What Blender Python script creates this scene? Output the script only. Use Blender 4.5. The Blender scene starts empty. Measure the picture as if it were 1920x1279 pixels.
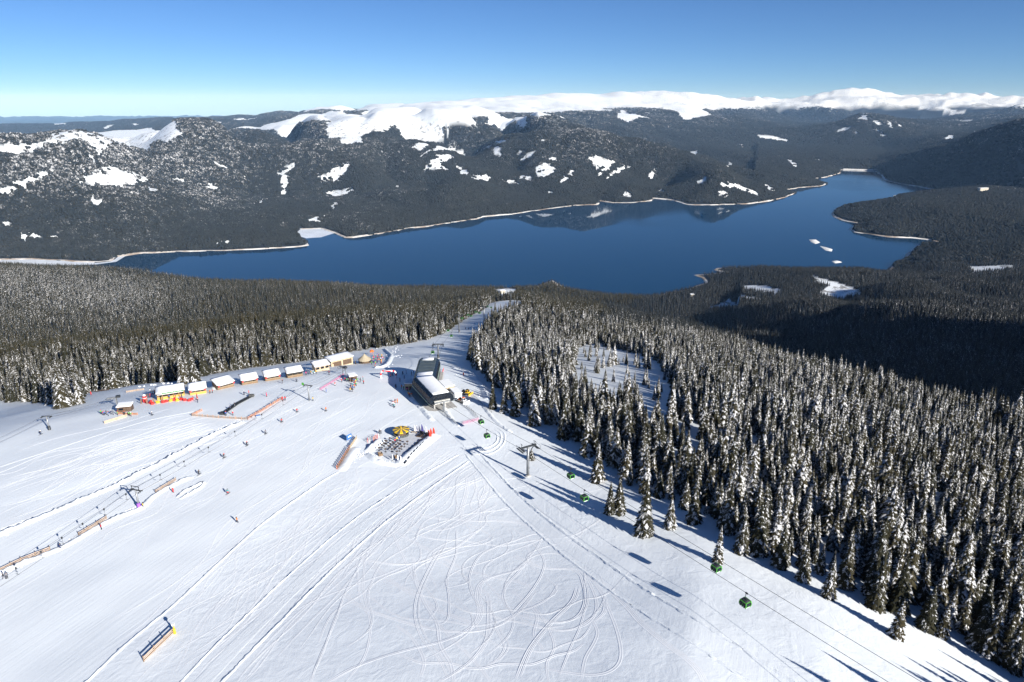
import bpy, bmesh, math, random
import numpy as np
from mathutils import Vector, Matrix, Quaternion

random.seed(7); rng = np.random.default_rng(11)
scene = bpy.context.scene
col = scene.collection

# ------------------------------------------------------------------ camera
CAMZ = 105.0
FOC = 1280.0                       # focal length in pixels of the 1920 wide photograph
PITCH = math.radians(19.35)
cam_data = bpy.data.cameras.new('camera')
cam_data.sensor_fit = 'HORIZONTAL'; cam_data.sensor_width = 36.0
cam_data.lens = FOC / 1920.0 * 36.0
cam_data.clip_start = 1.0; cam_data.clip_end = 200000.0
cam = bpy.data.objects.new('camera', cam_data)
cam.location = (0, 0, CAMZ); cam.rotation_euler = (math.pi / 2 - PITCH, 0, 0)
col.objects.link(cam); scene.camera = cam

# ------------------------------------------------------------------ light
SUN_EL = math.radians(23.5); SUN_AZ = math.radians(138.0)      # clockwise from +Y (the view direction)
SUNV = Vector((math.sin(SUN_AZ) * math.cos(SUN_EL), math.cos(SUN_AZ) * math.cos(SUN_EL), math.sin(SUN_EL)))
world = bpy.data.worlds.new('World'); scene.world = world; world.use_nodes = True
wn = world.node_tree.nodes; wl = world.node_tree.links
for n in list(wn): wn.remove(n)
wo = wn.new('ShaderNodeOutputWorld'); bg = wn.new('ShaderNodeBackground'); sky = wn.new('ShaderNodeTexSky')
sky.sky_type = 'NISHITA'; sky.sun_disc = False
sky.sun_elevation = SUN_EL; sky.sun_rotation = SUN_AZ
sky.altitude = 4500.0; sky.air_density = 1.0; sky.dust_density = 0.0; sky.ozone_density = 7.5
bg.inputs['Strength'].default_value = 0.056
wl.new(sky.outputs[0], bg.inputs['Color']); wl.new(bg.outputs[0], wo.inputs['Surface'])
sun_data = bpy.data.lights.new('sun', 'SUN'); sun_data.energy = 4.8; sun_data.angle = math.radians(0.5)
sun_data.color = (1.0, 0.965, 0.90)
sun = bpy.data.objects.new('sun', sun_data); sun.rotation_euler = SUNV.to_track_quat('Z', 'Y').to_euler()
sun.location = (0, 0, 400); col.objects.link(sun)
scene.view_settings.view_transform = 'Standard'; scene.view_settings.look = 'None'
scene.view_settings.gamma = 1.0; scene.view_settings.use_curve_mapping = False
scene.view_settings.exposure = 0.85
scene.cycles.use_denoising = True
scene.cycles.max_bounces = 5; scene.cycles.diffuse_bounces = 3; scene.cycles.glossy_bounces = 2
scene.cycles.transmission_bounces = 2; scene.cycles.volume_bounces = 0
scene.cycles.caustics_reflective = False; scene.cycles.caustics_refractive = False

# ------------------------------------------------------------------ helpers
CP, SP = math.cos(PITCH), math.sin(PITCH)
def ray(px, py):
    """photograph pixel -> azimuth, drop per horizontal metre"""
    x = px - 960.0; y = py - 639.5
    fwd = FOC * CP - y * SP; down = FOC * SP + y * CP
    return math.atan2(x, fwd), down / math.hypot(x, fwd)

def _hash(ix, iy, seed):
    h = (ix.astype(np.int64) * 374761393 + iy.astype(np.int64) * 668265263 + seed * 974634777) & 0xFFFFFFFF
    h = ((h ^ (h >> 13)) * 1274126177) & 0xFFFFFFFF
    h = (h ^ (h >> 16)) & 0xFFFFFFFF
    return h.astype(np.float64) / 4294967295.0
def noise2(x, y, seed=0):
    x = np.asarray(x, float); y = np.asarray(y, float)
    ix = np.floor(x); iy = np.floor(y); fx = x - ix; fy = y - iy
    ux = fx * fx * fx * (fx * (fx * 6 - 15) + 10); uy = fy * fy * fy * (fy * (fy * 6 - 15) + 10)
    def g(ox, oy):
        a = _hash(ix + ox, iy + oy, seed) * 2 * math.pi
        return np.cos(a) * (fx - ox) + np.sin(a) * (fy - oy)
    a = g(0, 0); b = g(1, 0); c = g(0, 1); d = g(1, 1)
    return (a + (b - a) * ux + (c - a) * uy + (a - b - c + d) * ux * uy) * 1.45
def fbm(x, y, octv=4, seed=0, gain=0.5):
    s = 0; a = 1.0; t = 0
    for o in range(octv):
        s = s + a * noise2(x * 2 ** o + 17.3 * o, y * 2 ** o - 9.1 * o, seed + o); t += a; a *= gain
    return s / t
def ridged(x, y, octv=4, seed=0):
    s = 0; a = 1.0; t = 0
    for o in range(octv):
        s = s + a * (1 - np.abs(noise2(x * 2 ** o + 5.7 * o, y * 2 ** o + 3.3 * o, seed + o)) * 1.6); t += a; a *= 0.5
    return s / t
def smooth01(t):
    t = np.clip(t, 0, 1); return t * t * (3 - 2 * t)
def pip(poly, x, y):
    """points in polygon"""
    x = np.asarray(x, float); y = np.asarray(y, float)
    res = np.zeros(x.shape, bool)
    P = np.asarray(poly, float)
    bb = (x >= P[:, 0].min()) & (x <= P[:, 0].max()) & (y >= P[:, 1].min()) & (y <= P[:, 1].max())
    if not bb.any(): return res
    xs = x[bb]; ys = y[bb]; ins = np.zeros(xs.shape, bool)
    n = len(P)
    for i in range(n):
        x1, y1 = P[i]; x2, y2 = P[(i + 1) % n]
        if y1 == y2: continue
        c = ((y1 > ys) != (y2 > ys)) & (xs < (x2 - x1) * (ys - y1) / (y2 - y1) + x1)
        ins ^= c
    res[bb] = ins
    return res
def seg_dist(P, x, y, closed=True):
    P = np.asarray(P, float); best = np.full(x.shape, 1e18)
    n = len(P)
    for i in range(n if closed else n - 1):
        ax, ay = P[i]; bx, by = P[(i + 1) % n]
        dx = bx - ax; dy = by - ay; L = dx * dx + dy * dy + 1e-9
        t = np.clip(((x - ax) * dx + (y - ay) * dy) / L, 0, 1)
        d = (x - ax - t * dx) ** 2 + (y - ay - t * dy) ** 2
        np.minimum(best, d, out=best)
    return np.sqrt(best)

# ---- materials
MATS = {}
def mat(name, color, rough=0.7, metal=0.0, var=0.12, scale=3.0, bump=0.0, coat=0.0, spec=0.5):
    """plain painted / wooden / fabric surface with procedural mottling"""
    if name in MATS: return MATS[name]
    m = bpy.data.materials.new(name); m.use_nodes = True
    nt = m.node_tree; N = nt.nodes; L = nt.links
    b = N['Principled BSDF']
    b.inputs['Roughness'].default_value = rough; b.inputs['Metallic'].default_value = metal
    b.inputs['Specular IOR Level'].default_value = spec
    tc = N.new('ShaderNodeTexCoord'); nz = N.new('ShaderNodeTexNoise')
    nz.inputs['Scale'].default_value = scale; nz.inputs['Detail'].default_value = 4
    L.new(tc.outputs['Object'], nz.inputs['Vector'])
    rp = N.new('ShaderNodeValToRGB'); c = color
    rp.color_ramp.elements[0].position = 0.3; rp.color_ramp.elements[1].position = 0.7
    rp.color_ramp.elements[0].color = (c[0] * (1 - var), c[1] * (1 - var), c[2] * (1 - var), 1)
    rp.color_ramp.elements[1].color = (min(1, c[0] * (1 + var)), min(1, c[1] * (1 + var)), min(1, c[2] * (1 + var)), 1)
    L.new(nz.outputs[0], rp.inputs['Fac']); L.new(rp.outputs['Color'], b.inputs['Base Color'])
    if bump:
        bp = N.new('ShaderNodeBump'); bp.inputs['Strength'].default_value = bump; bp.inputs['Distance'].default_value = 0.05
        L.new(nz.outputs[0], bp.inputs['Height']); L.new(bp.outputs[0], b.inputs['Normal'])
    MATS[name] = m
    return m

# ---- mesh building
class MB:
    def __init__(s): s.v = []; s.f = []
    def add(s, vs, fs):
        o = len(s.v); s.v += [tuple(v) for v in vs]; s.f += [tuple(i + o for i in f) for f in fs]; return s
    def box(s, c, size, rz=0.0, ry=0.0):
        hx, hy, hz = size[0] / 2, size[1] / 2, size[2] / 2
        R = Matrix.Rotation(rz, 3, 'Z') @ Matrix.Rotation(ry, 3, 'Y')
        vs = [Vector(c) + R @ Vector((x * hx, y * hy, z * hz)) for z in (-1, 1) for y in (-1, 1) for x in (-1, 1)]
        return s.add(vs, [(0, 2, 3, 1), (4, 5, 7, 6), (0, 1, 5, 4), (2, 6, 7, 3), (0, 4, 6, 2), (1, 3, 7, 5)])
    def hexa(s, lo, hi):
        """lo, hi: four points each, anticlockwise seen from above"""
        return s.add(list(lo) + list(hi), [(3, 2, 1, 0), (4, 5, 6, 7), (0, 1, 5, 4), (1, 2, 6, 5), (2, 3, 7, 6), (3, 0, 4, 7)])
    def bar(s, a, b, w, h=None):
        h = h or w; a = Vector(a); b = Vector(b); d = (b - a).normalized()
        up = Vector((0, 0, 1)) if abs(d.z) < 0.95 else Vector((0, 1, 0))
        sx = d.cross(up).normalized() * w / 2; sz = sx.cross(d).normalized() * h / 2
        A = [a - sx - sz, a + sx - sz, a + sx + sz, a - sx + sz]; Bq = [p + (b - a) for p in A]
        return s.add(A + Bq, [(3, 2, 1, 0), (4, 5, 6, 7), (0, 1, 5, 4), (1, 2, 6, 5), (2, 3, 7, 6), (3, 0, 4, 7)])
    def tube(s, pts, rad, n=8, caps=True):
        pts = [Vector(p) for p in pts]; rs = rad if isinstance(rad, (list, tuple)) else [rad] * len(pts)
        vs = []; fs = []
        for i, p in enumerate(pts):
            d = (pts[min(i + 1, len(pts) - 1)] - pts[max(i - 1, 0)]).normalized()
            up = Vector((0, 0, 1)) if abs(d.z) < 0.9 else Vector((1, 0, 0))
            a = d.cross(up).normalized(); b = a.cross(d).normalized()
            for k in range(n):
                t = 2 * math.pi * k / n
                vs.append(p + (a * math.cos(t) + b * math.sin(t)) * rs[i])
        for i in range(len(pts) - 1):
            for k in range(n):
                fs.append((i * n + k, i * n + (k + 1) % n, (i + 1) * n + (k + 1) % n, (i + 1) * n + k))
        if caps: fs.append(tuple(range(n - 1, -1, -1))); fs.append(tuple((len(pts) - 1) * n + k for k in range(n)))
        return s.add(vs, fs)
    def lathe(s, prof, n=16, c=(0, 0, 0), a0=0.0, a1=2 * math.pi):
        full = abs(a1 - a0 - 2 * math.pi) < 1e-6; m = n if full else n + 1
        vs = []; fs = []
        for r, z in prof:
            for k in range(m):
                t = a0 + (a1 - a0) * k / n; vs.append((c[0] + r * math.cos(t), c[1] + r * math.sin(t), c[2] + z))
        for i in range(len(prof) - 1):
            for k in range(n):
                k2 = (k + 1) % m
                fs.append((i * m + k, i * m + k2, (i + 1) * m + k2, (i + 1) * m + k))
        return s.add(vs, fs)
    def mesh(s, name):
        me = bpy.data.meshes.new(name); me.from_pydata(s.v, [], s.f); me.validate(); me.update(); return me
    def build(s, name, m, parent=None, smooth=False, bevel=0):
        me = s.mesh(name)
        if isinstance(m, (list, tuple)):
            for k in m: me.materials.append(k)
        else: me.materials.append(m)
        if smooth: me.polygons.foreach_set('use_smooth', [True] * len(me.polygons))
        o = bpy.data.objects.new(name, me); col.objects.link(o); o.parent = parent
        if bevel:
            bv = o.modifiers.new('bevel', 'BEVEL'); bv.width = bevel; bv.segments = 2
        return o
def tag(o, label=None, cat=None, group=None, kind=None):
    if label: o['label'] = label
    if cat: o['category'] = cat
    if group: o['group'] = group
    if kind: o['kind'] = kind
    return o
def thing(name, loc, rz=0.0, label=None, cat=None, group=None):
    o = bpy.data.objects.new(name, None); o.empty_display_size = 0.5
    o.location = loc; o.rotation_euler = (0, 0, rz); col.objects.link(o)
    return tag(o, label, cat, group)
def copy_tree(o, parent=None):
    c = o.copy(); col.objects.link(c); c.parent = parent
    for ch in o.children:
        if ch.name in bpy.data.objects: copy_tree(ch, c)
    return c
def np_mesh(name, V, F, m, parent=None, smooth=True, attrs=None):
    """V (n,3), F (k,4) or (k,3) arrays"""
    me = bpy.data.meshes.new(name); k = F.shape[1]
    me.vertices.add(len(V)); me.vertices.foreach_set('co', np.ascontiguousarray(V, np.float32).ravel())
    me.loops.add(F.size); me.loops.foreach_set('vertex_index', np.ascontiguousarray(F, np.int32).ravel())
    me.polygons.add(len(F)); me.polygons.foreach_set('loop_start', np.arange(0, F.size, k, dtype=np.int32))
    me.polygons.foreach_set('use_smooth', np.full(len(F), smooth))
    for an, av in (attrs or {}).items():
        if av.ndim == 1:
            a = me.attributes.new(an, 'FLOAT', 'POINT'); a.data.foreach_set('value', av.astype(np.float32))
        else:
            a = me.attributes.new(an, 'FLOAT_COLOR', 'POINT'); a.data.foreach_set('color', av.astype(np.float32).ravel())
    me.update(calc_edges=True)
    if m: me.materials.append(m)
    o = bpy.data.objects.new(name, me); col.objects.link(o); o.parent = parent
    return o
# ================================================================== terrain
LAKE = -445.0
def zr(px, py, d, tree=0.0):
    """control point: seen at pixel, at horizontal distance d; tree = canopy height standing on it"""
    a, t = ray(px, py); return (math.degrees(a), d, CAMZ - t * d - tree)
def lk(px, py):
    a, t = ray(px, py); return (math.degrees(a), (CAMZ - LAKE) / t, LAKE)
def lkxy(px, py):
    a, t = ray(px, py); d = (CAMZ - LAKE) / t; return (d * math.sin(a), d * math.cos(a))
def kk(d, **k):
    return [(float(a), d, z) for a, z in k['pts']]
curves = []
curves.append(kk(30, pts=[(-50, 5), (0, 13), (20, 16), (50, 13)]))
curves.append(kk(105, pts=[(-50, 2), (-25, 3), (0, 6), (18, 9.0), (30, 8.5), (50, 6)]))
curves.append(kk(145, pts=[(-50, -1), (-25, -0.5), (0, 0.5), (18, 3.0), (30, 2), (50, -4)]))
curves.append(kk(185, pts=[(-50, -2.5), (-25, -3), (0, -3.5), (18, -2), (30, -4.5), (50, -12)]))
curves.append(kk(235, pts=[(-50, -5), (-25, -5.5), (-8, -6.5), (0, -7), (18, -8), (30, -14), (50, -25)]))
curves.append(kk(290, pts=[(-50, -10), (-25, -10), (-8, -11.5), (0, -15), (18, -20), (30, -26), (50, -37)]))
curves.append(kk(335, pts=[(-50, -20), (-25, -21), (-8, -22), (0, -27), (18, -33), (30, -37), (50, -46)]))
curves.append(kk(410, pts=[(-50, -42), (-25, -44), (-8, -46), (0, -49), (18, -52), (30, -52), (50, -58)]))
# crest of the shoulder the resort lies on
T = 12.0
R = [zr(-300, 690, 700, T), zr(0, 648, 760, T), zr(300, 612, 800, T), zr(480, 592, 800, T), zr(700, 573, 830, T),
     zr(840, 575, 830, 8), zr(930, 566, 830), zr(985, 563, 830), zr(1010, 560, 830, T), zr(1100, 572, 850, T), zr(1200, 590, 850, T), zr(1300, 605, 800, T),
     zr(1400, 640, 720, T), zr(1500, 680, 640, T), zr(1600, 722, 570, T), zr(1700, 745, 520, T), zr(1800, 762, 480, T),
     zr(1920, 785, 450, T), zr(2200, 850, 420, T)]
curves.append(R)
def scaled(base, kd, kt):
    return [(a, d * kd, CAMZ - (CAMZ - z) / d * kt * (d * kd)) for a, d, z in base]
curves.append(scaled(R, 1.22, 1.07))
curves.append(scaled(R, 1.5, 1.0))
# second wooded hills on the near side of the lake
H2 = [zr(-300, 498, 1650, T), zr(0, 500, 1700, T), (zr(150, 502, 1750, T)), zr(250, 511, 1800, T), zr(400, 522, 1850, T), zr(640, 532, 1800, T),
      zr(860, 540, 1700, T), zr(930, 546, 1500), zr(1000, 545, 1600, T), zr(1080, 560, 1600, T), zr(1180, 572, 1500, T), zr(1260, 590, 1350, T), zr(1330, 590, 1300, T),
      zr(1450, 572, 1300, T), zr(1600, 558, 1300, T), zr(1750, 572, 1300, T), zr(1920, 598, 1300, T), zr(2200, 650, 1300, T)]
curves.append(H2)
curves.append(scaled(H2, 1.12, 1.05))
H3 = [zr(-300, 494, 2100), zr(0, 502, 2100), zr(250, 513, 2130), zr(640, 530, 2050), zr(960, 543, 1950, T), zr(1030, 540, 1950, T), zr(1080, 556, 1980, T), zr(1200, 562, 1980, T), zr(1280, 565, 1900, 5),
      zr(1400, 555, 1900, 5), zr(1560, 550, 1800, 5), zr(1700, 525, 1900, T), zr(1920, 548, 1800, T), zr(2200, 590, 1750, T)]
curves.append(H3)
NS = [lk(-300, 512), lk(0, 508), lk(250, 516), lk(640, 527), lk(960, 535), lk(1030, 530), lk(1080, 546), lk(1200, 549), lk(1280, 540), lk(1300, 530), lk(1400, 490), lk(1500, 484),
      lk(1640, 512), lk(1690, 490), lk(1740, 470), lk(1800, 440), lk(1920, 440), lk(2300, 440)]
NS = [(a, d, LAKE + 3) for a, d, z in NS]
curves.append(NS)
FS = [lk(-300, 494), lk(0, 488), lk(210, 489), lk(400, 471), lk(560, 463), lk(600, 440), lk(650, 446), lk(760, 431), lk(900, 411), lk(1000, 396),
      lk(1120, 383), lk(1230, 376), lk(1300, 384), lk(1400, 382), lk(1470, 371), lk(1540, 349), lk(1580, 320), lk(1650, 324), lk(1700, 345), lk(1750, 352), lk(1920, 380), lk(2300, 410)]
FS = [(a, d, LAKE + 3) for a, d, z in FS]
curves.append(FS)
# middle slope
M1 = [zr(-300, 420, 2950), zr(0, 410, 2950), zr(150, 385, 3000), zr(330, 372, 3080), zr(480, 385, 3250), zr(560, 400, 3450), zr(700, 365, 3450), zr(850, 352, 3650), zr(1000, 340, 3950), zr(1150, 338, 4300),
      zr(1300, 340, 4450), zr(1400, 332, 4700), zr(1500, 336, 5400), zr(1580, 318, 6700), zr(1640, 318, 6700), zr(1700, 322, 5800), zr(1800, 318, 4500), zr(1920, 320, 4000), zr(2300, 330, 4200)]
curves.append(M1)
C1 = [zr(-300, 292, 5300), zr(0, 272, 5500), zr(180, 256, 5600), zr(320, 246, 5800), zr(480, 243, 6000), zr(620, 246, 6200), zr(700, 246, 6300), zr(830, 248, 6300), zr(980, 232, 6800), zr(1100, 246, 6900),
      zr(1200, 266, 6900), zr(1300, 282, 6700), zr(1400, 300, 6600), zr(1500, 314, 6700), zr(1580, 310, 7600), zr(1640, 300, 7300), zr(1700, 285, 6600), zr(1800, 247, 6000), zr(1920, 209, 5500), zr(2300, 130, 5000)]
C1 = [(a, d * (0.79 if a < 15 else 1.0), CAMZ + (z - CAMZ) * (0.79 if a < 15 else 1.0)) for a, d, z in C1]
curves.append(C1)
C1b = [zr(-300, 300, 6500), zr(0, 282, 6900), zr(320, 256, 7000), zr(480, 246, 7200), zr(620, 225, 7800), zr(700, 212, 8000), zr(830, 208, 8200), zr(980, 214, 8200), zr(1100, 240, 8000),
       zr(1200, 268, 8200), zr(1300, 284, 8200), zr(1400, 300, 8200), zr(1500, 312, 8200), zr(1640, 302, 8400), zr(1700, 290, 8000), zr(1800, 260, 7600), zr(1920, 222, 7000), zr(2300, 150, 7000)]
curves.append(C1b)
C15 = [zr(-300, 300, 9000), zr(0, 288, 9500), zr(320, 262, 9800), zr(480, 246, 9800), zr(620, 218, 9500), zr(700, 205, 9500), zr(830, 203, 9600), zr(980, 208, 9800), zr(1100, 222, 10000), zr(1250, 228, 10500),
       zr(1400, 240, 10500), zr(1500, 250, 10500), zr(1570, 240, 10500), zr(1625, 216, 10800), zr(1680, 226, 10800), zr(1740, 244, 10500), zr(1800, 250, 10500), zr(1920, 230, 10500), zr(2300, 180, 10500)]
curves.append(C15)
C16 = [zr(-300, 290, 12000), zr(0, 275, 12500), zr(170, 255, 13000), zr(300, 240, 12500), zr(480, 232, 12000), zr(650, 207, 11500), zr(830, 196, 12000), zr(980, 196, 12500), zr(1100, 206, 13000), zr(1250, 204, 13500),
       zr(1400, 218, 14000), zr(1500, 236, 14500), zr(1625, 240, 15000), zr(1740, 232, 15500), zr(1800, 222, 15500), zr(1920, 218, 15500), zr(2300, 200, 15000)]
curves.append(C16)
C2 = [zr(-300, 244, 16500), zr(0, 241, 16500), zr(150, 236, 16500), zr(175, 236, 16000), zr(300, 228, 15000), zr(420, 226, 15000), zr(520, 217, 14500), zr(600, 207, 14500), zr(680, 202, 14500), zr(760, 195, 15000), zr(880, 185, 16000),
      zr(985, 179, 16500), zr(1040, 173, 16500), zr(1080, 173, 16500), zr(1135, 175, 16500), zr(1160, 171, 16500), zr(1220, 169, 17000), zr(1290, 170, 17000), zr(1340, 179, 17500), zr(1385, 188, 18500), zr(1440, 184, 20000), zr(1490, 186, 20500), zr(1545, 175, 21000),
      zr(1618, 170, 21000), zr(1690, 178, 21000), zr(1735, 183, 21000), zr(1800, 178, 21500), zr(1860, 183, 22000), zr(1920, 184, 22000), zr(2300, 195, 22000)]
curves.append(C2)
curves.append([(a, d * 1.18, z - 350) for a, d, z in C2])
curves.append([(-60, 30000, -900), (60, 30000, -900)])
curves.append([zr(-300, 224, 44000), zr(0, 224, 44000), zr(500, 222, 44000), zr(960, 224, 44000), zr(2300, 224, 44000)])

# ---- polar grid: dense where the camera looks, coarse behind it
AZ_IN = 50.0
az = np.concatenate([np.arange(-180, -AZ_IN, 3.0), np.arange(-AZ_IN, AZ_IN, 0.125), np.arange(AZ_IN, 180, 3.0)])
azr = np.radians(az)
rr = [24.0]
while rr[-1] < 44000: rr.append(rr[-1] * (1.0088 if rr[-1] < 900 else 1.0135 if rr[-1] > 9000 else 1.0105))
rr = np.array(rr); LR = np.log(rr)
NA, NR = len(az), len(rr)

def gsmooth(v, sig):
    k = int(sig * 3) + 1; w = np.exp(-0.5 * (np.arange(-k, k + 1) / sig) ** 2); w /= w.sum()
    return np.convolve(np.pad(v, k, mode='edge'), w, 'valid')
nodes_d = np.zeros((len(curves), NA)); nodes_z = np.zeros((len(curves), NA))
inside = np.abs(az) <= AZ_IN + 0.01
for i, c in enumerate(curves):
    c = sorted(c); A = np.array([p[0] for p in c]); D = np.log([p[1] for p in c]); Z = np.array([p[2] for p in c])
    d = np.interp(az, A, D); z = np.interp(az, A, Z)
    sig = 3 if i >= len(curves) - 8 else 6
    d[inside] = gsmooth(d[inside], sig); z[inside] = gsmooth(z[inside], sig)
    nodes_d[i] = d; nodes_z[i] = z
for i in range(1, len(curves)): nodes_d[i] = np.maximum(nodes_d[i], nodes_d[i - 1] + 0.02)
def pchip(x, y, xi):
    h = np.diff(x); dl = np.diff(y) / h; m = np.zeros(len(x))
    w1 = 2 * h[1:] + h[:-1]; w2 = h[1:] + 2 * h[:-1]
    ok = dl[:-1] * dl[1:] > 0
    with np.errstate(divide='ignore', invalid='ignore'):
        mm = (w1 + w2) / (w1 / dl[:-1] + w2 / dl[1:])
    m[1:-1][ok] = mm[ok]; m[0] = dl[0]; m[-1] = dl[-1]
    k = np.clip(np.searchsorted(x, xi) - 1, 0, len(x) - 2)
    t = np.clip((xi - x[k]) / h[k], 0, 1); t2 = t * t; t3 = t2 * t
    return (2 * t3 - 3 * t2 + 1) * y[k] + (t3 - 2 * t2 + t) * h[k] * m[k] + (-2 * t3 + 3 * t2) * y[k + 1] + (t3 - t2) * h[k] * m[k + 1]
Zg = np.zeros((NA, NR))
for j in range(NA):
    # interpolate in a mildly compressed distance so that slopes stay even
    xd = np.exp(nodes_d[:, j] * 0.5); Zg[j] = pchip(xd, nodes_z[:, j], np.exp(LR * 0.5))
Xg = np.sin(azr)[:, None] * rr[None, :]; Yg = np.cos(azr)[:, None] * rr[None, :]
Rg = np.broadcast_to(rr[None, :], Zg.shape)
lfs = np.exp(nodes_d[[i for i, c in enumerate(curves) if c is FS][0]])            # far shore distance per column
lns = np.exp(nodes_d[[i for i, c in enumerate(curves) if c is NS][0]])
# gullies and spurs on the far side, gentler folds on the near hills
beyond = smooth01((Rg - lfs[:, None] * 1.02) / (lfs[:, None] * 0.06))
wx = fbm(Xg / 2600, Yg / 2600, 3, 40) * 700; wy = fbm(Xg / 2600, Yg / 2600, 3, 50) * 700
flat_top = smooth01((Zg + 60) / 160)
rc1 = np.exp(nodes_d[[i for i, c in enumerate(curves) if c is C1][0]])[:, None]
crest_w = 0.42 + 0.58 * smooth01(np.abs(Rg - rc1) / (0.20 * rc1))
Ug = (Xg + wx * 0.6) * 0.94 + (Yg + wy * 0.6) * 0.34; Wg = -(Xg + wx * 0.6) * 0.34 + (Yg + wy * 0.6) * 0.94
def gully(wl, seed, k):
    """sharp valley lines, rounded spurs"""
    return 1 - np.clip(np.abs(noise2(Ug / wl, Wg / wl / 2.8, seed) + 0.16 * noise2(Ug / wl * 2.3, Wg / wl * 1.2, seed + 1)) * k, 0, 1)
cut = np.clip(0.68 * gully(1000, 3, 2.0) ** 1.05 + 0.18 * gully(420, 14, 2.2), 0, 0.84)
cut *= beyond * crest_w * (1 - 0.75 * flat_top) * (1 - smooth01((Rg - 6800) / 3500) * 0.6)
Zg = LAKE + (Zg - LAKE) * (1 - cut) + beyond * crest_w * (1 - 0.8 * flat_top) * 75
nearw = smooth01((Rg - 850) / 500) * (1 - smooth01((Rg - lns[:, None] * 0.8) / (lns[:, None] * 0.2)))
Zg += nearw * fbm(Xg / 460, Yg / 460, 3, 21) * (16 + 38 * smooth01((np.degrees(azr)[:, None] - 8) / 10))
gn = 1 - np.clip(np.abs(noise2((Xg + 0.3 * Yg) / 430, (Yg - 0.5 * Xg) / 900, 91)) * 2.2, 0, 1)
Zg -= nearw * smooth01((np.degrees(azr)[:, None] - 9) / 6) * gn * 42
Zg += smooth01((Rg - 150) / 300) * (1 - smooth01((Rg - 500) / 300)) * fbm(Xg / 90, Yg / 90, 2, 31) * 2.2
Zg += (1 - smooth01((Rg - 300) / 200)) * (fbm(Xg / 38, Yg / 38, 3, 61) * 0.55)
# unseen mountain right of the frame, shaped so its shadow fills the valley
Zg += 620 * np.exp(-((Xg - 1150) / 380) ** 2 - ((Yg - 150) / 300) ** 2)

Zg += smooth01((Rg - 14500) / 2500) * (1 - smooth01((Rg - 23000) / 3000)) * smooth01((np.degrees(azr)[:, None] - 12) / 6) * (ridged(Xg / 2400, Yg / 2400, 4, 77) - 0.6) * 290
# ---- lines carved by streams / raised as spurs, traced in the photograph
def column_profile(a):
    i = np.searchsorted(azr, a) - 1; i = min(max(i, 0), NA - 2)
    t = (a - azr[i]) / (azr[i + 1] - azr[i]); return Zg[i] * (1 - t) + Zg[i + 1] * t
def hit(px, py, rmin=40.0):
    a, t = ray(px, py); zc = column_profile(a); f = zc - (CAMZ - t * rr)
    k = np.where((f > 0) & (rr > rmin))[0]
    k = k[0] if len(k) else NR - 1
    if k == 0: k = 1
    u = f[k - 1] / (f[k - 1] - f[k]) if f[k] != f[k - 1] else 0
    u = min(max(u, 0), 1)
    d = rr[k - 1] + (rr[k] - rr[k - 1]) * u
    return Vector((d * math.sin(a), d * math.cos(a), CAMZ - t * d))
def hit2(px, py, rmin=40.0):
    h = hit(px, py, rmin); return (h.x, h.y)
carves = [  # (pixels, depth, width)
    ([(470, 266), (490, 300), (500, 320), (452, 366), (500, 402), (540, 422), (585, 438)], 210, 300),
    ([(300, 290), (250, 330), (210, 390), (160, 430), (150, 484)], 130, 240),
    ([(-40, 370), (70, 412), (148, 442)], 90, 220),
    ([(420, 270), (380, 320), (330, 372), (310, 420), (300, 462)], 80, 200),
    ([(640, 300), (620, 350), (600, 400), (590, 432)], 120, 200),
    ([(740, 270), (700, 320), (680, 380), (700, 432)], 90, 200),
    ([(865, 252), (884, 276), (842, 292), (791, 320), (760, 370), (770, 425)], 150, 240),
    ([(960, 290), (930, 330), (900, 370), (905, 405)], 90, 190),
    ([(1060, 270), (1020, 320), (1010, 360), (1020, 390)], 100, 200),
    ([(1178, 280), (1117, 332), (1122, 380)], 140, 230),
    ([(1260, 300), (1228, 340), (1224, 372)], 110, 190),
    ([(1400, 310), (1440, 340), (1482, 362)], 90, 200),
    ([(1120, 240), (1220, 262), (1330, 285), (1470, 312), (1560, 322)], 110, 320),
    ([(202, 272), (303, 331), (437, 390), (560, 450)], -75, 240),
    ([(60, 300), (90, 370), (60, 440)], -50, 220),
    ([(875, 298), (775, 340), (674, 421)], -70, 220),
    ([(993, 302), (1077, 346), (1115, 374)], -60, 200), ([(1180, 330), (1200, 355), (1190, 374)], -50, 180), ([(1330, 320), (1350, 350), (1340, 378)], -60, 200),
    ([(1920, 250), (1800, 300), (1720, 335)], 110, 260), ([(1920, 300), (1850, 330), (1800, 350)], 90, 220), ([(1900, 275), (1780, 318), (1700, 342)], -60, 180),
]
cl = [([hit2(*p, rmin=2300) for p in pts], dep, w) for pts, dep, w in carves]
sel = (Rg > 2300) & (Rg < 10000) & inside[:, None]
xs, ys = Xg[sel], Yg[sel]
dz = np.zeros(xs.shape)
for pts, dep, w in cl:
    d = seg_dist(pts, xs, ys, closed=False); dz -= dep * np.exp(-(d / w) ** 2)
Zg[sel] += dz * beyond[sel]

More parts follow.
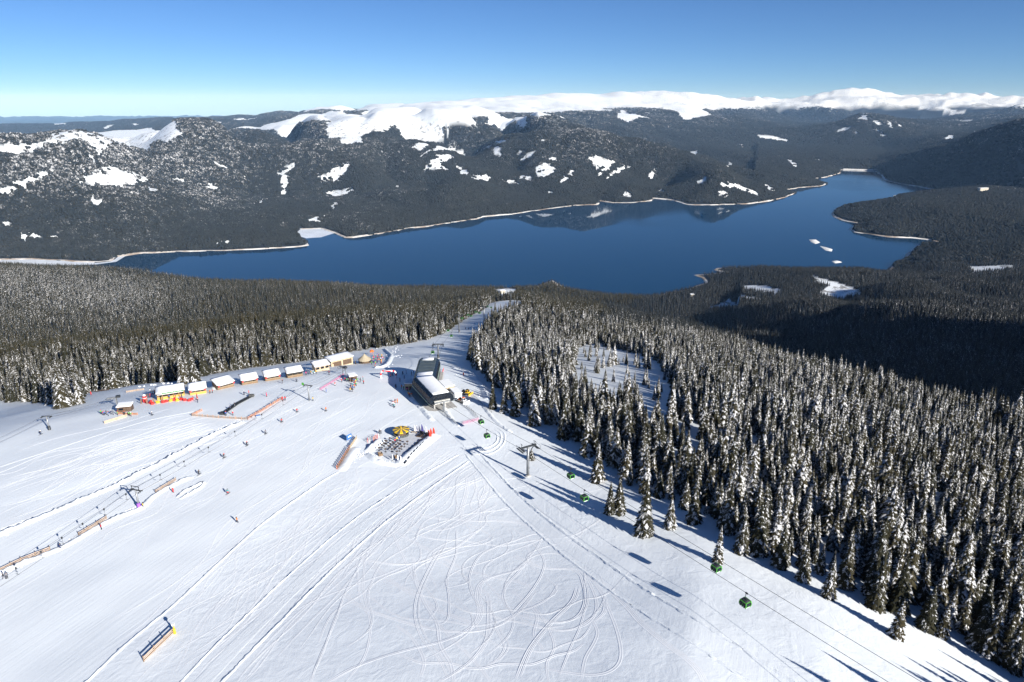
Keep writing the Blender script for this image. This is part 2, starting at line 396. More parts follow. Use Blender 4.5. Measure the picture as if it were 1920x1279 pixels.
# ---- the lake: outline traced on its level
def z3(x, y): return (1280 + x / 2.975, 150 + y / 2.975)
LAKE_PX = [(-260, 495), (0, 488), (60, 486), (130, 490), (180, 493), (210, 490), (222, 482), (260, 476), (330, 473), (420, 470), (500, 467), (560, 463),
           (580, 460), (576, 454), (566, 446), (556, 439), (562, 430), (600, 429), (626, 437), (645, 446), (660, 446), (720, 438), (760, 431), (768, 429), (810, 424),
           (860, 416), (895, 411), (905, 407), (960, 402), (1000, 396), (1040, 390), (1080, 386), (1120, 384), (1124, 377), (1150, 381), (1190, 380), (1222, 377), (1226, 372),
           (1260, 376), (1290, 384), (1330, 385), (1360, 384), (1400, 383), (1440, 378), (1470, 371), (1491, 362), (1472, 357), (1500, 352), (1540, 349), (1550, 345),
           (1524, 336), (1552, 332), (1575, 325), (1579, 319), (1600, 319), (1640, 321), (1650, 328), (1660, 339), (1690, 345), (1730, 352), (1755, 356)]
LAKE_PX += [z3(*p) for p in [(1340, 632), (1180, 645), (1168, 662), (1050, 682), (900, 702), (850, 722), (830, 747), (838, 765), (900, 787), (1000, 802), (960, 808), (932, 830),
            (950, 850), (1050, 864), (1150, 876), (1280, 882), (1350, 892), (1430, 907), (1465, 914), (1440, 920), (1330, 914), (1300, 937), (1258, 967), (1248, 992), (1180, 1024), (1142, 1052),
            (1130, 1078), (1100, 1080), (1050, 1070), (980, 1060), (700, 1060), (560, 1060), (420, 1050), (340, 1050), (240, 1050), (190, 1050), (175, 1062), (225, 1075), (140, 1085), (60, 1088), (110, 1104), (125, 1132), (60, 1158), (0, 1172)]]
LAKE_PX += [(1220, 556), (1150, 555), (1085, 546), (1060, 540), (1035, 526), (1000, 540), (900, 540), (700, 540), (400, 532), (200, 520), (0, 514), (-260, 512)]
LAKE_XY = [lkxy(*p) for p in LAKE_PX]
ISL_PX = [[(1516, 449), (1530, 449), (1539, 455), (1530, 458), (1520, 454)], [(1536, 461), (1548, 464), (1562, 468), (1560, 472), (1548, 470)], [(1558, 490), (1570, 489), (1580, 492), (1566, 494)]]
ISL_XY = [[lkxy(*p) for p in q] for q in ISL_PX]
sel = (Rg > 1500) & (Rg < 9000) & inside[:, None]
xs, ys, zs = Xg[sel], Yg[sel], Zg[sel]
ins = pip(LAKE_XY, xs, ys); ds = seg_dist(LAKE_XY, xs, ys)
isl = np.zeros(xs.shape, bool); di = np.full(xs.shape, 1e9)
for q in ISL_XY:
    isl |= pip(q, xs, ys); di = np.minimum(di, seg_dist(q, xs, ys))
Zw = np.where(ins, LAKE - 1.0 - np.minimum(0.12 * ds, 25), 0)
rng_up = LAKE + np.where(ds < 40, 1.5 + 0.12 * np.maximum(ds - 8, -20), 5.3 + 0.36 * (ds - 40))
out = np.minimum(np.maximum(zs, LAKE + 5 + np.where(np.degrees(np.arctan2(xs, ys)) > 19, np.minimum(ds, 330) * 0.19, np.minimum(ds, 120) * 0.16)), rng_up + 240 * smooth01((ds - 200) / 400))
out = np.where(ds < 40, rng_up, out)
zs2 = np.where(ins, Zw, out)
Zg[sel] = zs2
SHORE = np.full(Zg.shape, 1e6); SHORE[sel] = np.where(ins, -ds, ds)

# ---- open snow: clearings, meadows, alpine tops (pixels of the three enlargements of the far slopes)
def r1(*p): return [(x / 2.975, 150 + y / 2.975) for x, y in p]
def r2(*p): return [(640 + x / 2.975, 150 + y / 2.975) for x, y in p]
def r3(*p): return [z3(x, y) for x, y in p]
CLEAR = [
 r1((-400, 420), (0, 365), (250, 345), (520, 305), (830, 280), (970, 285), (985, 318), (900, 365), (830, 352), (590, 385), (540, 415), (520, 372), (180, 408), (0, 400), (-400, 470)),
 r1((530, 370), (600, 360), (545, 445), (450, 445), (520, 400)),
 r1((430, 575), (520, 510), (600, 490), (700, 515), (790, 535), (825, 555), (740, 600), (650, 600), (560, 590)),
 r1((500, 640), (530, 640), (545, 670), (600, 655), (570, 690), (520, 725), (510, 690)),
 r1((-200, 640), (0, 600), (100, 570), (230, 525), (310, 505), (320, 515), (200, 575), (100, 600), (40, 635), (0, 630), (-200, 670)),
 r1((0, 520), (90, 490), (130, 490), (40, 530)),
 r1((0, 780), (70, 800), (110, 850), (190, 850), (250, 865), (320, 860), (325, 885), (250, 880), (200, 890), (130, 905), (100, 850), (0, 795)),
 r1((870, 515), (1000, 550), (1075, 575), (1070, 585), (950, 550)), r1((1100, 590), (1180, 580), (1230, 615), (1160, 612)),
 r1((1185, 450), (1290, 495), (1285, 505), (1195, 470)), r1((1340, 520), (1400, 565), (1390, 575), (1340, 530)),
 r1((1530, 510), (1640, 465), (1655, 490), (1600, 520), (1625, 540), (1580, 560), (1560, 530)), r1((1570, 565), (1610, 570), (1590, 640), (1560, 640)), r1((1400, 690), (1460, 665), (1520, 660), (1450, 695)),
 r1((1690, 780), (1830, 755), (1820, 795), (1700, 795)), r1((1280, 270), (1480, 250), (1620, 220), (1904, 175), (1904, 200), (1740, 225), (1800, 240), (1550, 285), (1400, 268)),
 r1((1820, 250), (1904, 220), (1904, 300), (1850, 300)), r1((1780, 540), (1840, 500), (1960, 465), (1930, 500), (1904, 545), (1830, 565), (1780, 560)), r1((1800, 640), (1850, 605), (1970, 610), (1904, 650), (1810, 655)),
 r1((1840, 700), (1904, 660), (1904, 690), (1830, 760)), r1((1195, 900), (1280, 890), (1285, 920), (1210, 915)), r1((1480, 750), (1500, 730), (1540, 705), (1540, 725), (1490, 757)), r1((810, 600), (890, 605), (910, 635), (820, 630)),
 r2((-60, 245), (0, 225), (130, 200), (250, 165), (480, 170), (620, 180), (800, 205), (960, 205), (1010, 235), (1000, 260), (830, 250), (560, 240), (560, 262), (600, 310), (500, 330), (350, 320), (310, 260), (240, 290), (140, 300), (140, 340), (20, 345), (-40, 320), (-60, 280)),
 r2((1540, 210), (1560, 170), (1640, 190), (1740, 218), (1600, 235)), r2((1750, 150), (1800, 130), (1904, 150), (1970, 160), (1960, 210), (1904, 215), (1800, 165)), r2((395, 375), (430, 350), (490, 360), (470, 385), (430, 400)),
 r2((440, 430), (520, 385), (600, 380), (680, 395), (775, 420), (720, 430), (640, 410), (570, 400), (450, 435)), r2((460, 495), (500, 455), (580, 420), (640, 440), (560, 470), (620, 500), (540, 500)),
 r2((640, 480), (690, 490), (720, 530), (830, 535), (820, 555), (760, 560), (700, 545), (650, 510)), r2((750, 395), (830, 370), (890, 380), (900, 430), (850, 420), (820, 385)), r2((835, 345), (930, 335), (925, 350), (850, 358)),
 r2((940, 425), (1000, 390), (1065, 380), (1000, 410), (950, 435)), r2((990, 450), (1040, 410), (1080, 400), (1060, 430), (1010, 455)), r2((1075, 510), (1110, 465), (1160, 470), (1200, 500), (1140, 540), (1090, 535)),
 r2((885, 560), (930, 555), (1000, 575), (950, 580)), r2((975, 545), (1010, 530), (1080, 550), (1040, 562)), r2((1070, 312), (1110, 320), (1145, 345), (1120, 345)), r2((1215, 560), (1250, 525), (1300, 505), (1310, 515), (1270, 555), (1230, 572)),
 r2((1370, 440), (1450, 435), (1520, 460), (1440, 535), (1425, 530), (1470, 480), (1420, 500), (1405, 470)), r2((1480, 545), (1540, 490), (1620, 475), (1560, 510), (1490, 550)), r2((1680, 560), (1720, 510), (1770, 490), (1735, 530), (1725, 580), (1715, 545)),
 r2((1770, 615), (1800, 585), (1850, 590), (1790, 630)), r2((1140, 625), (1170, 615), (1190, 630), (1150, 632)), r2((1560, 640), (1600, 625), (1630, 645), (1600, 657)), r2((280, 590), (320, 590), (350, 605), (290, 603)),
 r2((530, 720), (545, 670), (575, 695), (545, 705)), r2((1140, 440), (1190, 430), (1205, 450), (1170, 465)), r2((200, 380), (240, 400), (280, 435), (270, 437), (220, 400)), r2((350, 480), (375, 475), (410, 500)),
 r3((-20, 150), (100, 160), (240, 210), (0, 220)), r3((65, 570), (120, 545), (150, 555), (110, 588)), r3((210, 580), (290, 580), (350, 600), (450, 640), (430, 650), (300, 610), (230, 600)), r3((195, 620), (240, 615), (270, 650), (240, 660)),
 r3((440, 590), (470, 575), (525, 620), (490, 625)), r3((30, 405), (85, 395), (85, 420), (50, 428)), r3((230, 500), (250, 455), (285, 470), (260, 500)), r3((415, 310), (480, 308), (570, 330), (600, 350), (520, 335), (430, 325)),
 r3((570, 450), (610, 445), (640, 490), (610, 480)), r3((715, 435), (735, 430), (765, 455)), r3((310, 355), (340, 365), (330, 380)), r3((960, 220), (1010, 195), (1045, 210), (1030, 225)), r3((1055, 230), (1090, 225), (1115, 250), (1100, 265)),
 r3((1130, 230), (1155, 230), (1180, 265), (1165, 270)), r3((850, 290), (900, 265), (950, 260), (910, 285)), r3((950, 295), (985, 270), (975, 300)), r3((1065, 280), (1090, 280), (1150, 315), (1110, 315)), r3((1190, 240), (1230, 260), (1200, 270)),
 r3((1290, 140), (1440, 145), (1580, 185), (1500, 190), (1430, 160)), r3((1545, 225), (1620, 220), (1580, 235)), r3((1445, 340), (1480, 310), (1520, 310), (1460, 343)), r3((780, 150), (850, 145), (830, 160)),
 # far hills on the left
 r1((560, 270), (600, 255), (640, 252), (600, 275)), r1((735, 250), (745, 238), (785, 248), (745, 260)), r1((250, 245), (310, 242), (370, 248), (300, 250)), r1((445, 298), (480, 285), (500, 288), (490, 298)), r1((1210, 235), (1240, 232), (1245, 255)), r1((1300, 218), (1360, 212), (1440, 212), (1400, 222)), r1((0, 322), (40, 318), (45, 328), (0, 330)),
]
CLEAR_NEAR = [
 r3((1600, 1040), (1840, 1035), (1830, 1055), (1620, 1075)), r3((710, 1090), (790, 1110), (860, 1130), (960, 1160), (1000, 1200), (830, 1215), (760, 1190), (820, 1150), (740, 1120)),
 r3((330, 1145), (450, 1145), (560, 1170), (520, 1200), (350, 1170)), r3((140, 1275), (260, 1220), (400, 1215), (520, 1240), (300, 1270)),
 [(925, 542), (955, 540), (975, 548), (965, 556), (935, 560)], [(100, 575), (118, 574), (125, 583), (105, 582)], [(208, 562), (218, 560), (216, 568)],
]
SPARSE_PX = [
 [(1080, 652), (1120, 642), (1140, 652), (1180, 660), (1232, 672), (1252, 705), (1266, 752), (1250, 785), (1200, 775), (1150, 764), (1105, 745), (1075, 725)],
 [(1222, 745), (1256, 758), (1262, 800), (1240, 812), (1222, 790)], [(1268, 795), (1304, 790), (1304, 872), (1272, 880)],
]
SPARSE_W = [[hit2(*p, rmin=90) for p in q] for q in SPARSE_PX]
def grow_poly(q, k=1.06):
    cx = sum(p[0] for p in q) / len(q); cy = sum(p[1] for p in q) / len(q); return [(cx + (p[0] - cx) * k, cy + (p[1] - cy) * (k + 0.12)) for p in q]
CLEAR_W = [[hit2(*p, rmin=2300) for p in grow_poly(q)] for q in CLEAR] + [[hit2(*p, rmin=90) for p in q] for q in CLEAR_NEAR]
PISTE_PX = [(-420, 790), (-200, 768), (0, 752), (40, 755), (75, 752), (115, 766), (150, 759), (165, 736), (215, 729), (250, 722), (290, 718), (330, 716), (380, 706), (420, 698), (470, 690), (540, 681), (600, 674),
            (640, 662), (700, 654), (760, 645), (800, 638), (825, 628), (850, 612), (868, 602), (885, 592), (905, 582), (915, 574), (930, 566), (985, 565), (980, 574), (972, 582), (940, 592), (920, 606), (905, 626), (893, 642),
            (884, 658), (882, 682), (886, 692), (910, 702), (925, 722), (950, 752), (1000, 782), (1050, 810), (1110, 858), (1180, 915), (1270, 946), (1330, 978), (1400, 1030), (1470, 1062), (1540, 1085), (1620, 1122), (1720, 1168),
            (1800, 1202), (1880, 1247), (1960, 1300), (2040, 1420), (1500, 1700), (-900, 1700)]
PISTE_W = [hit2(*p) for p in PISTE_PX]
def treeline_at(x, y):
    return -22 - 50 * np.exp(-((np.degrees(np.arctan2(x, y)) + 3) / 12) ** 2) + fbm(x / 1500, y / 1500, 4, 80) * 110
def open_snow(x, y, z, r):
    """True where no forest grows"""
    m = pip(PISTE_W, x, y)
    wob = 9.0
    jx = x + fbm(x / 30, y / 30, 2, 71) * wob * np.clip(r / 1500, 0.1, 5); jy = y + fbm(x / 30, y / 30, 2, 72) * wob * np.clip(r / 1500, 0.1, 5)
    far = r > 600
    for q in CLEAR_W: m |= pip(q, jx, jy)
    treeline = treeline_at(x, y)
    m |= (r > 6300) & (z > treeline)
    m |= (r < 70) | (r > 24000)
    return m
OPEN = np.zeros(Zg.shape)
sel = inside[:, None] & (Rg < 24500)
OPEN[sel] = open_snow(Xg[sel], Yg[sel], Zg[sel], Rg[sel])
al = (Rg > 6300) & sel
OPEN[al] = np.maximum(OPEN[al] * 0.0, smooth01((Zg[al] - treeline_at(Xg[al], Yg[al]) + 35) / 70))
cl_far = np.zeros(al.sum(), bool)
for q in CLEAR_W: cl_far |= pip(q, Xg[al], Yg[al])
OPEN[al] = np.maximum(OPEN[al], cl_far)
OPEN[~sel] = 0.0
OPEN[:, rr < 150] = 1.0

def zat(x, y):
    x = np.asarray(x, float); y = np.asarray(y, float)
    a = np.arctan2(x, y); l = np.log(np.maximum(np.hypot(x, y), 24.01))
    i = np.clip(np.searchsorted(azr, a) - 1, 0, NA - 2); k = np.clip(np.searchsorted(LR, l) - 1, 0, NR - 2)
    t = (a - azr[i]) / (azr[i + 1] - azr[i]); u = (np.exp(l) - rr[k]) / (rr[k + 1] - rr[k])
    return (Zg[i, k] * (1 - t) + Zg[i + 1, k] * t) * (1 - u) + (Zg[i, k + 1] * (1 - t) + Zg[i + 1, k + 1] * t) * u
def gz(x, y): return float(zat(np.array([x]), np.array([y]))[0])
# ---- ground materials
def ground_material():
    m = bpy.data.materials.new('snow_and_forest_floor'); m.use_nodes = True
    nt = m.node_tree; N = nt.nodes; L = nt.links; b = N['Principled BSDF']
    at = N.new('ShaderNodeAttribute'); at.attribute_name = 'cover'
    sep = N.new('ShaderNodeSeparateColor'); L.new(at.outputs['Color'], sep.inputs[0])
    geo = N.new('ShaderNodeNewGeometry')
    def noise(scale, detail=4, vec=None, dist=0.0, rough=0.55):
        n = N.new('ShaderNodeTexNoise'); n.inputs['Scale'].default_value = scale; n.inputs['Detail'].default_value = detail
        n.inputs['Distortion'].default_value = dist; n.inputs['Roughness'].default_value = rough
        L.new(vec if vec else geo.outputs['Position'], n.inputs['Vector']); return n
    def mth(op, a, b_=None, c=None):
        n = N.new('ShaderNodeMath'); n.operation = op
        for i, q in enumerate((a, b_, c)):
            if q is None: continue
            if isinstance(q, (int, float)): n.inputs[i].default_value = q
            else: L.new(q, n.inputs[i])
        return n.outputs[0]
    def mixc(f, a, b_):
        n = N.new('ShaderNodeMix'); n.data_type = 'RGBA'
        if isinstance(f, (int, float)): n.inputs['Factor'].default_value = f
        else: L.new(f, n.inputs['Factor'])
        for k, q in ((6, a), (7, b_)):
            if isinstance(q, tuple): n.inputs[k].default_value = (*q, 1)
            else: L.new(q, n.inputs[k])
        return n.outputs[2]
    big = noise(0.02, 3); mid = noise(0.25, 4)
    snow = mixc(big.outputs[0], (0.79, 0.845, 0.895), (0.87, 0.90, 0.925))
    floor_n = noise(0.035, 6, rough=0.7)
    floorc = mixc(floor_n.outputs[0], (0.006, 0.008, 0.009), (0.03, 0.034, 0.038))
    # scrub showing through in the clearings far off
    scr = noise(0.03, 8, rough=0.75)
    scrub = mth('MULTIPLY', mth('GREATER_THAN', scr.outputs[0], 0.56), sep.outputs[2])
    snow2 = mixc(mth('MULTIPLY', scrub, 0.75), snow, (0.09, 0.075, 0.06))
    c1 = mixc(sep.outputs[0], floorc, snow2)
    shn = noise(0.05, 5)
    tan = mixc(mth('GREATER_THAN', shn.outputs[0], 0.47), (0.72, 0.72, 0.72), (0.34, 0.25, 0.17))
    c2 = mixc(sep.outputs[1], c1, tan)
    L.new(c2, b.inputs['Base Color'])
    b.inputs['Roughness'].default_value = 0.55; b.inputs['Specular IOR Level'].default_value = 0.25
    # relief: soft drifts, wind ripples, groomer and ski marks drawn out along the run
    mp = N.new('ShaderNodeMapping'); mp.inputs['Rotation'].default_value = (0, 0, math.radians(-68)); L.new(geo.outputs['Position'], mp.inputs['Vector'])
    mp2 = N.new('ShaderNodeMapping'); mp2.inputs['Scale'].default_value = (0.06, 1, 1); mp2.inputs['Rotation'].default_value = (0, 0, 0); L.new(mp.outputs[0], mp2.inputs['Vector'])
    groom = noise(1.1, 6, mp2.outputs[0], rough=0.65)
    drift = noise(0.22, 5, dist=1.6, rough=0.5); fine = noise(1.6, 5, rough=0.6)
    mpw = N.new('ShaderNodeMapping'); mpw.inputs['Rotation'].default_value = (0, 0, math.radians(35)); mpw.inputs['Scale'].default_value = (1.0, 0.35, 1); L.new(geo.outputs['Position'], mpw.inputs['Vector'])
    sas = noise(0.42, 4, mpw.outputs[0], dist=2.2, rough=0.55)
    ruf = mth('SUBTRACT', 1.0, at.outputs['Alpha'])
    zone = mth('MULTIPLY', mth('SUBTRACT', noise(0.018, 2).outputs[0], 0.42), 4.0); zone = mth('MINIMUM', mth('MAXIMUM', zone, 0.08), 1.0)
    h = mth('MULTIPLY', drift.outputs[0], mth('MULTIPLY', 0.40, ruf))
    h = mth('MULTIPLY_ADD', sas.outputs[0], mth('MULTIPLY', 0.40, mth('MULTIPLY', ruf, zone)), h)
    h = mth('MULTIPLY_ADD', fine.outputs[0], 0.07, h)
    h = mth('MULTIPLY_ADD', groom.outputs[0], mth('MULTIPLY_ADD', at.outputs['Alpha'], 0.22, 0.06), h)
    bp = N.new('ShaderNodeBump'); bp.inputs['Strength'].default_value = 0.30; bp.inputs['Distance'].default_value = 1.0
    L.new(h, bp.inputs['Height'])
    # no snow relief on woods far off
    L.new(bp.outputs[0], b.inputs['Normal'])
    return m
GROUND = ground_material()
cover = np.zeros((NA, NR, 4))
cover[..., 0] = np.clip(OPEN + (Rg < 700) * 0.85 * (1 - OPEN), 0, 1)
cover[..., 1] = 0.0
cover[..., 2] = ((Rg > 1200) & (Rg < 8000)).astype(float) * smooth01((LAKE + 480 - Zg) / 150) + 0.8 * (Rg > 14000) * (np.degrees(azr)[:, None] > 10)
GROOM_PX = [(-300, 1010), (210, 915), (450, 790), (600, 700), (700, 680), (830, 690), (800, 770), (640, 880), (480, 990), (330, 1130), (150, 1290), (-600, 1600)]
gp = pip([hit2(*p) for p in GROOM_PX], Xg.ravel(), Yg.ravel()).reshape(Zg.shape)
LEFT_PX = [(-300, 1000), (210, 905), (450, 785), (640, 700), (840, 625), (700, 660), (380, 730), (150, 775), (-300, 800)]
gl = pip([hit2(*p) for p in LEFT_PX], Xg.ravel(), Yg.ravel()).reshape(Zg.shape)
cover[..., 3] = np.where(gp, 1.0, np.where(gl, 0.75, 0.0))
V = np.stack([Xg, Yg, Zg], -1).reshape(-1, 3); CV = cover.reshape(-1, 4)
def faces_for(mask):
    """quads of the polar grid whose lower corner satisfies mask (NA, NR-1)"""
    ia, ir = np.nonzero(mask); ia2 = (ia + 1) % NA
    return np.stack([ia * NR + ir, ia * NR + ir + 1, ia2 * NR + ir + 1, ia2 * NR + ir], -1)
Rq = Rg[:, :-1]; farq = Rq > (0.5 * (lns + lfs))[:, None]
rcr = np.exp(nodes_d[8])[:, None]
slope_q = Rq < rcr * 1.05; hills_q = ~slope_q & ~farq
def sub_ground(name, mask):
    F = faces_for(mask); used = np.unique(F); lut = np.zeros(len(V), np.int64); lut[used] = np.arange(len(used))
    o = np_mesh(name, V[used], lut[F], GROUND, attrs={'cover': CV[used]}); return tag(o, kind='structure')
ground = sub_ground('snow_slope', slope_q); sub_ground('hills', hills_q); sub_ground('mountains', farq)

# ---- lake water and ice
def lake_material():
    m = bpy.data.materials.new('lake_water'); m.use_nodes = True
    nt = m.node_tree; N = nt.nodes; L = nt.links; b = N['Principled BSDF']
    b.inputs['Base Color'].default_value = (0.0, 0.029, 0.078, 1); b.inputs['Roughness'].default_value = 0.06
    b.inputs['IOR'].default_value = 1.33; b.inputs['Specular IOR Level'].default_value = 0.22
    geo = N.new('ShaderNodeNewGeometry')
    n1 = N.new('ShaderNodeTexNoise'); n1.inputs['Scale'].default_value = 0.05; n1.inputs['Detail'].default_value = 5; L.new(geo.outputs['Position'], n1.inputs['Vector'])
    n2 = N.new('ShaderNodeTexNoise'); n2.inputs['Scale'].default_value = 0.0016; n2.inputs['Detail'].default_value = 3; L.new(geo.outputs['Position'], n2.inputs['Vector'])
    rp = N.new('ShaderNodeValToRGB'); rp.color_ramp.elements[0].position = 0.42; rp.color_ramp.elements[1].position = 0.66
    rp.color_ramp.elements[0].color = (0.02, 0.02, 0.02, 1); rp.color_ramp.elements[1].color = (0.14, 0.14, 0.14, 1)
    L.new(n2.outputs[0], rp.inputs['Fac']); L.new(rp.outputs['Color'], b.inputs['Roughness'])
    bp = N.new('ShaderNodeBump'); bp.inputs['Strength'].default_value = 0.06; bp.inputs['Distance'].default_value = 0.5
    L.new(n1.outputs[0], bp.inputs['Height']); L.new(bp.outputs[0], b.inputs['Normal'])
    return m
w = MB(); w.add([(-6000, 1500, LAKE), (9000, 1500, LAKE), (9000, 8500, LAKE), (-6000, 8500, LAKE)], [(0, 1, 2, 3)])
tag(w.build('lake', lake_material()), kind='structure')
icem = mat('lake_ice', (0.74, 0.79, 0.86), 0.35, var=0.10, scale=0.02)
for pts in ([(-260, 491), (0, 484), (60, 482), (130, 485), (200, 487), (228, 479), (236, 480), (218, 491), (180, 496), (100, 498), (0, 496), (-260, 500)],
            [(552, 440), (560, 426), (602, 426), (628, 437), (602, 445), (574, 447)]):
    q = [lkxy(*p) for p in pts]
    tag(MB().add([(x, y, LAKE + 0.25) for x, y in q], [tuple(range(len(q)))]).build('ice', icem), kind='structure')

# ---- bare drawdown strip along the water, islands
def shore_material():
    m = bpy.data.materials.new('drawdown_shore'); m.use_nodes = True; nt = m.node_tree; N = nt.nodes; L = nt.links; b = N['Principled BSDF']
    geo = N.new('ShaderNodeNewGeometry'); n = N.new('ShaderNodeTexNoise'); n.inputs['Scale'].default_value = 0.012; n.inputs['Detail'].default_value = 8; n.inputs['Roughness'].default_value = 0.7; L.new(geo.outputs['Position'], n.inputs['Vector'])
    rp = N.new('ShaderNodeValToRGB'); rp.color_ramp.elements[0].position = 0.40; rp.color_ramp.elements[1].position = 0.58; rp.color_ramp.elements[0].color = (0.30, 0.23, 0.17, 1); rp.color_ramp.elements[1].color = (0.72, 0.70, 0.68, 1)
    L.new(n.outputs[0], rp.inputs['Fac']); L.new(rp.outputs['Color'], b.inputs['Base Color']); b.inputs['Roughness'].default_value = 0.9; return m
SHOREM = shore_material()
Pq = np.array(LAKE_XY); dense = []
for i in range(len(Pq)):
    a, b_ = Pq[i], Pq[(i + 1) % len(Pq)]; k = max(1, int(np.linalg.norm(b_ - a) / 22))
    for j in range(k): dense.append(a + (b_ - a) * j / k)
Dn = np.array(dense); Dn += np.stack([noise2(Dn[:, 0] / 90, Dn[:, 1] / 90, 5), noise2(Dn[:, 0] / 90, Dn[:, 1] / 90, 6)], -1) * 9
Tn = np.roll(Dn, -1, 0) - np.roll(Dn, 1, 0); Tn /= np.linalg.norm(Tn, axis=1)[:, None] + 1e-9
area = 0.5 * np.sum(Pq[:, 0] * np.roll(Pq[:, 1], -1) - np.roll(Pq[:, 0], -1) * Pq[:, 1])
No = np.stack([Tn[:, 1], -Tn[:, 0]], -1) * (1 if area > 0 else -1)
wv = 5.5 + 9 * (fbm(Dn[:, 0] / 260, Dn[:, 1] / 260, 2, 9) + 0.5)
prof = [(-0.5, -1.2), (0.0, 0.05), (0.5, 0.36), (1.0, 0.62), (1.6, 0.3)]
SV = np.stack([np.concatenate([Dn + No * (wv * u)[:, None], (LAKE + v * 6.5 * np.clip(wv / 13, 0.5, 1.3))[:, None]], 1) for u, v in prof], 1); n_, m_ = SV.shape[:2]
ix = np.arange(n_ * m_).reshape(n_, m_); ix2 = np.roll(ix, -1, 0)
SF = np.stack([ix[:, :-1], ix2[:, :-1], ix2[:, 1:], ix[:, 1:]], -1).reshape(-1, 4)
tag(np_mesh('lake_shore', SV.reshape(-1, 3), SF if area < 0 else SF[:, ::-1], SHOREM), kind='structure')
ISM = mat('island_snow', (0.80, 0.78, 0.76), 0.8, 0, 0.15, 0.05)
for q, lb in zip(ISL_XY, ('longer snow-covered islet in the lake', 'snow-covered islet nearer the viewer in the lake', 'thin snowy bar close to the near shore of the lake')):
    q = np.array(q); c = q.mean(0); m = MB(); n = len(q)
    m.add([(*p, LAKE - 0.8) for p in q] + [(*(c + (p - c) * 0.7), LAKE + 2.2) for p in q] + [(*c, LAKE + 3.0)], [(i, (i + 1) % n, n + (i + 1) % n, n + i) for i in range(n)] + [(n + i, n + (i + 1) % n, 2 * n) for i in range(n)])
    tag(m.build('island', ISM, None, True), lb, 'island', kind='structure')
# ================================================================== forest
def needle_material(name, c0, c1, crisp=7.0, less=0.0):
    m = bpy.data.materials.new(name); m.use_nodes = True
    nt = m.node_tree; N = nt.nodes; L = nt.links; b = N['Principled BSDF']
    def mth(op, a, b_=None, c=None, clamp=False):
        n = N.new('ShaderNodeMath'); n.operation = op; n.use_clamp = clamp
        for i, q in enumerate((a, b_, c)):
            if q is None: continue
            if isinstance(q, (int, float)): n.inputs[i].default_value = q
            else: L.new(q, n.inputs[i])
        return n.outputs[0]
    at = N.new('ShaderNodeAttribute'); at.attribute_name = 'load'
    geo = N.new('ShaderNodeNewGeometry'); oi = N.new('ShaderNodeObjectInfo')
    sp = N.new('ShaderNodeSeparateXYZ'); L.new(geo.outputs['Position'], sp.inputs[0])
    def noise(scale, detail):
        n = N.new('ShaderNodeTexNoise'); n.inputs['Scale'].default_value = scale; n.inputs['Detail'].default_value = detail
        L.new(geo.outputs['Position'], n.inputs['Vector']); return n.outputs[0]
    # how much snow the trees carry: more with height, patchy from slope to slope
    mr = N.new('ShaderNodeMapRange'); mr.inputs['From Min'].default_value = -440; mr.inputs['From Max'].default_value = 0
    mr.inputs['To Min'].default_value = 0.02; mr.inputs['To Max'].default_value = 0.33; L.new(sp.outputs['Z'], mr.inputs['Value'])
    frost = mth('ADD', mr.outputs[0], mth('MULTIPLY', mth('SUBTRACT', noise(0.0022, 3), 0.5), 0.55))
    frost = mth('ADD', frost, mth('MULTIPLY', mth('SUBTRACT', noise(0.03, 2), 0.5), 0.35))
    frost = mth('ADD', frost, mth('MULTIPLY', mth('SUBTRACT', oi.outputs['Random'], 0.5), 0.25))
    for cx, cy, rad, amt in ((-950.0, 1250.0, 380.0, 0.15), (-450.0, 720.0, 380.0, -0.20), (-1700.0, 3700.0, 1100.0, 0.16), (150.0, 1500.0, 600.0, -0.1)):
        dv = N.new('ShaderNodeVectorMath'); dv.operation = 'DISTANCE'; cb = N.new('ShaderNodeCombineXYZ'); L.new(sp.outputs['X'], cb.inputs[0]); L.new(sp.outputs['Y'], cb.inputs[1]); L.new(cb.outputs[0], dv.inputs[0]); dv.inputs[1].default_value = (cx, cy, 0)
        frost = mth('ADD', frost, mth('MULTIPLY', mth('POWER', 2.718, mth('MULTIPLY', mth('POWER', mth('DIVIDE', dv.outputs['Value'], rad), 2.0), -1.0)), amt))
    frost = mth('SUBTRACT', frost, less)
    frost = mth('MINIMUM', mth('MAXIMUM', frost, 0.03), 0.72)
    lod = mth('ADD', at.outputs['Fac'], mth('MULTIPLY', mth('SUBTRACT', noise(5.0, 2), 0.5), 0.9))
    snow = mth('MULTIPLY', mth('SUBTRACT', frost, lod), crisp); snow = mth('ADD', snow, 0.5, clamp=True)
    snow = mth('MULTIPLY', snow, mth('SUBTRACT', 1.0, mth('MULTIPLY', geo.outputs['Backfacing'], 0.85)))
    gr = N.new('ShaderNodeValToRGB')
    gr.color_ramp.elements[0].color = c0; gr.color_ramp.elements[1].color = c1
    L.new(mth('ADD', mth('MULTIPLY', oi.outputs['Random'], 0.6), mth('MULTIPLY', noise(0.9, 2), 0.5)), gr.inputs['Fac'])
    mx = N.new('ShaderNodeMix'); mx.data_type = 'RGBA'; L.new(snow, mx.inputs['Factor']); L.new(gr.outputs['Color'], mx.inputs[6]); mx.inputs[7].default_value = (0.68, 0.685, 0.71, 1)
    L.new(mx.outputs[2], b.inputs['Base Color']); b.inputs['Roughness'].default_value = 0.8; b.inputs['Specular IOR Level'].default_value = 0.1
    return m
NEEDLE = needle_material('spruce_needles_and_snow', (0.013, 0.016, 0.010, 1), (0.054, 0.045, 0.024, 1), 5.0)
NEEDLE_FAR = needle_material('dark_needles_and_rime', (0.010, 0.013, 0.013, 1), (0.029, 0.030, 0.027, 1), 3.0, 0.09)
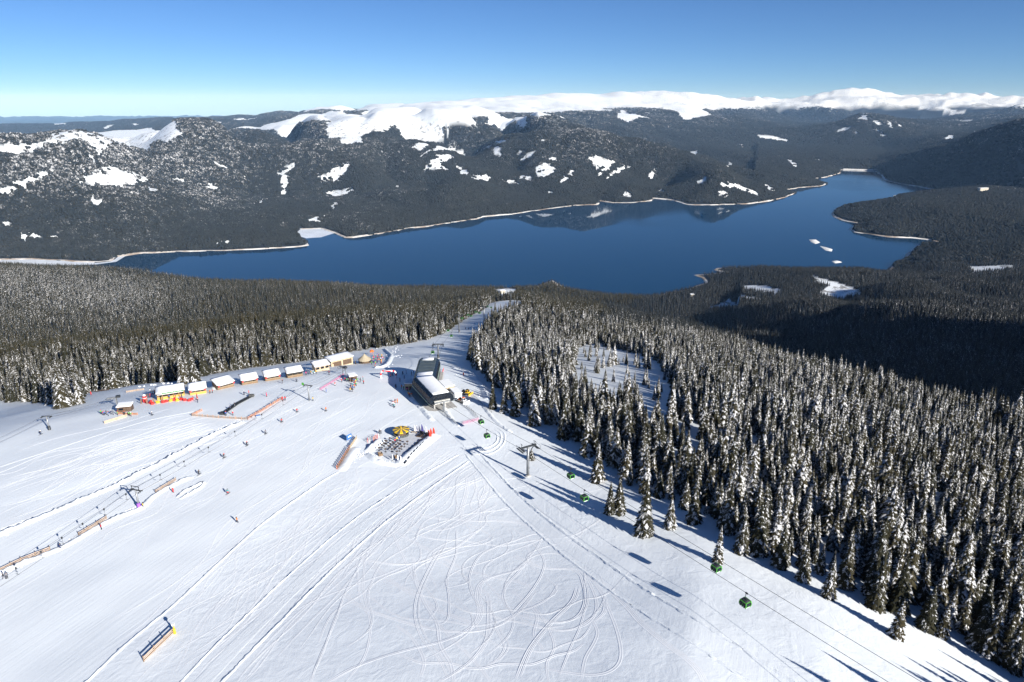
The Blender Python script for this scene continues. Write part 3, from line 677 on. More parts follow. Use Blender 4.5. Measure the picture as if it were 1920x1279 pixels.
BARK = mat('bark', (0.075, 0.055, 0.04), 0.9, var=0.3, scale=8)

def tree_arrays(seed, levels, per, r0, strips=True, core=True):
    """one spruce, height 1: whorls of drooping boughs, each carrying its own load of snow"""
    g = random.Random(seed); V = []; F = []; S = []
    lean = g.uniform(-0.008, 0.008)
    def add(p, s): V.append(p); S.append(s); return len(V) - 1
    for li in range(levels):
        t = (li + g.uniform(-0.25, 0.25)) / levels
        z = 0.07 + 0.92 * max(t, 0) ** 0.93
        R = r0 * ((1 - t) ** 0.95) * g.uniform(0.85, 1.15) + 0.012
        n = max(4, int(per * (0.55 + 0.6 * (1 - t)))); a0 = g.uniform(0, 6.28)
        for k in range(n):
            a = a0 + 6.283 * k / n + g.uniform(-0.25, 0.25); ln = R * g.choice((0.72, 0.9, 1.0, 1.0, 1.12)) * g.uniform(0.9, 1.1)
            dr = ln * g.uniform(0.35, 0.80); wd = ln * g.uniform(0.20, 0.32)
            s = min(1, max(0, g.random() * 0.9 + 0.05)); ca, sa = math.cos(a), math.sin(a); cx = lean * z
            def P(rad, side, dz): return (cx + ca * rad - sa * side, sa * rad + ca * side, z + dz)
            i0 = add(P(0, 0, 0.012), s + 0.35); im = add(P(ln * 0.55, 0, -dr * 0.30), s - 0.05)
            il = add(P(ln * 0.62, wd, -dr * 0.62), s + 0.12); ir = add(P(ln * 0.62, -wd, -dr * 0.62), s + 0.12); it = add(P(ln, 0, -dr), s + 0.05)
            F += [(i0, im, il), (i0, ir, im), (il, im, it), (im, ir, it)]
    if core:
        n = 6; base = [add((math.cos(6.283 * k / n) * r0 * 0.42, math.sin(6.283 * k / n) * r0 * 0.42, 0.06), 3.0) for k in range(n)]
        tip = add((lean, 0, 1.02), 0.6)
        F += [(base[k], base[(k + 1) % n], tip) for k in range(n)]
    return np.array(V), np.array(F), np.array(S)
def proto(name, arr, m=None):
    V, F, S = arr; o = np_mesh(name, V, F, m or NEEDLE, smooth=False, attrs={'load': S}); col.objects.unlink(o); return o
def far_clump(seed, n, spread):
    """a handful of distant spruces, each two jagged cones"""
    g = random.Random(seed); V = []; F = []; S = []; m = 6
    for q in range(n):
        ox = g.uniform(-spread, spread); oy = g.uniform(-spread, spread); h = g.uniform(0.62, 1.12); r = 0.33 * g.uniform(0.8, 1.2); b = len(V); a0 = g.uniform(0, 6.28)
        for z, rk in ((-0.15, 0.95), (0.44, 1.0)):
            for k in range(m):
                rad = r * rk * g.uniform(0.8, 1.2); V.append((ox + rad * math.cos(a0 + 6.283 * k / m), oy + rad * math.sin(a0 + 6.283 * k / m), (z + g.uniform(-0.05, 0.05)) * h)); S.append(0.25 + 0.5 * g.random())
        V.append((ox, oy, 0.72 * h)); S.append(0.25 + 0.5 * g.random()); t = len(V) - 1
        for k in range(m):
            k2 = (k + 1) % m; F += [(b + k, b + k2, b + m + k2), (b + k, b + m + k2, b + m + k), (b + m + k, b + m + k2, t)]
    return np.array(V), np.array(F), np.array(S)
NEAR_ARR = [tree_arrays(101, 40, 15, 0.155), tree_arrays(102, 36, 16, 0.178), tree_arrays(103, 42, 13, 0.13), tree_arrays(104, 34, 17, 0.205)]
NEAR_P = [proto('near_spruce', a) for a in NEAR_ARR]
MID_P = [proto('mid_spruce', tree_arrays(s, 13, 8, r), NEEDLE) for s, r in ((201, 0.16), (202, 0.19), (203, 0.14))]
MIDR_P = [proto('shade_spruce', tree_arrays(s, 13, 8, r), NEEDLE_FAR) for s, r in ((211, 0.16), (212, 0.19), (213, 0.14))]  # darker needles for the right side, its shade put into their colour
FAR_P = [proto('far_spruces', far_clump(s, 8, 0.5), NEEDLE_FAR) for s in (301, 302, 303)]

def scatter(protos, pts, scl, rot, name, nrm=None):
    """points -> instances of the given spruces through geometry nodes"""
    me = bpy.data.meshes.new(name); me.vertices.add(len(pts)); me.vertices.foreach_set('co', pts.astype(np.float32).ravel())
    for an, av in (('sc', scl), ('rz', rot), ('pick', rng.integers(0, len(protos), len(pts)).astype(float))):
        a = me.attributes.new(an, 'FLOAT', 'POINT'); a.data.foreach_set('value', av.astype(np.float32))
    if nrm is not None:
        a = me.attributes.new('nrm', 'FLOAT_VECTOR', 'POINT'); a.data.foreach_set('vector', nrm.astype(np.float32).ravel())
    o = bpy.data.objects.new(name, me); col.objects.link(o)
    ng = bpy.data.node_groups.new(name, 'GeometryNodeTree')
    ng.interface.new_socket('Geometry', in_out='INPUT', socket_type='NodeSocketGeometry'); ng.interface.new_socket('Geometry', in_out='OUTPUT', socket_type='NodeSocketGeometry')
    N = ng.nodes; L = ng.links; gi = N.new('NodeGroupInput'); go = N.new('NodeGroupOutput'); jn = N.new('GeometryNodeJoinGeometry')
    def attr(n):
        a = N.new('GeometryNodeInputNamedAttribute'); a.data_type = 'FLOAT'; a.inputs['Name'].default_value = n; return a.outputs[0]
    comb = N.new('ShaderNodeCombineXYZ'); L.new(attr('rz'), comb.inputs[2]); e2r = N.new('FunctionNodeEulerToRotation'); L.new(comb.outputs[0], e2r.inputs[0])
    rot_out = e2r.outputs[0]
    if nrm is not None:
        na = N.new('GeometryNodeInputNamedAttribute'); na.data_type = 'FLOAT_VECTOR'; na.inputs['Name'].default_value = 'nrm'
        al = N.new('FunctionNodeAlignRotationToVector'); al.axis = 'Z'; L.new(e2r.outputs[0], al.inputs['Rotation']); L.new(na.outputs[0], al.inputs['Vector']); rot_out = al.outputs[0]
    cs = N.new('ShaderNodeCombineXYZ'); s_ = attr('sc')
    for i in range(3): L.new(s_, cs.inputs[i])
    for k, p in enumerate(protos):
        oi = N.new('GeometryNodeObjectInfo'); oi.inputs['Object'].default_value = p; oi.inputs['As Instance'].default_value = True
        cmpn = N.new('FunctionNodeCompare'); cmpn.data_type = 'FLOAT'; cmpn.operation = 'EQUAL'; cmpn.inputs[1].default_value = k; cmpn.inputs['Epsilon'].default_value = 0.1
        L.new(attr('pick'), cmpn.inputs[0])
        ip = N.new('GeometryNodeInstanceOnPoints'); L.new(gi.outputs[0], ip.inputs['Points']); L.new(cmpn.outputs[0], ip.inputs['Selection'])
        L.new(oi.outputs['Geometry'], ip.inputs['Instance']); L.new(rot_out, ip.inputs['Rotation']); L.new(cs.outputs[0], ip.inputs['Scale']); L.new(ip.outputs[0], jn.inputs[0])
    L.new(jn.outputs[0], go.inputs[0]); md = o.modifiers.new('spruces', 'NODES'); md.node_group = ng
    return o

# line of sight over the bare ground, so that slopes the camera (and a step to its side) cannot see stay bare
tanv = (Zg - CAMZ) / Rg
blk = np.maximum.accumulate(np.concatenate([np.full((NA, 1), -9.0), tanv[:, :-1]], 1), axis=1)
def seen(x, y, z, r, h):
    i = np.clip(np.searchsorted(azr, np.arctan2(x, y)), 0, NA - 1); k = np.clip(np.searchsorted(rr, r) - 2, 0, NR - 1)
    return (z + h - CAMZ) / r > blk[i, k] - 0.004
def candidates(r0, r1, az0, az1, sp, jitter=0.42):
    """jittered polar rows; sp(r) is the spacing"""
    xs = []; r = r0; row = 0
    while r < r1:
        s = sp(r); n = int(math.radians(az1 - az0) * r / s)
        a = np.radians(az0) + (np.arange(n) + 0.5 * (row % 2) + rng.uniform(-jitter, jitter, n)) * s / r
        rj = r + rng.uniform(-jitter, jitter, n) * s * 0.9
        xs.append(np.stack([rj * np.sin(a), rj * np.cos(a)], -1)); r += s * 0.9; row += 1
    p = np.concatenate(xs); return p[:, 0], p[:, 1]
def grow(x, y, h, keep=None):
    z = zat(x, y); r = np.hypot(x, y)
    ok = ~open_snow(x, y, z, r)
    i = np.clip(np.searchsorted(azr, np.arctan2(x, y)) - 1, 0, NA - 1); k = np.clip(np.searchsorted(rr, r) - 1, 0, NR - 1)
    ok &= (SHORE[i, k] > 15)
    ok &= seen(x, y, z, r, h) | (r < 430)
    return ok, z, r
# ---- near woods: every tree a full spruce
x, y = candidates(95, 640, -49, 60, lambda r: 4.3)
h = np.clip(rng.normal(11.2, 3.0, len(x)), 4.5, 19)
dens = fbm(x / 40, y / 40, 2, 90)
h *= 1 + 0.25 * dens
ok, z, r = grow(x, y, h)
sprs = np.zeros(len(x), bool)
for q in SPARSE_W: sprs |= pip(q, x + fbm(x / 12, y / 12, 2, 3) * 6, y + fbm(x / 12, y / 12, 2, 4) * 6)
ok &= ~sprs | (rng.random(len(x)) < 0.06); h = np.where(sprs, h * 0.7, h)
ok &= ~((dens > 0.42) & (rng.random(len(x)) < 0.6))
ok &= (np.abs(np.degrees(np.arctan2(x, y))) < 47) | (r < 330)
NX, NY, NZ, NH = x[ok], y[ok], z[ok], h[ok]
near_d = np.sqrt(NX ** 2 + NY ** 2 + (CAMZ - NZ) ** 2)
in_frame = np.zeros(len(NX), bool)
fw = NY * CP + (CAMZ - NZ) * SP; dn = -NY * SP + (CAMZ - NZ) * CP
PXn = 960 + FOC * NX / fw; PYn = 639.5 + FOC * dn / fw
in_frame = (PXn > -10) & (PXn < 1930) & (PYn < 1300)
order = np.argsort(np.where(in_frame, near_d, 1e9))
N_IND = 282
ind = order[:N_IND]; rest = np.setdiff1d(np.arange(len(NX)), ind)
cra = []
def crown_mesh(k):
    V, F, S = NEAR_ARR[k]; return NEAR_P[k].data
TRUNK = MB().tube([(0, 0, -0.06), (0, 0, 0.25), (0, 0, 0.93)], [0.016, 0.012, 0.003], 6).mesh('trunk'); TRUNK.materials.append(BARK)
def spruce(x, y, z, h, rz, k, label, group=None, wide=1.0):
    t = thing('spruce_tree', (x, y, z - 0.1), rz, label, 'tree', group); t.scale = (h * wide, h * wide, h)
    for nm, me in (('trunk', TRUNK), ('crown', crown_mesh(k))):
        o = bpy.data.objects.new(nm, me); col.objects.link(o); o.parent = t
    return t
for i in ind:
    left = PXn[i] < 880
    spruce(NX[i], NY[i], NZ[i], NH[i], rng.uniform(0, 6.28), int(rng.integers(0, 4)),
           'snow-dusted spruce in the front rows of the wood behind the huts' if left else 'snow-laden spruce in the dense wood along the right side of the run',
           'spruces behind the huts' if left else 'spruces in the wood right of the run')
pts = np.stack([NX, NY, NZ - 0.1], -1)[rest]
o = scatter(NEAR_P, pts, NH[rest], rng.uniform(0, 6.28, len(rest)), 'near_forest')
tag(o, 'dense snow-laden spruce forest filling the slopes around the run', 'forest', kind='stuff')
# ---- woods down to the lake
x, y = candidates(640, 2700, -47, 47, lambda r: 4.6 + (r - 640) * 0.0016)
h = np.clip(rng.normal(13, 2.6, len(x)), 7, 20)
ok, z, r = grow(x, y, h)
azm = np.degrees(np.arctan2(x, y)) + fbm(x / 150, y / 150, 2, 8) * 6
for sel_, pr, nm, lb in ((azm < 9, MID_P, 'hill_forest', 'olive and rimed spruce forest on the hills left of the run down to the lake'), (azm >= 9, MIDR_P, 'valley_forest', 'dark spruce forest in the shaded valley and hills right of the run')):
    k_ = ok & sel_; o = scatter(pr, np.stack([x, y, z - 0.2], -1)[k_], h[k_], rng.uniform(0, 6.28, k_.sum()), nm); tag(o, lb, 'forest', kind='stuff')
# ---- woods across the lake
x, y = candidates(2300, 17000, -46, 46, lambda r: max(10.0, r / 310.0))
r = np.hypot(x, y); h = np.clip(rng.normal(17, 3, len(x)), 10, 25) * np.clip(r / 7000, 0.9, 1.3)
i = np.clip(np.searchsorted(azr, np.arctan2(x, y)) - 1, 0, NA - 1)
far_side = (r > 0.5 * (lns + lfs)[i]) | (r > 2700)
x, y, h = x[far_side], y[far_side], h[far_side]
ok, z, r = grow(x, y, h)
ik = np.clip(np.searchsorted(azr, np.arctan2(x, y)) - 1, 0, NA - 1); kk_ = np.clip(np.searchsorted(rr, r) - 1, 0, NR - 1)
ok |= (r < 4700) & (rng.random(len(x)) < 0.05) & (SHORE[ik, kk_] > 40)      # scattered trees left in the cuttings
e_ = 25.0; nx = -(zat(x + e_, y) - zat(x - e_, y)) / (2 * e_); ny = -(zat(x, y + e_) - zat(x, y - e_)) / (2 * e_)
nv = np.stack([nx, ny, np.ones_like(nx)], -1)
o = scatter(FAR_P, np.stack([x, y, z - 0.5], -1)[ok], h[ok], rng.uniform(0, 6.28, ok.sum()), 'mountain_forest', nv[ok])
tag(o, 'frosted forest covering the mountains across the lake', 'forest', kind='stuff')
# ================================================================== gondola line
STEEL = mat('galvanised_steel', (0.30, 0.31, 0.32), 0.45, 0.6, 0.15, 1.5)
DKSTEEL = mat('dark_steel', (0.05, 0.055, 0.06), 0.5, 0.4, 0.2, 2)
CABLE = mat('steel_rope', (0.06, 0.06, 0.065), 0.6, 0.3)
GREEN = mat('green_paint', (0.06, 0.29, 0.025), 0.4, 0, 0.1, 3)
DGLASS = mat('tinted_glass', (0.006, 0.010, 0.018), 0.25, 0, 0.2, 1, spec=0.25)
WHITE = mat('white_panel', (0.78, 0.79, 0.80), 0.5, 0, 0.06, 2)
CONC = mat('concrete', (0.38, 0.37, 0.36), 0.85, 0, 0.15, 1.2)
SNOWCAP = mat('settled_snow', (0.84, 0.86, 0.90), 0.6, 0, 0.04, 0.8, bump=0.5)
BLACK = mat('black_rubber', (0.02, 0.02, 0.022), 0.6, 0, 0.2, 4)
YELLOW = mat('yellow_paint', (0.75, 0.45, 0.02), 0.5, 0, 0.08, 3)
ORANGE = mat('orange_paint', (0.75, 0.16, 0.03), 0.55, 0, 0.15, 3)
RED = mat('red_fabric', (0.62, 0.035, 0.03), 0.6, 0, 0.12, 4)
WOOD = mat('pine_board', (0.22, 0.145, 0.085), 0.75, 0, 0.25, 1.6)
DWOOD = mat('dark_board', (0.11, 0.07, 0.045), 0.8, 0, 0.3, 1.6)
PALEWOOD = mat('pale_board', (0.50, 0.40, 0.27), 0.75, 0, 0.2, 1.4)
METALROOF = mat('sheet_roof', (0.10, 0.125, 0.13), 0.45, 0.3, 0.15, 0.6)
PINK = mat('pink_net', (0.70, 0.16, 0.32), 0.7, 0, 0.15, 4)
BLUE = mat('blue_banner', (0.05, 0.16, 0.42), 0.6, 0, 0.15, 2)

def project(p):
    fw = p[1] * CP + (CAMZ - p[2]) * SP; dn = -p[1] * SP + (CAMZ - p[2]) * CP
    return 960 + FOC * p[0] / fw, 639.5 + FOC * dn / fw
def height_to(base, py_top):
    """height of an upright standing at base whose top is seen at row py_top"""
    k = (py_top - 639.5) / FOC; c = base.y * (SP + k * CP) / (CP - k * SP); return CAMZ - c - base.z
def w_of(px, base):
    """metres across per px pixels at a point"""
    return px * (base.y * CP + (CAMZ - base.z) * SP) / FOC

def make_tower(base, H, dirv, label, gauge=4.6, pad=None):
    rz = math.atan2(dirv.y, dirv.x) - math.pi / 2         # local Y runs along the rope
    t = thing('gondola_tower', base, rz, label, 'lift tower', 'gondola towers')
    MB().lathe([(0.9, -0.6), (0.85, 0.25), (0.6, 0.45), (0, 0.45)], 12).build('footing', CONC, t, True)
    m = MB().tube([(0, 0, 0.3), (0, 0, H * 0.55), (0, 0, H)], [0.42, 0.38, 0.32], 14).build('mast', STEEL, t, True)
    f = MB()
    for z in (H * 0.28, H * 0.55): f.lathe([(0.36, z - 0.08), (0.5, z - 0.08), (0.5, z + 0.08), (0.36, z + 0.08)], 14)
    f.build('flange', STEEL, m)
    ld = MB(); ld.bar((-0.2, -0.55, 0.6), (-0.2, -0.5, H - 0.2), 0.06); ld.bar((0.2, -0.55, 0.6), (0.2, -0.5, H - 0.2), 0.06)
    for k in range(int(H / 0.6)): ld.bar((-0.2, -0.54, 0.9 + k * 0.6), (0.2, -0.54, 0.9 + k * 0.6), 0.04)
    ld.build('ladder', DKSTEEL, m)
    a = MB(); a.box((0, 0, H + 0.15), (gauge + 0.9, 0.42, 0.46)); a.bar((-gauge * 0.25, 0, H - 1.0), (-gauge * 0.45, 0, H), 0.2); a.bar((gauge * 0.25, 0, H - 1.0), (gauge * 0.45, 0, H), 0.2)
    a.build('crossarm', DKSTEEL, t)
    lf = MB()
    for sx in (-1, 1):
        lf.bar((sx * gauge / 2, 0, H + 0.3), (sx * gauge / 2, 0, H + 1.35), 0.12); lf.bar((sx * gauge / 2, -0.6, H + 1.35), (sx * gauge / 2, 0.6, H + 1.35), 0.1)
    lf.build('lifting_frame', DKSTEEL, t)
    for sx in (-1, 1):
        b = MB(); x = sx * gauge / 2
        b.box((x, 0, H - 0.2), (0.2, 3.4, 0.22)); b.box((x + sx * 0.55, 0, H - 0.55), (0.5, 3.8, 0.06))
        for e in (-1, 1): b.bar((x + sx * 0.78, e * 1.9, H - 0.55), (x + sx * 0.78, e * 1.9, H + 0.5), 0.05)
        b.bar((x + sx * 0.78, -1.9, H + 0.5), (x + sx * 0.78, 1.9, H + 0.5), 0.05)
        s = b.build('sheave_assembly', DKSTEEL, t)
        w = MB()
        for k in range(6):
            yk = -1.4 + 0.56 * k
            w.tube([(x - 0.09, yk, H - 0.42), (x + 0.09, yk, H - 0.42)], 0.22, 10)
        w.build('sheave', BLACK, s)
    if pad: MB().lathe([(0.62, 0.1), (0.62, 2.0), (0.4, 2.0)], 12).build('base_padding', pad, t, True)
    return t

def cabin_parts():
    """gondola cabin hung below the rope: origin at the grip on the rope"""
    t = thing('gondola_cabin', (0, 0, 0)); D = -4.05
    def ring(z, hx, hy, c=0.22): return [(hx - c, -hy, z), (hx, -hy + c, z), (hx, hy - c, z), (hx - c, hy, z), (-hx + c, hy, z), (-hx, hy - c, z), (-hx, -hy + c, z), (-hx + c, -hy, z)]
    def skin(name, rings, m, parent, cap0=False, cap1=False):
        b = MB(); vs = sum(rings, []); fs = []
        for i in range(len(rings) - 1):
            for k in range(8): fs.append((i * 8 + k, i * 8 + (k + 1) % 8, (i + 1) * 8 + (k + 1) % 8, (i + 1) * 8 + k))
        if cap0: fs.append(tuple(range(7, -1, -1)))
        if cap1: fs.append(tuple((len(rings) - 1) * 8 + k for k in range(8)))
        b.add(vs, fs); return b.build(name, m, parent)
    skin('lower_panel', [ring(D, 0.72, 0.80), ring(D + 0.12, 0.82, 0.90), ring(D + 0.55, 0.97, 1.05)], WHITE, t, cap0=True)
    skin('window', [ring(D + 0.55, 0.97, 1.05), ring(D + 1.1, 1.02, 1.10), ring(D + 1.75, 0.90, 0.98)], DGLASS, t)
    skin('roof', [ring(D + 1.75, 0.90, 0.98), ring(D + 2.0, 0.80, 0.86), ring(D + 2.12, 0.6, 0.66)], DKSTEEL, t, cap1=True)
    fr = MB()
    for sx in (-1, 1):
        for sy in (-1, 1):
            pts = [(sx * 0.75, sy * 0.84, D + 0.1), (sx * 0.955, sy * 1.04, D + 0.6), (sx * 0.99, sy * 1.08, D + 1.1), (sx * 0.87, sy * 0.96, D + 1.78)]
            for a, b in zip(pts, pts[1:]): fr.bar(a, b, 0.20, 0.20)
        fr.bar((sx * 0.93, -0.95, D + 1.82), (sx * 0.93, 0.95, D + 1.82), 0.16); fr.bar((sx * 1.0, -1.0, D + 0.6), (sx * 1.0, 1.0, D + 0.6), 0.12)
    for sy in (-1, 1): fr.bar((-0.9, sy * 0.99, D + 1.82), (0.9, sy * 0.99, D + 1.82), 0.16); fr.bar((-0.9, sy * 1.07, D + 0.6), (0.9, sy * 1.07, D + 0.6), 0.12)
    fr.build('frame', GREEN, t)
    dr = MB(); dr.bar((1.04, 0, D + 0.25), (1.08, 0, D + 1.1), 0.07); dr.bar((1.08, 0, D + 1.1), (0.96, 0, D + 1.75), 0.07); dr.build('door_seam', GREEN, t)
    sk = MB()
    for k in range(3): sk.box((1.08, -0.6 + 0.6 * k, D + 0.6), (0.12, 0.3, 0.5))
    sk.build('ski_rack', DKSTEEL, t)
    hg = MB(); hg.tube([(0, 0, D + 2.05), (0, 0, D + 2.6), (0.28, 0, D + 3.0), (0.28, 0, -0.25), (0.05, 0, -0.05)], 0.075, 8); hg.bar((0, -0.7, D + 2.14), (0, 0.7, D + 2.14), 0.14)
    hg.build('hanger', DKSTEEL, t, True)
    MB().box((0, 0, -0.02), (0.34, 0.75, 0.3)).build('grip', DKSTEEL, t)
    return t
CABIN0 = cabin_parts(); cab_used = [False]
def cabin(p, dirv, label):
    c = CABIN0 if not cab_used[0] else copy_tree(CABIN0); cab_used[0] = True
    c.location = p; c.scale = (0.76, 0.76, 0.76); c.rotation_euler = (0, 0, math.atan2(dirv.y, dirv.x) - math.pi / 2)
    return tag(c, label, 'gondola cabin', 'gondola cabins on the rope')

def rope_pts(a, b, sag, n=16):
    return [Vector(a).lerp(Vector(b), i / n) - Vector((0, 0, sag * 4 * (i / n) * (1 - i / n))) for i in range(n + 1)]
def rope(paths, label, rad=0.045):
    pts = []
    for p in paths: pts += p if not pts else p[1:]
    return tag(MB().tube(pts, rad, 5).build('haul_rope', CABLE), label, 'cable', 'haul ropes of the gondola')
def at_px(pts, px):
    best = None
    for a, b in zip(pts, pts[1:]):
        for k in range(20):
            q = a.lerp(b, k / 20); d = abs(project(q)[0] - px)
            if best is None or d < best[0]: best = (d, q, (b - a).normalized())
    return best[1], best[2]

SB_REAR = hit(806, 712); SB_BEND = hit(797, 740); SB_FRONT = hit(829, 769)
T1 = hit(990, 893); H1 = height_to(T1, 838)
L1 = (T1 - SB_FRONT); L1.z = 0; L1.normalize(); P1v = Vector((L1.y, -L1.x, 0))     # P1v: to the right when looking along the line
make_tower(T1, H1, L1, 'tall grey gondola tower standing alone beside the cat track with a long shadow')
def beyond_rope(side, px, py):
    o = T1 + P1v * (side * 2.3) + Vector((0, 0, H1 - 0.2)); a, t = ray(px, py); ta = math.tan(a)
    s = (ta * o.y - o.x) / (L1.x - ta * L1.y); q = o + L1 * s; d = math.hypot(q.x, q.y); z = CAMZ - t * d
    e = o + L1 * (s * 1.75); e.z = o.z + (z - o.z) * 1.75; return o, e
o1, e1 = beyond_rope(1, 1400, 1108); o2, e2 = beyond_rope(-1, 1345, 1044)
if o1.x > o2.x: pass
RA = rope_pts(o1, e1, 0.5); RB = rope_pts(o2, e2, 0.5)
ST_F = SB_FRONT + Vector((0, 0, 6.0)); ST_R = SB_REAR + Vector((0, 0, 6.0))
RA0 = rope_pts(ST_F + P1v * 2.3, o1, 0.6); RB0 = rope_pts(ST_F - P1v * 2.3, o2, 0.6)
rope([RA0, RA], 'thin gondola rope running from the station past the lone tower, lower of two'); rope([RB0, RB], 'thin gondola rope running from the station past the lone tower, nearer the trees')
T3 = hit(822, 672); H3h = height_to(T3, 646); T4 = hit(861, 623); H4h = height_to(T4, 591); T5 = hit(908, 612); H5h = height_to(T5, 575)
T6 = hit(958, 567); H6h = 12.0
def flat(v): v = v.copy(); v.z = 0; return v.normalized()
LV = [flat(T3 - SB_REAR), flat(T4 - T3), flat(T5 - T4), flat(T6 - T5)]
tw = [(T3, H3h, flat(LV[0] + LV[1]), 'gondola tower with dark padded foot just behind the station'), (T4, H4h, flat(LV[1] + LV[2]), 'gondola tower halfway down the tree-lined run behind the station'),
      (T5, H5h, flat(LV[2] + LV[3]), 'slender gondola tower rising behind the wood right of the run'), (T6, H6h, LV[3], 'farthest gondola tower where the run drops out of sight')]
for b, h_, d_, lb in tw: make_tower(b, h_, d_, lb, pad=DKSTEEL)
def arm(b, h_, d_, s): return b + Vector((d_.y, -d_.x, 0)) * (s * 2.3) + Vector((0, 0, h_ - 0.2))
BR = []
for s in (1, -1):
    q = [ST_R + Vector((LV[0].y, -LV[0].x, 0)) * (s * 2.3)] + [arm(b, h_, d_, s) for b, h_, d_, lb in tw]
    segs = [rope_pts(a, b, 1.0) for a, b in zip(q, q[1:])]
    full = []
    for g in segs: full += g if not full else g[1:]
    BR.append(full); rope([full], 'gondola rope descending over the run behind the station, %s of the pair' % ('right' if s == 1 else 'left'))
cabin(at_px(RA, 1400)[0], L1, 'large green gondola cabin lowest in the picture, above open snow')
cabin(at_px(RB, 1344)[0], L1, 'green gondola cabin hanging in front of the lone spruce')
cabin(at_px(RA, 1097)[0], L1, 'green gondola cabin over the tree shadows below the lone tower')
cabin(at_px(RB, 1070)[0], L1, 'green gondola cabin just past the lone tower, upper of two')
cabin(at_px(RA0, 913)[0], L1, 'green gondola cabin between station and lone tower, lower of two')
cabin(at_px(RB0, 902)[0], L1, 'green gondola cabin leaving the station by the pink net')
for px, s, lb in ((811, 1, 'green gondola cabin above the run beside the first tower behind the station'), (846, 0, 'green gondola cabin low over the shaded run'), (840, 1, 'green gondola cabin in front of the dark wood edge'),
                  (866, 0, 'gondola cabin right beside the second tower behind the station'), (877, 1, 'gondola cabin between the second and third tower behind the station'), (883, 0, 'gondola cabin in front of the spruces past the second tower'), (892, 1, 'small gondola cabin in front of the dark spruces'),
                  (899, 0, 'small gondola cabin approaching the slender tower'), (914, 1, 'tiny gondola cabin just beyond the slender tower'), (921, 0, 'tiny gondola cabin over the far blue shaded run')):
    p, d_ = at_px(BR[s], px); cabin(p, d_, lb)

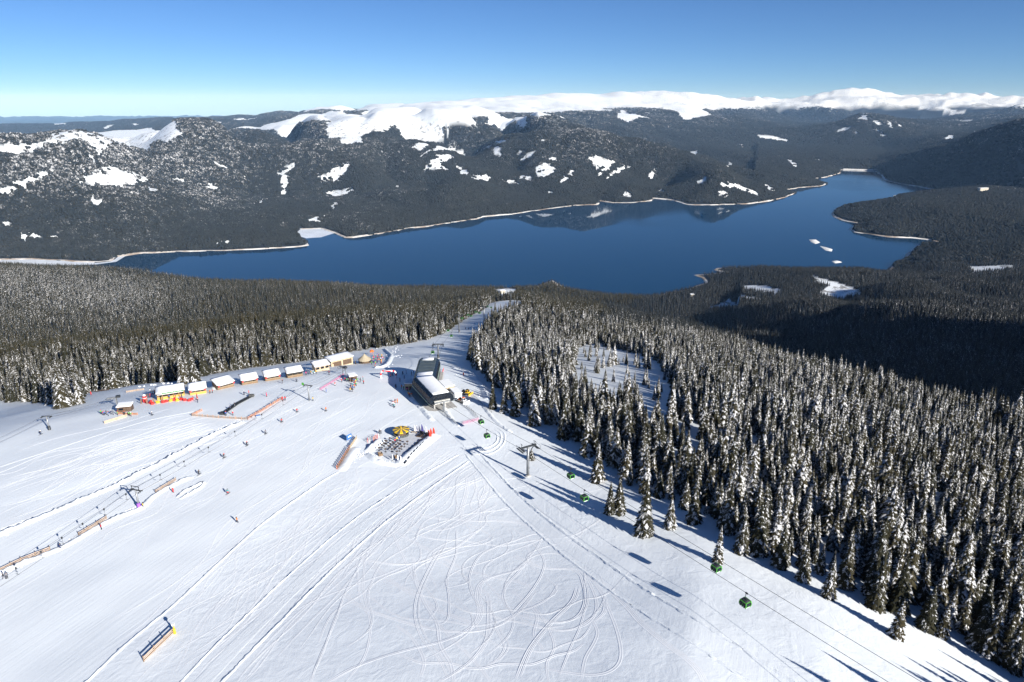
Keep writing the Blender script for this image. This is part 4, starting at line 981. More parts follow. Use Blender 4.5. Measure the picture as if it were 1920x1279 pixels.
# ------------------------------------------------------------------ station
def station():
    c0 = SB_BEND.copy(); t = thing('gondola_station', c0, 0, 'angled gondola station with dark glass sides and snowy flat roof', 'lift station')
    A = SB_REAR - c0; B = Vector((0, 0, 0)); C = SB_FRONT - c0
    zf = max(A.z, 0, C.z) - 0.2
    dA = flat(B - A); dC = flat(C - B); nA = Vector((dA.y, -dA.x, 0)); nC = Vector((dC.y, -dC.x, 0)); nb = (nA + nC).normalized(); nb = nb / max(0.5, nb.dot(nA))
    path = [(A, nA), (B, nb), (C, nC)]
    def pt(i, u, v): p, n = path[i]; q = p + n * u; return (q.x, q.y, zf + v * 0.86)
    def strip(name, prof, segs, m, thick=None, parent=t):
        b = MB()
        for i in segs:
            for (u0, v0), (u1, v1) in zip(prof, prof[1:]): b.add([pt(i, u0, v0), pt(i, u1, v1), pt(i + 1, u1, v1), pt(i + 1, u0, v0)], [(0, 1, 2, 3)])
        return b.build(name, m, parent)
    W = 4.9
    for s, nm in ((1, 0), (-1, 1)):
        strip('glass_fascia', [(s * (W - 0.1), 3.9), (s * W, 5.3), (s * (W - 0.5), 6.9), (s * 3.4, 8.0)][::s], (0, 1), DGLASS)
        strip('gutter', [(s * (W - 0.25), 3.7), (s * (W + 0.12), 3.7), (s * (W + 0.12), 3.95), (s * (W - 0.12), 3.95)][::-s], (0, 1), mat('pale_green_trim', (0.35, 0.45, 0.36), 0.5))
    strip('soffit', [(W - 0.2, 3.75), (-W + 0.2, 3.75)], (0, 1), DKSTEEL)
    strip('roof', [(3.4, 8.0), (3.2, 8.12), (-3.2, 8.12), (-3.4, 8.0)], (0, 1), METALROOF)
    rb = MB()
    for k in range(1, 6):
        f = k / 6; 
        for i in (0,):
            l = Vector(pt(i, -3.2, 8.15)).lerp(Vector(pt(i + 1, -3.2, 8.15)), f); r = Vector(pt(i, 3.2, 8.15)).lerp(Vector(pt(i + 1, 3.2, 8.15)), f); rb.bar(l, r, 0.12, 0.1)
    rb.build('roof_seam', METALROOF, t)
    # snow lying on the roof: all of the front wing, patches on the rear one
    def slab(name, i, f0, f1, u0, u1, v, th, n=10):
        b = MB(); top = []; bot = []
        for k in range(n + 1):
            f = f0 + (f1 - f0) * k / n; w0 = u0 + random.uniform(-0.08, 0.08); w1 = u1 + random.uniform(-0.08, 0.08)
            l = Vector(pt(i, w0, v)).lerp(Vector(pt(i + 1, w0, v)), f); r = Vector(pt(i, w1, v)).lerp(Vector(pt(i + 1, w1, v)), f)
            bot.append((l, r)); top.append((l + Vector((0, 0, th)) + (r - l).normalized() * 0.12, r + Vector((0, 0, th)) - (r - l).normalized() * 0.12))
        vs = []
        for (a, b_), (c, d) in zip(bot, top): vs += [a, c, d, b_]
        fs = []
        for k in range(n): o = k * 4; fs += [(o, o + 4, o + 5, o + 1), (o + 1, o + 5, o + 6, o + 2), (o + 2, o + 6, o + 7, o + 3)]
        fs += [(0, 1, 2, 3), (n * 4 + 3, n * 4 + 2, n * 4 + 1, n * 4)]
        b.add(vs, fs); b.build(name, SNOWCAP, t, True)
    slab('roof_snow', 1, -0.02, 0.985, -3.25, 3.25, 8.12, 0.22); slab('roof_snow', 0, 0.80, 1.0, -3.1, 3.1, 8.12, 0.2); slab('roof_snow', 0, 0.02, 0.14, -2.2, 2.6, 8.12, 0.2)
    # end walls
    for i, s in ((0, -1), (2, 1)):
        b = MB(); pr = [(W - 0.1, 3.9), (W, 5.3), (W - 0.5, 6.9), (3.4, 8.0), (-3.4, 8.0), (-W + 0.5, 6.9), (-W, 5.3), (-W + 0.1, 3.9)]
        b.add([pt(i, u, v) for u, v in pr], [tuple(range(8))[::s]]); b.build('end_glass', DGLASS, t)
        bb = MB()
        for u in (-2.4, -1.2, 0, 1.2, 2.4): bb.bar(Vector(pt(i, u, 4.0)) + (dC * 0.05 if s > 0 else dA * -0.05), Vector(pt(i, u, 7.8)) + (dC * 0.05 if s > 0 else dA * -0.05), 0.1)
        bb.build('mullion', DKSTEEL, t)
    # deck, machine base and columns
    strip('platform', [(W + 1.2, -2.5), (W + 1.2, 0.35), (-W - 1.2, 0.35), (-W - 1.2, -2.5)], (0, 1), CONC)
    q = C - dC * 1.2
    bs = MB(); bs.hexa([q + nC * a + dC * b + Vector((0, 0, zf + 1.8)) for a, b in ((-2.9, -2.4), (2.9, -2.4), (2.9, 1.6), (-2.9, 1.6))][::-1], [q + nC * a + dC * b + Vector((0, 0, zf + 3.2)) for a, b in ((-3.2, -2.4), (3.2, -2.4), (3.2, 1.9), (-3.2, 1.9))][::-1])
    bs.build('machine_housing', mat('pale_concrete', (0.55, 0.54, 0.50), 0.8), t)
    for i, f, u in ((0, 0.1, 0), (0, 0.6, 0), (1, 0.25, 0), (1, 0.6, 0), (1, 0.88, 2.2), (1, 0.88, -2.2)):
        p = Vector(pt(i, u, 0)).lerp(Vector(pt(i + 1, u, 0)), f); MB().tube([p - Vector((0, 0, 4)), p + Vector((0, 0, 3.8))], 0.32, 10).build('column', CONC, t, True)
    # enclosed machine room on the shaded left flank of the rear wing
    wl = MB(); l0, l1 = pt(0, -W + 0.2, -2), pt(1, -W + 0.2, -2)
    lo = [Vector(pt(0, -W + 0.15, -2)), Vector(pt(0, -W + 1.6, -2)), Vector(pt(1, -W + 1.6, -2)), Vector(pt(1, -W + 0.15, -2))]
    wl.hexa(lo, [p + Vector((0, 0, 5.8)) for p in lo]); wl.build('side_wall', DKSTEEL, t)
    sp = MB(); p = C + dC * 2.2; sp.tube([(p.x, p.y, C.z - 0.8), (p.x, p.y, zf + 4.6)], 0.3, 10); sp.bar(Vector((p.x, p.y, zf + 4.6)) - nC * 2.6, Vector((p.x, p.y, zf + 4.6)) + nC * 2.6, 0.4, 0.45)
    sp.build('front_support', STEEL, t)
    # cabins parked on the loop inside
    bw = MB()
    ctr = C - dC * 4 + Vector((0, 0, zf + 3.3)); 
    for k in range(24):
        a0, a1 = 6.283 * k / 24, 6.283 * (k + 1) / 24
        bw.bar(ctr + nC * math.cos(a0) * 2.3 + dC * math.sin(a0) * 2.3, ctr + nC * math.cos(a1) * 2.3 + dC * math.sin(a1) * 2.3, 0.16)
    bw.build('bullwheel', DKSTEEL, t)
    return t, zf + c0.z, dA, nA, dC, nC
STN, ST_Z, dA, nA, dC, nC = station()
for k, (f, u, lb) in enumerate(((0.35, -3.3, 'parked gondola cabin under the station roof, rear of two on the piste side'), (0.62, -3.3, 'parked gondola cabin under the station roof, front of two on the piste side'), (0.5, 3.3, 'parked gondola cabin under the station roof on the forest side'))):
    p = SB_BEND.lerp(SB_FRONT, f) + nC * (-u if nC.x < 0 else u); p.z = ST_Z + 4.45 + 0.05; cabin(p, dC, lb)
# ================================================================== huts, bar, shed
ROWD = flat(hit(553, 706) - hit(440, 724)); ROW_RZ = math.atan2(ROWD.y, ROWD.x)
GARLAND = mat('green_garland', (0.06, 0.30, 0.07), 0.8, 0, 0.2, 5)
def gable_snow(b, cx, w, d, z0, z1, th, over):
    pass
def hut(px, py, wpx, label, walls, depth=4.2, hw=2.5, turn=0.0, front='counter', trim=RED, sign=None, open_m=None, name='wooden_hut', roofm=None, rise=0.9):
    base = hit(px, py); w = w_of(wpx, base); rz = ROW_RZ + turn
    t = thing(name, base, rz, label, 'hut', 'small huts in a row along the wood edge')
    hx = w / 2; D = depth; lift = -1.2
    # local: x along the front, front at y=0, back at y=D; roof falls to the front
    th = 0.14
    def slab(nm, c, s, m=walls): return MB().box(c, s).build(nm, m, t)
    slab('back_wall', (0, D - th / 2, (hw + rise + lift) / 2), (w, th, hw + rise - lift))
    for s in (-1, 1):
        b = MB(); x0, x1 = sorted((s * hx, s * (hx - th)))
        b.hexa([(x0, 0.0, lift), (x1, 0.0, lift), (x1, D - th, lift), (x0, D - th, lift)], [(x0, 0.0, hw), (x1, 0.0, hw), (x1, D - th, hw + rise), (x0, D - th, hw + rise)]); b.build('side_wall', walls, t)
    slab('floor', (0, D / 2, 0.02), (w - 0.3, D - 0.3, 0.1), DWOOD)
    if front == 'counter':
        slab('front_wall', (0, th / 2, (1.05 + lift) / 2), (w - 2 * th, th, 1.05 - lift)); slab('fascia', (0, th / 2, hw - 0.2), (w - 2 * th, th, 0.4))
        slab('counter', (0, -0.2, 1.1), (w - 0.3, 0.5, 0.08), PALEWOOD)
        n = max(2, int(w / 2))
        for k in range(1, n): slab('post', (-hx + w * k / n, 0.1, 1.75), (0.12, 0.14, 1.3))
        b = MB(); b.hexa([(-hx + 0.2, -0.9, hw - 0.45), (hx - 0.2, -0.9, hw - 0.45), (hx - 0.2, 0.0, hw - 0.05), (-hx + 0.2, 0.0, hw - 0.05)], [(-hx + 0.2, -0.9, hw - 0.38), (hx - 0.2, -0.9, hw - 0.38), (hx - 0.2, 0.0, hw + 0.02), (-hx + 0.2, 0.0, hw + 0.02)])
        b.build('awning', open_m or WHITE, t)
        if trim:
            for s in (-1, 1): slab('corner_cloth', (s * (hx - 0.35), -0.93, hw - 0.55), (0.75, 0.08, 0.55), trim)
    elif front == 'windows':
        slab('front_wall', (0, th / 2, (hw + lift) / 2), (w, th, hw - lift)); n = 3
        for k in range(n):
            x = -hx + w * (k + 0.5) / n; f = slab('window', (x, -0.02, 1.5), (w / n * 0.7, 0.08, 0.9), DGLASS); MB().box((x, -0.06, 1.0), (w / n * 0.78, 0.16, 0.08)).build('sill', walls, f)
        if trim:
            slab('snowy_lintel', (0, -0.12, hw - 0.1), (w * 0.9, 0.22, 0.35), WHITE)
            for s in (-1, 1): slab('corner_cloth', (s * (hx - 0.3), -0.14, hw - 0.2), (0.6, 0.3, 0.4), trim)
    elif front == 'garage':
        slab('front_wall', (0, th / 2, hw / 2 + lift / 2), (w, th, hw - lift))
        for k in (-1, 1):
            dd = slab('door', (k * w * 0.235, -0.03, 1.35), (w * 0.40, 0.1, 2.6), DWOOD)
            bb = MB()
            for q in range(1, 4): bb.box((k * w * 0.235, -0.10, 0.1 + q * 0.66), (w * 0.40, 0.05, 0.06))
            bb.build('door_batten', DWOOD, dd)
        slab('side_door', (-hx + 0.9, -0.1, 1.0), (0.8, 0.1, 1.9), PALEWOOD)
    ov = 0.5; r0, r1 = hw - ov * rise / D, hw + rise + ov * rise / D
    def roofslab(nm, z, th_, m, inset=0.0, lump=0.0):
        b = MB(); X = hx + ov - inset; Y0, Y1 = -ov - 0.35 + inset, D + ov - inset; n = 6
        vs = []; fs = []
        for i in range(n + 1):
            for j in range(n + 1):
                x = -X + 2 * X * i / n; y = Y0 + (Y1 - Y0) * j / n; zz = hw + rise * y / D + z; e = 0 if lump == 0 else (0.0 if i in (0, n) or j in (0, n) else th_ * random.uniform(0.8, 1.15))
                vs.append((x, y, zz + (th_ if lump == 0 else max(e, th_ * 0.45))))
        for i in range(n):
            for j in range(n): a = i * (n + 1) + j; fs.append((a, a + n + 1, a + n + 2, a + 1))
        o0 = len(vs)
        for (x, y) in ((-X, Y0), (X, Y0), (X, Y1), (-X, Y1)): vs.append((x, y, hw + rise * y / D + z))
        c = [0, n * (n + 1), n * (n + 1) + n, n]
        # skirts
        def edge(idx, p, q): fs.append(tuple([p, q] + idx[::-1]))
        edge([i * (n + 1) for i in range(n + 1)], o0, o0 + 1); edge([n * (n + 1) + j for j in range(n + 1)], o0 + 1, o0 + 2)
        edge([i * (n + 1) + n for i in range(n, -1, -1)], o0 + 2, o0 + 3); edge([j for j in range(n, -1, -1)], o0 + 3, o0)
        fs.append((o0 + 3, o0 + 2, o0 + 1, o0)); b.add(vs, fs); return b.build(nm, m, t, lump > 0)
    r = roofslab('roof', 0.02, 0.1, roofm or DWOOD); sn = roofslab('roof_snow', 0.13, random.uniform(0.22, 0.5), SNOWCAP, random.uniform(0.05, 0.2), 1.0)
    if sign == 'garland':
        for k in range(14):
            x = -hx * 0.55 + k * (hx * 1.5 / 13); MB().lathe([(0, -0.22), (0.2, -0.1), (0.22, 0.1), (0, 0.24)], 7, (x, -0.98, hw + 0.22 + 0.05 * (k % 2))).build('garland_ball', GARLAND, t)
        slab('garland_rail', (0.2 * hx, -0.98, hw + 0.02), (hx * 1.6, 0.12, 0.14), GARLAND)
    return t
YELLOWWOOD = mat('yellow_board', (0.62, 0.36, 0.07), 0.7, 0, 0.2, 1.5)
hut(321, 746, 46, 'long yellow bar hut with green garland along its snowy roof edge', YELLOWWOOD, 5.0, 2.7, -0.12, 'counter', None, 'garland', name='bar_hut')
hut(372, 739, 28, 'small hut with yellow front and red corner cloths next to the long bar', YELLOWWOOD, 4.4, 2.5, -0.12, 'counter', RED, open_m=WHITE)
hut(424, 728, 31, 'brown hut turned sideways, third in the row after the yellow ones', WOOD, 5.6, 2.5, 0.22, 'counter', RED)
hut(469, 720, 28, 'brown hut in the middle of the row with white awning and red corners', WOOD, 4.4, 2.5, -0.05, 'counter', RED)
hut(512, 713, 27, 'brown hut with red corners, second to the right of the turned one', WOOD, 4.4, 2.5, -0.05, 'counter', RED)
hut(554, 707, 28, 'brown hut without red cloths, left of the windowed pale hut', WOOD, 4.6, 2.5, -0.05, 'counter', None, open_m=METALROOF)
hut(605, 695, 27, 'pale hut with three front windows left of the big shed', PALEWOOD, 4.6, 2.6, 0.05, 'windows', RED)
hut(642, 685, 44, 'large shed with two brown garage doors under a flat snowy roof', PALEWOOD, 6.5, 3.6, 0.12, 'garage', None, name='garage_shed', rise=0.35)

# ---- hut and annexe at the station
def box_hut(p, rz, w, d, h, label, walls, name, door=True, roof_th=0.35):
    t = thing(name, p, rz, label, 'hut'); th = 0.14
    MB().box((0, -d / 2 + th / 2, h / 2 - 0.6), (w, th, h + 1.2)).build('front_wall', walls, t); MB().box((0, d / 2 - th / 2, h / 2 - 0.6), (w, th, h + 1.2)).build('back_wall', walls, t)
    for s in (-1, 1): MB().box((s * (w / 2 - th / 2), 0, h / 2 - 0.6), (th, d - 2 * th, h + 1.2)).build('side_wall', walls, t)
    MB().box((0, 0, h + 0.06), (w + 0.6, d + 0.6, 0.12)).build('roof', DWOOD, t)
    b = MB(); a, c = w / 2 + 0.25, d / 2 + 0.25; b.hexa([(-a, -c, h + 0.121), (a, -c, h + 0.121), (a, c, h + 0.121), (-a, c, h + 0.121)], [(-a + 0.2, -c + 0.2, h + 0.12 + roof_th), (a - 0.2, -c + 0.2, h + 0.12 + roof_th), (a - 0.2, c - 0.2, h + 0.2 + roof_th), (-a + 0.2, c - 0.2, h + 0.2 + roof_th)])
    b.build('roof_snow', SNOWCAP, t)
    if door:
        MB().box((w * 0.18, -d / 2 - 0.03, 1.0), (0.9, 0.08, 2.0)).build('door', DWOOD, t); MB().box((-w * 0.22, -d / 2 - 0.03, 1.5), (w * 0.3, 0.08, 0.8)).build('window', DGLASS, t)
    return t
box_hut(hit(768, 729), math.atan2(dA.y, dA.x) + math.pi / 2, 3.4, 4.2, 3.0, 'pale ticket hut with snowy roof against the station flank', PALEWOOD, 'ticket_hut')
box_hut(hit(838, 734), math.atan2(dC.y, dC.x) + math.pi / 2, 4.2, 7.0, 3.4, 'beige annexe with one dark window on the forest side of the station', PALEWOOD, 'annexe')
box_hut(hit(855, 744), math.atan2(dC.y, dC.x) + math.pi / 2, 3.0, 5.5, 2.4, 'white container half buried in snow beside the annexe', WHITE, 'container', door=False)

# ---- inflatable arch
def arch():
    a = hit(714.5, 709); b = hit(743, 709); d = flat(b - a); L = (b - a).length; H = height_to(a, 694)
    t = thing('inflatable_arch', a.lerp(b, 0.5), math.atan2(d.y, d.x), 'red and white inflatable start arch on the snow left of the station', 'inflatable arch')
    W_ = mat('white_vinyl', (0.80, 0.80, 0.82), 0.45); R_ = mat('red_vinyl', (0.70, 0.03, 0.04), 0.45); h = L / 2; r = 0.38
    for s in (-1, 1):
        MB().tube([(s * h, 0, -0.3), (s * h, 0, H * 0.35)], r, 10).build('leg', W_, t, True); MB().tube([(s * h, 0, H * 0.36), (s * h, 0, H * 0.62)], r * 0.98, 10).build('leg_band', R_, t, True)
        MB().tube([(s * h, 0, H * 0.63), (s * h * 0.80, 0, H - r)], r, 10).build('shoulder', W_, t, True); MB().tube([(s * h * 0.78, 0, H - r), (s * h * 0.58, 0, H - r)], r, 10).build('beam_band', R_, t, True)
    MB().tube([(-h * 0.57, 0, H - r), (h * 0.57, 0, H - r)], r * 1.02, 10).build('beam', W_, t, True); MB().box((0, -r - 0.05, H - r), (h * 0.7, 0.06, r * 1.3)).build('beam_banner', R_, t)
arch()

# ---- round tents
def round_tent(p, R, H, wallh, mats, n, label, name, wallm, open_front=True):
    t = thing(name, p, 0, label, 'bar tent')
    for k in range(n):
        a0, a1 = 2 * math.pi * k / n, 2 * math.pi * (k + 1) / n
        b = MB(); c0, s0, c1, s1 = math.cos(a0), math.sin(a0), math.cos(a1), math.sin(a1)
        mid = (a0 + a1) / 2; rm = R * 0.55
        b.add([(R * c0, R * s0, wallh), (R * c1, R * s1, wallh), (rm * c1, rm * s1, wallh + (H - wallh) * 0.42), (rm * c0, rm * s0, wallh + (H - wallh) * 0.42), (0.12 * c0, 0.12 * s0, H), (0.12 * c1, 0.12 * s1, H), (R * c0 * 0.99, R * s0 * 0.99, wallh - 0.35), (R * c1 * 0.99, R * s1 * 0.99, wallh - 0.35)],
              [(0, 1, 2, 3), (3, 2, 5, 4), (6, 7, 1, 0)])
        b.build('canopy_panel', mats[k % len(mats)], t)
    MB().lathe([(0, H + 0.55), (0.14, H + 0.3), (0.16, H), (0.02, H - 0.1)], 8).build('finial', mats[0], t)
    for k in range(n):
        a = 2 * math.pi * k / n; MB().tube([(R * 0.9 * math.cos(a), R * 0.9 * math.sin(a), -0.5), (R * 0.9 * math.cos(a), R * 0.9 * math.sin(a), wallh)], 0.07, 6).build('pole', DKSTEEL, t)
    for k in range(n):
        a0, a1 = 2 * math.pi * k / n + 0.03, 2 * math.pi * (k + 1) / n - 0.03; r = R * 0.88
        hgt = 1.05 if open_front and math.sin((a0 + a1) / 2) < -0.2 else wallh - 0.1
        b = MB(); b.add([(r * math.cos(a0), r * math.sin(a0), -0.5), (r * math.cos(a1), r * math.sin(a1), -0.5), (r * math.cos(a1), r * math.sin(a1), hgt), (r * math.cos(a0), r * math.sin(a0), hgt)], [(0, 1, 2, 3), (3, 2, 1, 0)])
        b = MB(); b.bar((r * math.cos(a0), r * math.sin(a0), hgt / 2 - 0.25), (r * math.cos(a1), r * math.sin(a1), hgt / 2 - 0.25), 0.06, hgt + 0.5); b.build('wall_panel', wallm, t)
    MB().lathe([(R * 0.5, 1.15), (R * 0.62, 1.15), (R * 0.62, 0), (R * 0.5, 0)], 18).build('bar_counter', WOOD, t)
    return t
GREYCANVAS = mat('grey_canvas', (0.10, 0.10, 0.095), 0.8); YCANVAS = mat('yellow_canvas', (0.80, 0.50, 0.02), 0.7); BCANVAS = mat('beige_canvas', (0.40, 0.34, 0.24), 0.8, 0, 0.12, 1)
SHEET = mat('clear_sheet', (0.09, 0.10, 0.10), 0.3)
TENT = hit(750.5, 822); RT = w_of(31.5, TENT) / 2; TENT = TENT + Vector((0, RT * 0.9, 0)); TENT.z = gz(TENT.x, TENT.y)
round_tent(TENT, RT, height_to(TENT, 803), 2.3, [YCANVAS, GREYCANVAS], 16, 'round bar tent with yellow and grey striped roof on the terrace', 'striped_tent', SHEET)
T2c = hit(682, 682); RT2 = w_of(25, T2c) / 2; T2c = T2c + Vector((0, RT2 * 0.8, 0)); T2c.z = gz(T2c.x, T2c.y)
round_tent(T2c, RT2, height_to(T2c, 664), 2.2, [BCANVAS], 14, 'round bar tent with beige canvas roof beside the big shed', 'beige_tent', DWOOD)
# curved timber deck rail round the beige tent
dk = MB(); t_deck = thing('deck_rail', T2c, 0, 'curved wooden rail round the beige tent', 'railing')
for k in range(16):
    a = math.radians(170 + k * 9.0); a2 = math.radians(170 + (k + 1) * 9.0); r = RT2 * 1.45
    b = MB(); b.bar((r * math.cos(a), r * math.sin(a), 0.45), (r * math.cos(a2), r * math.sin(a2), 0.45), 0.08, 1.1); b.build('board', DWOOD if k % 2 else WOOD, t_deck)
# orange tent / pavilion behind the crowd
po = hit(697.5, 664)
t = thing('orange_pavilion', po, 0.3, 'small orange pop-up pavilion behind the crowd at the beige tent', 'pavilion')
for sx in (-1, 1):
    for sy in (-1, 1): MB().tube([(sx * 1.1, sy * 1.1, -0.3), (sx * 1.1, sy * 1.1, 2.2)], 0.05, 6).build('leg', STEEL, t)
b = MB(); b.add([(-1.3, -1.3, 2.1), (1.3, -1.3, 2.1), (1.3, 1.3, 2.1), (-1.3, 1.3, 2.1), (0, 0, 3.2), (-1.3, -1.3, 1.75), (1.3, -1.3, 1.75), (1.3, 1.3, 1.75), (-1.3, 1.3, 1.75)], [(0, 1, 4), (1, 2, 4), (2, 3, 4), (3, 0, 4), (5, 6, 1, 0), (6, 7, 2, 1), (7, 8, 3, 2), (8, 5, 0, 3)])
b.build('canopy', ORANGE, t)

# ---- tow lift terminals, poles and ropes
def tow_terminal(px, py, ang, label):
    p = hit(px, py); t = thing('tow_lift_terminal', p, ang, label, 'lift terminal', 'tow lift terminals')
    for s in (-1, 1): MB().bar((s * 1.0, 0, -0.3), (s * 0.5, 0, 3.4), 0.3).build('leg', STEEL, t)
    MB().box((0, 0.9, 3.5), (0.5, 4.6, 0.5)).build('beam', STEEL, t)
    w = MB(); 
    for k in range(20):
        a0, a1 = 6.283 * k / 20, 6.283 * (k + 1) / 20; w.bar((1.5 * math.cos(a0), 2.2 + 1.5 * math.sin(a0), 3.15), (1.5 * math.cos(a1), 2.2 + 1.5 * math.sin(a1), 3.15), 0.14, 0.2)
    for k in range(5): a = 6.283 * k / 5; w.bar((0, 2.2, 3.15), (1.5 * math.cos(a), 2.2 + 1.5 * math.sin(a), 3.15), 0.1)
    w.build('bullwheel', STEEL, t); MB().box((0, -0.9, 3.9), (1.2, 1.6, 0.8)).build('drive_housing', DKSTEEL, t)
    return p
LT1 = tow_terminal(646, 703, 0.9, 'steel tow lift terminal with bullwheel by the skier queue'); LT2 = tow_terminal(220, 760, 1.9, 'steel tow lift terminal with bullwheel by the small dark hut on the left')
box_hut(hit(661, 713), 0.5, 3.2, 3.4, 2.4, 'dark control hut beside the queue at the tow lift', DWOOD, 'control_hut')
box_hut(hit(236, 770), 0.25, 5.0, 3.6, 2.4, 'dark wooden control hut beside the left tow lift terminal', DWOOD, 'control_hut')
def tow_pole(px, py, pytop, ang, label, frame=False, pad=None):
    p = hit(px, py); H = height_to(p, pytop); t = thing('tow_lift_pole', p, ang, label, 'lift pole', 'tow lift poles')
    MB().tube([(0, 0, -0.5), (0, 0, H)], [0.30, 0.2], 10).build('mast', STEEL, t, True)
    MB().box((0, 0, H - 0.1), (3.4, 0.26, 0.28)).build('crossarm', DKSTEEL, t)
    if frame:
        b = MB(); 
        for s in (-1, 1): b.bar((s * 1.1, 0, H), (s * 1.25, 0, H + 1.0), 0.14)
        b.bar((-1.4, 0, H + 1.0), (1.4, 0, H + 1.0), 0.16); b.build('top_frame', DKSTEEL, t)
    for s in (-1, 1):
        b = MB(); b.box((s * 1.55, 0, H - 0.35), (0.14, 1.7, 0.2))
        for k in (-1, 0, 1): b.tube([(s * 1.55 - 0.08, k * 0.6, H - 0.5), (s * 1.55 + 0.08, k * 0.6, H - 0.5)], 0.17, 8)
        b.build('sheave_assembly', DKSTEEL, t)
    if pad: MB().lathe([(0.5, -0.3), (0.5, 1.5), (0.3, 1.5)], 10).build('base_padding', pad, t, True)
    return p, H
g1 = flat(hit(580, 750) - hit(261, 952)); A1 = math.atan2(g1.y, g1.x) - math.pi / 2
TP1, TH1 = tow_pole(261, 952, 918, A1, 'tow lift pole with purple padded foot beside the berm fences', True, mat('purple_pad', (0.30, 0.10, 0.55), 0.7))
TP2, TH2 = tow_pole(580, 751, 722, A1, 'tow lift pole with green sign near the middle of the hut row', False)
TP3, TH3 = tow_pole(93, 806, 780, A1 + 0.3, 'tow lift pole at the far left edge of the slope', False, DKSTEEL)
MB().box((0, 0, 0), (0.9, 0.1, 1.1)).build('sign_board', GREEN, [o for o in bpy.data.objects if o.name.startswith('tow_lift_pole')][1]).location = (-2.2, 0, TH2 + 0.2)
def tow_rope(pts, label): return tag(MB().tube(pts, 0.035, 5).build('tow_rope', CABLE), label, 'cable', 'tow lift ropes')
q1 = Vector((g1.y, -g1.x, 0))
TOWS = []
for s, wd in ((1.55, 'right'), (-1.55, 'left')):
    a = LT1 + q1 * s + Vector((0, 0, 3.15)); b = TP2 + q1 * s + Vector((0, 0, TH2 - 0.3)); c = TP1 + q1 * s + Vector((0, 0, TH1 - 0.3)); d = c + (c - b) * 1.2; d.z = c.z + 1.5
    pp = rope_pts(a, b, 0.5) + rope_pts(b, c, 1.2)[1:] + rope_pts(c, d, 1.2)[1:]; TOWS.append(pp); tow_rope(pp, 'thin tow rope along the berm fences, %s strand' % wd)
g3 = flat(TP3 - LT2); q3 = Vector((g3.y, -g3.x, 0))
for s, wd in ((1.55, 'upper'), (-1.55, 'lower')):
    a = LT2 + q3 * s + Vector((0, 0, 3.15)); b = TP3 + q3 * s + Vector((0, 0, TH3 - 0.3)); d = b + (b - a) * 1.5; d.z = b.z + 1
    tow_rope(rope_pts(a, b, 0.5) + rope_pts(b, d, 1.0)[1:], 'thin tow rope at the far left of the slope, %s strand' % wd)
hang = thing('tow_hanger', (0, 0, 0)); MB().tube([(0, 0, 0), (0, 0, -1.9)], 0.03, 5).build('spring_box', DKSTEEL, hang); MB().box((0, 0, -0.3), (0.3, 0.3, 0.5)).build('reel', DKSTEEL, hang); MB().bar((-0.5, 0, -1.95), (0.5, 0, -1.95), 0.08).build('bar', DKSTEEL, hang)
first = True
for px in (30, 75, 115, 155, 195, 235, 300, 345, 390, 440, 490, 530):
    p, d_ = at_px(TOWS[1], px); h_ = hang if first else copy_tree(hang); first = False; h_.location = p; h_.rotation_euler = (0, 0, A1)
    tag(h_, 'small tow hanger dangling from the tow rope beside the berm', 'tow hanger', 'hangers on the tow rope')
# ================================================================== terrace
def z5(x, y): return (600 + x / 8.0, 780 + y / 8.0)
# flattened trodden floor
tf = [hit(*z5(*p)) for p in ((830, 520), (1000, 400), (1180, 330), (1420, 260), (1640, 300), (1590, 380), (1260, 700), (1050, 640))]
b = MB(); b.add([(p.x, p.y, p.z + 0.05) for p in tf], [tuple(range(len(tf)))[::-1]])
TROD = mat('trodden_snow', (0.58, 0.61, 0.66), 0.7, 0, 0.12, 0.9, bump=0.6)
tag(b.build('terrace_floor', TROD), kind='structure')
tb0 = thing('bar_table', (0, 0, 0)); MB().lathe([(0.32, 0.02), (0.3, 0.1), (0.07, 0.14), (0.06, 1.05)], 10).build('stand', BLACK, tb0, True); MB().lathe([(0, 1.12), (0.42, 1.12), (0.42, 1.05), (0, 1.05)], 12).build('top', DWOOD, tb0)
first = True
for x, y in ((1000, 425), (960, 455), (930, 480), (890, 525), (985, 545), (1030, 495), (1055, 465), (1095, 440), (1080, 545), (1115, 515), (1140, 480), (1175, 455), (1205, 420), (1155, 580), (1195, 535), (1225, 505), (1268, 470), (1312, 430), (1050, 380), (985, 415)):
    t = tb0 if first else copy_tree(tb0); first = False; p = hit(*z5(x, y)); t.location = p + Vector((0, 0, 0.04)); t.scale = (1.1, 1.1, 1.1)
    tag(t, 'small round bar table on the terrace before the striped tent', 'table', 'bar tables on the terrace')
# dark loungers down the right side
lg = [hit(*z5(x, y)) for x, y in ((1540, 385), (1490, 430), (1450, 470), (1405, 510), (1360, 555), (1315, 600), (1275, 655), (1235, 710))]
dl = flat(lg[-1] - lg[0]); rzl = math.atan2(dl.y, dl.x) + math.pi / 2
so0 = thing('deck_lounger', (0, 0, 0)); w_ = 1.5
MB().box((0, 0, 0.25), (2.6, w_, 0.3)).build('base', DWOOD, so0); MB().box((0.1, 0, 0.48), (2.3, w_ - 0.1, 0.16)).build('cushion', BLACK, so0); 
bk = MB(); bk.hexa([(1.15, -w_ / 2, 0.4), (1.35, -w_ / 2, 0.4), (1.35, w_ / 2, 0.4), (1.15, w_ / 2, 0.4)], [(1.4, -w_ / 2, 1.15), (1.55, -w_ / 2, 1.15), (1.55, w_ / 2, 1.15), (1.4, w_ / 2, 1.15)]); bk.build('backrest', BLACK, so0)
ordn = ('first', 'second', 'third', 'fourth', 'fifth', 'sixth', 'seventh', 'last')
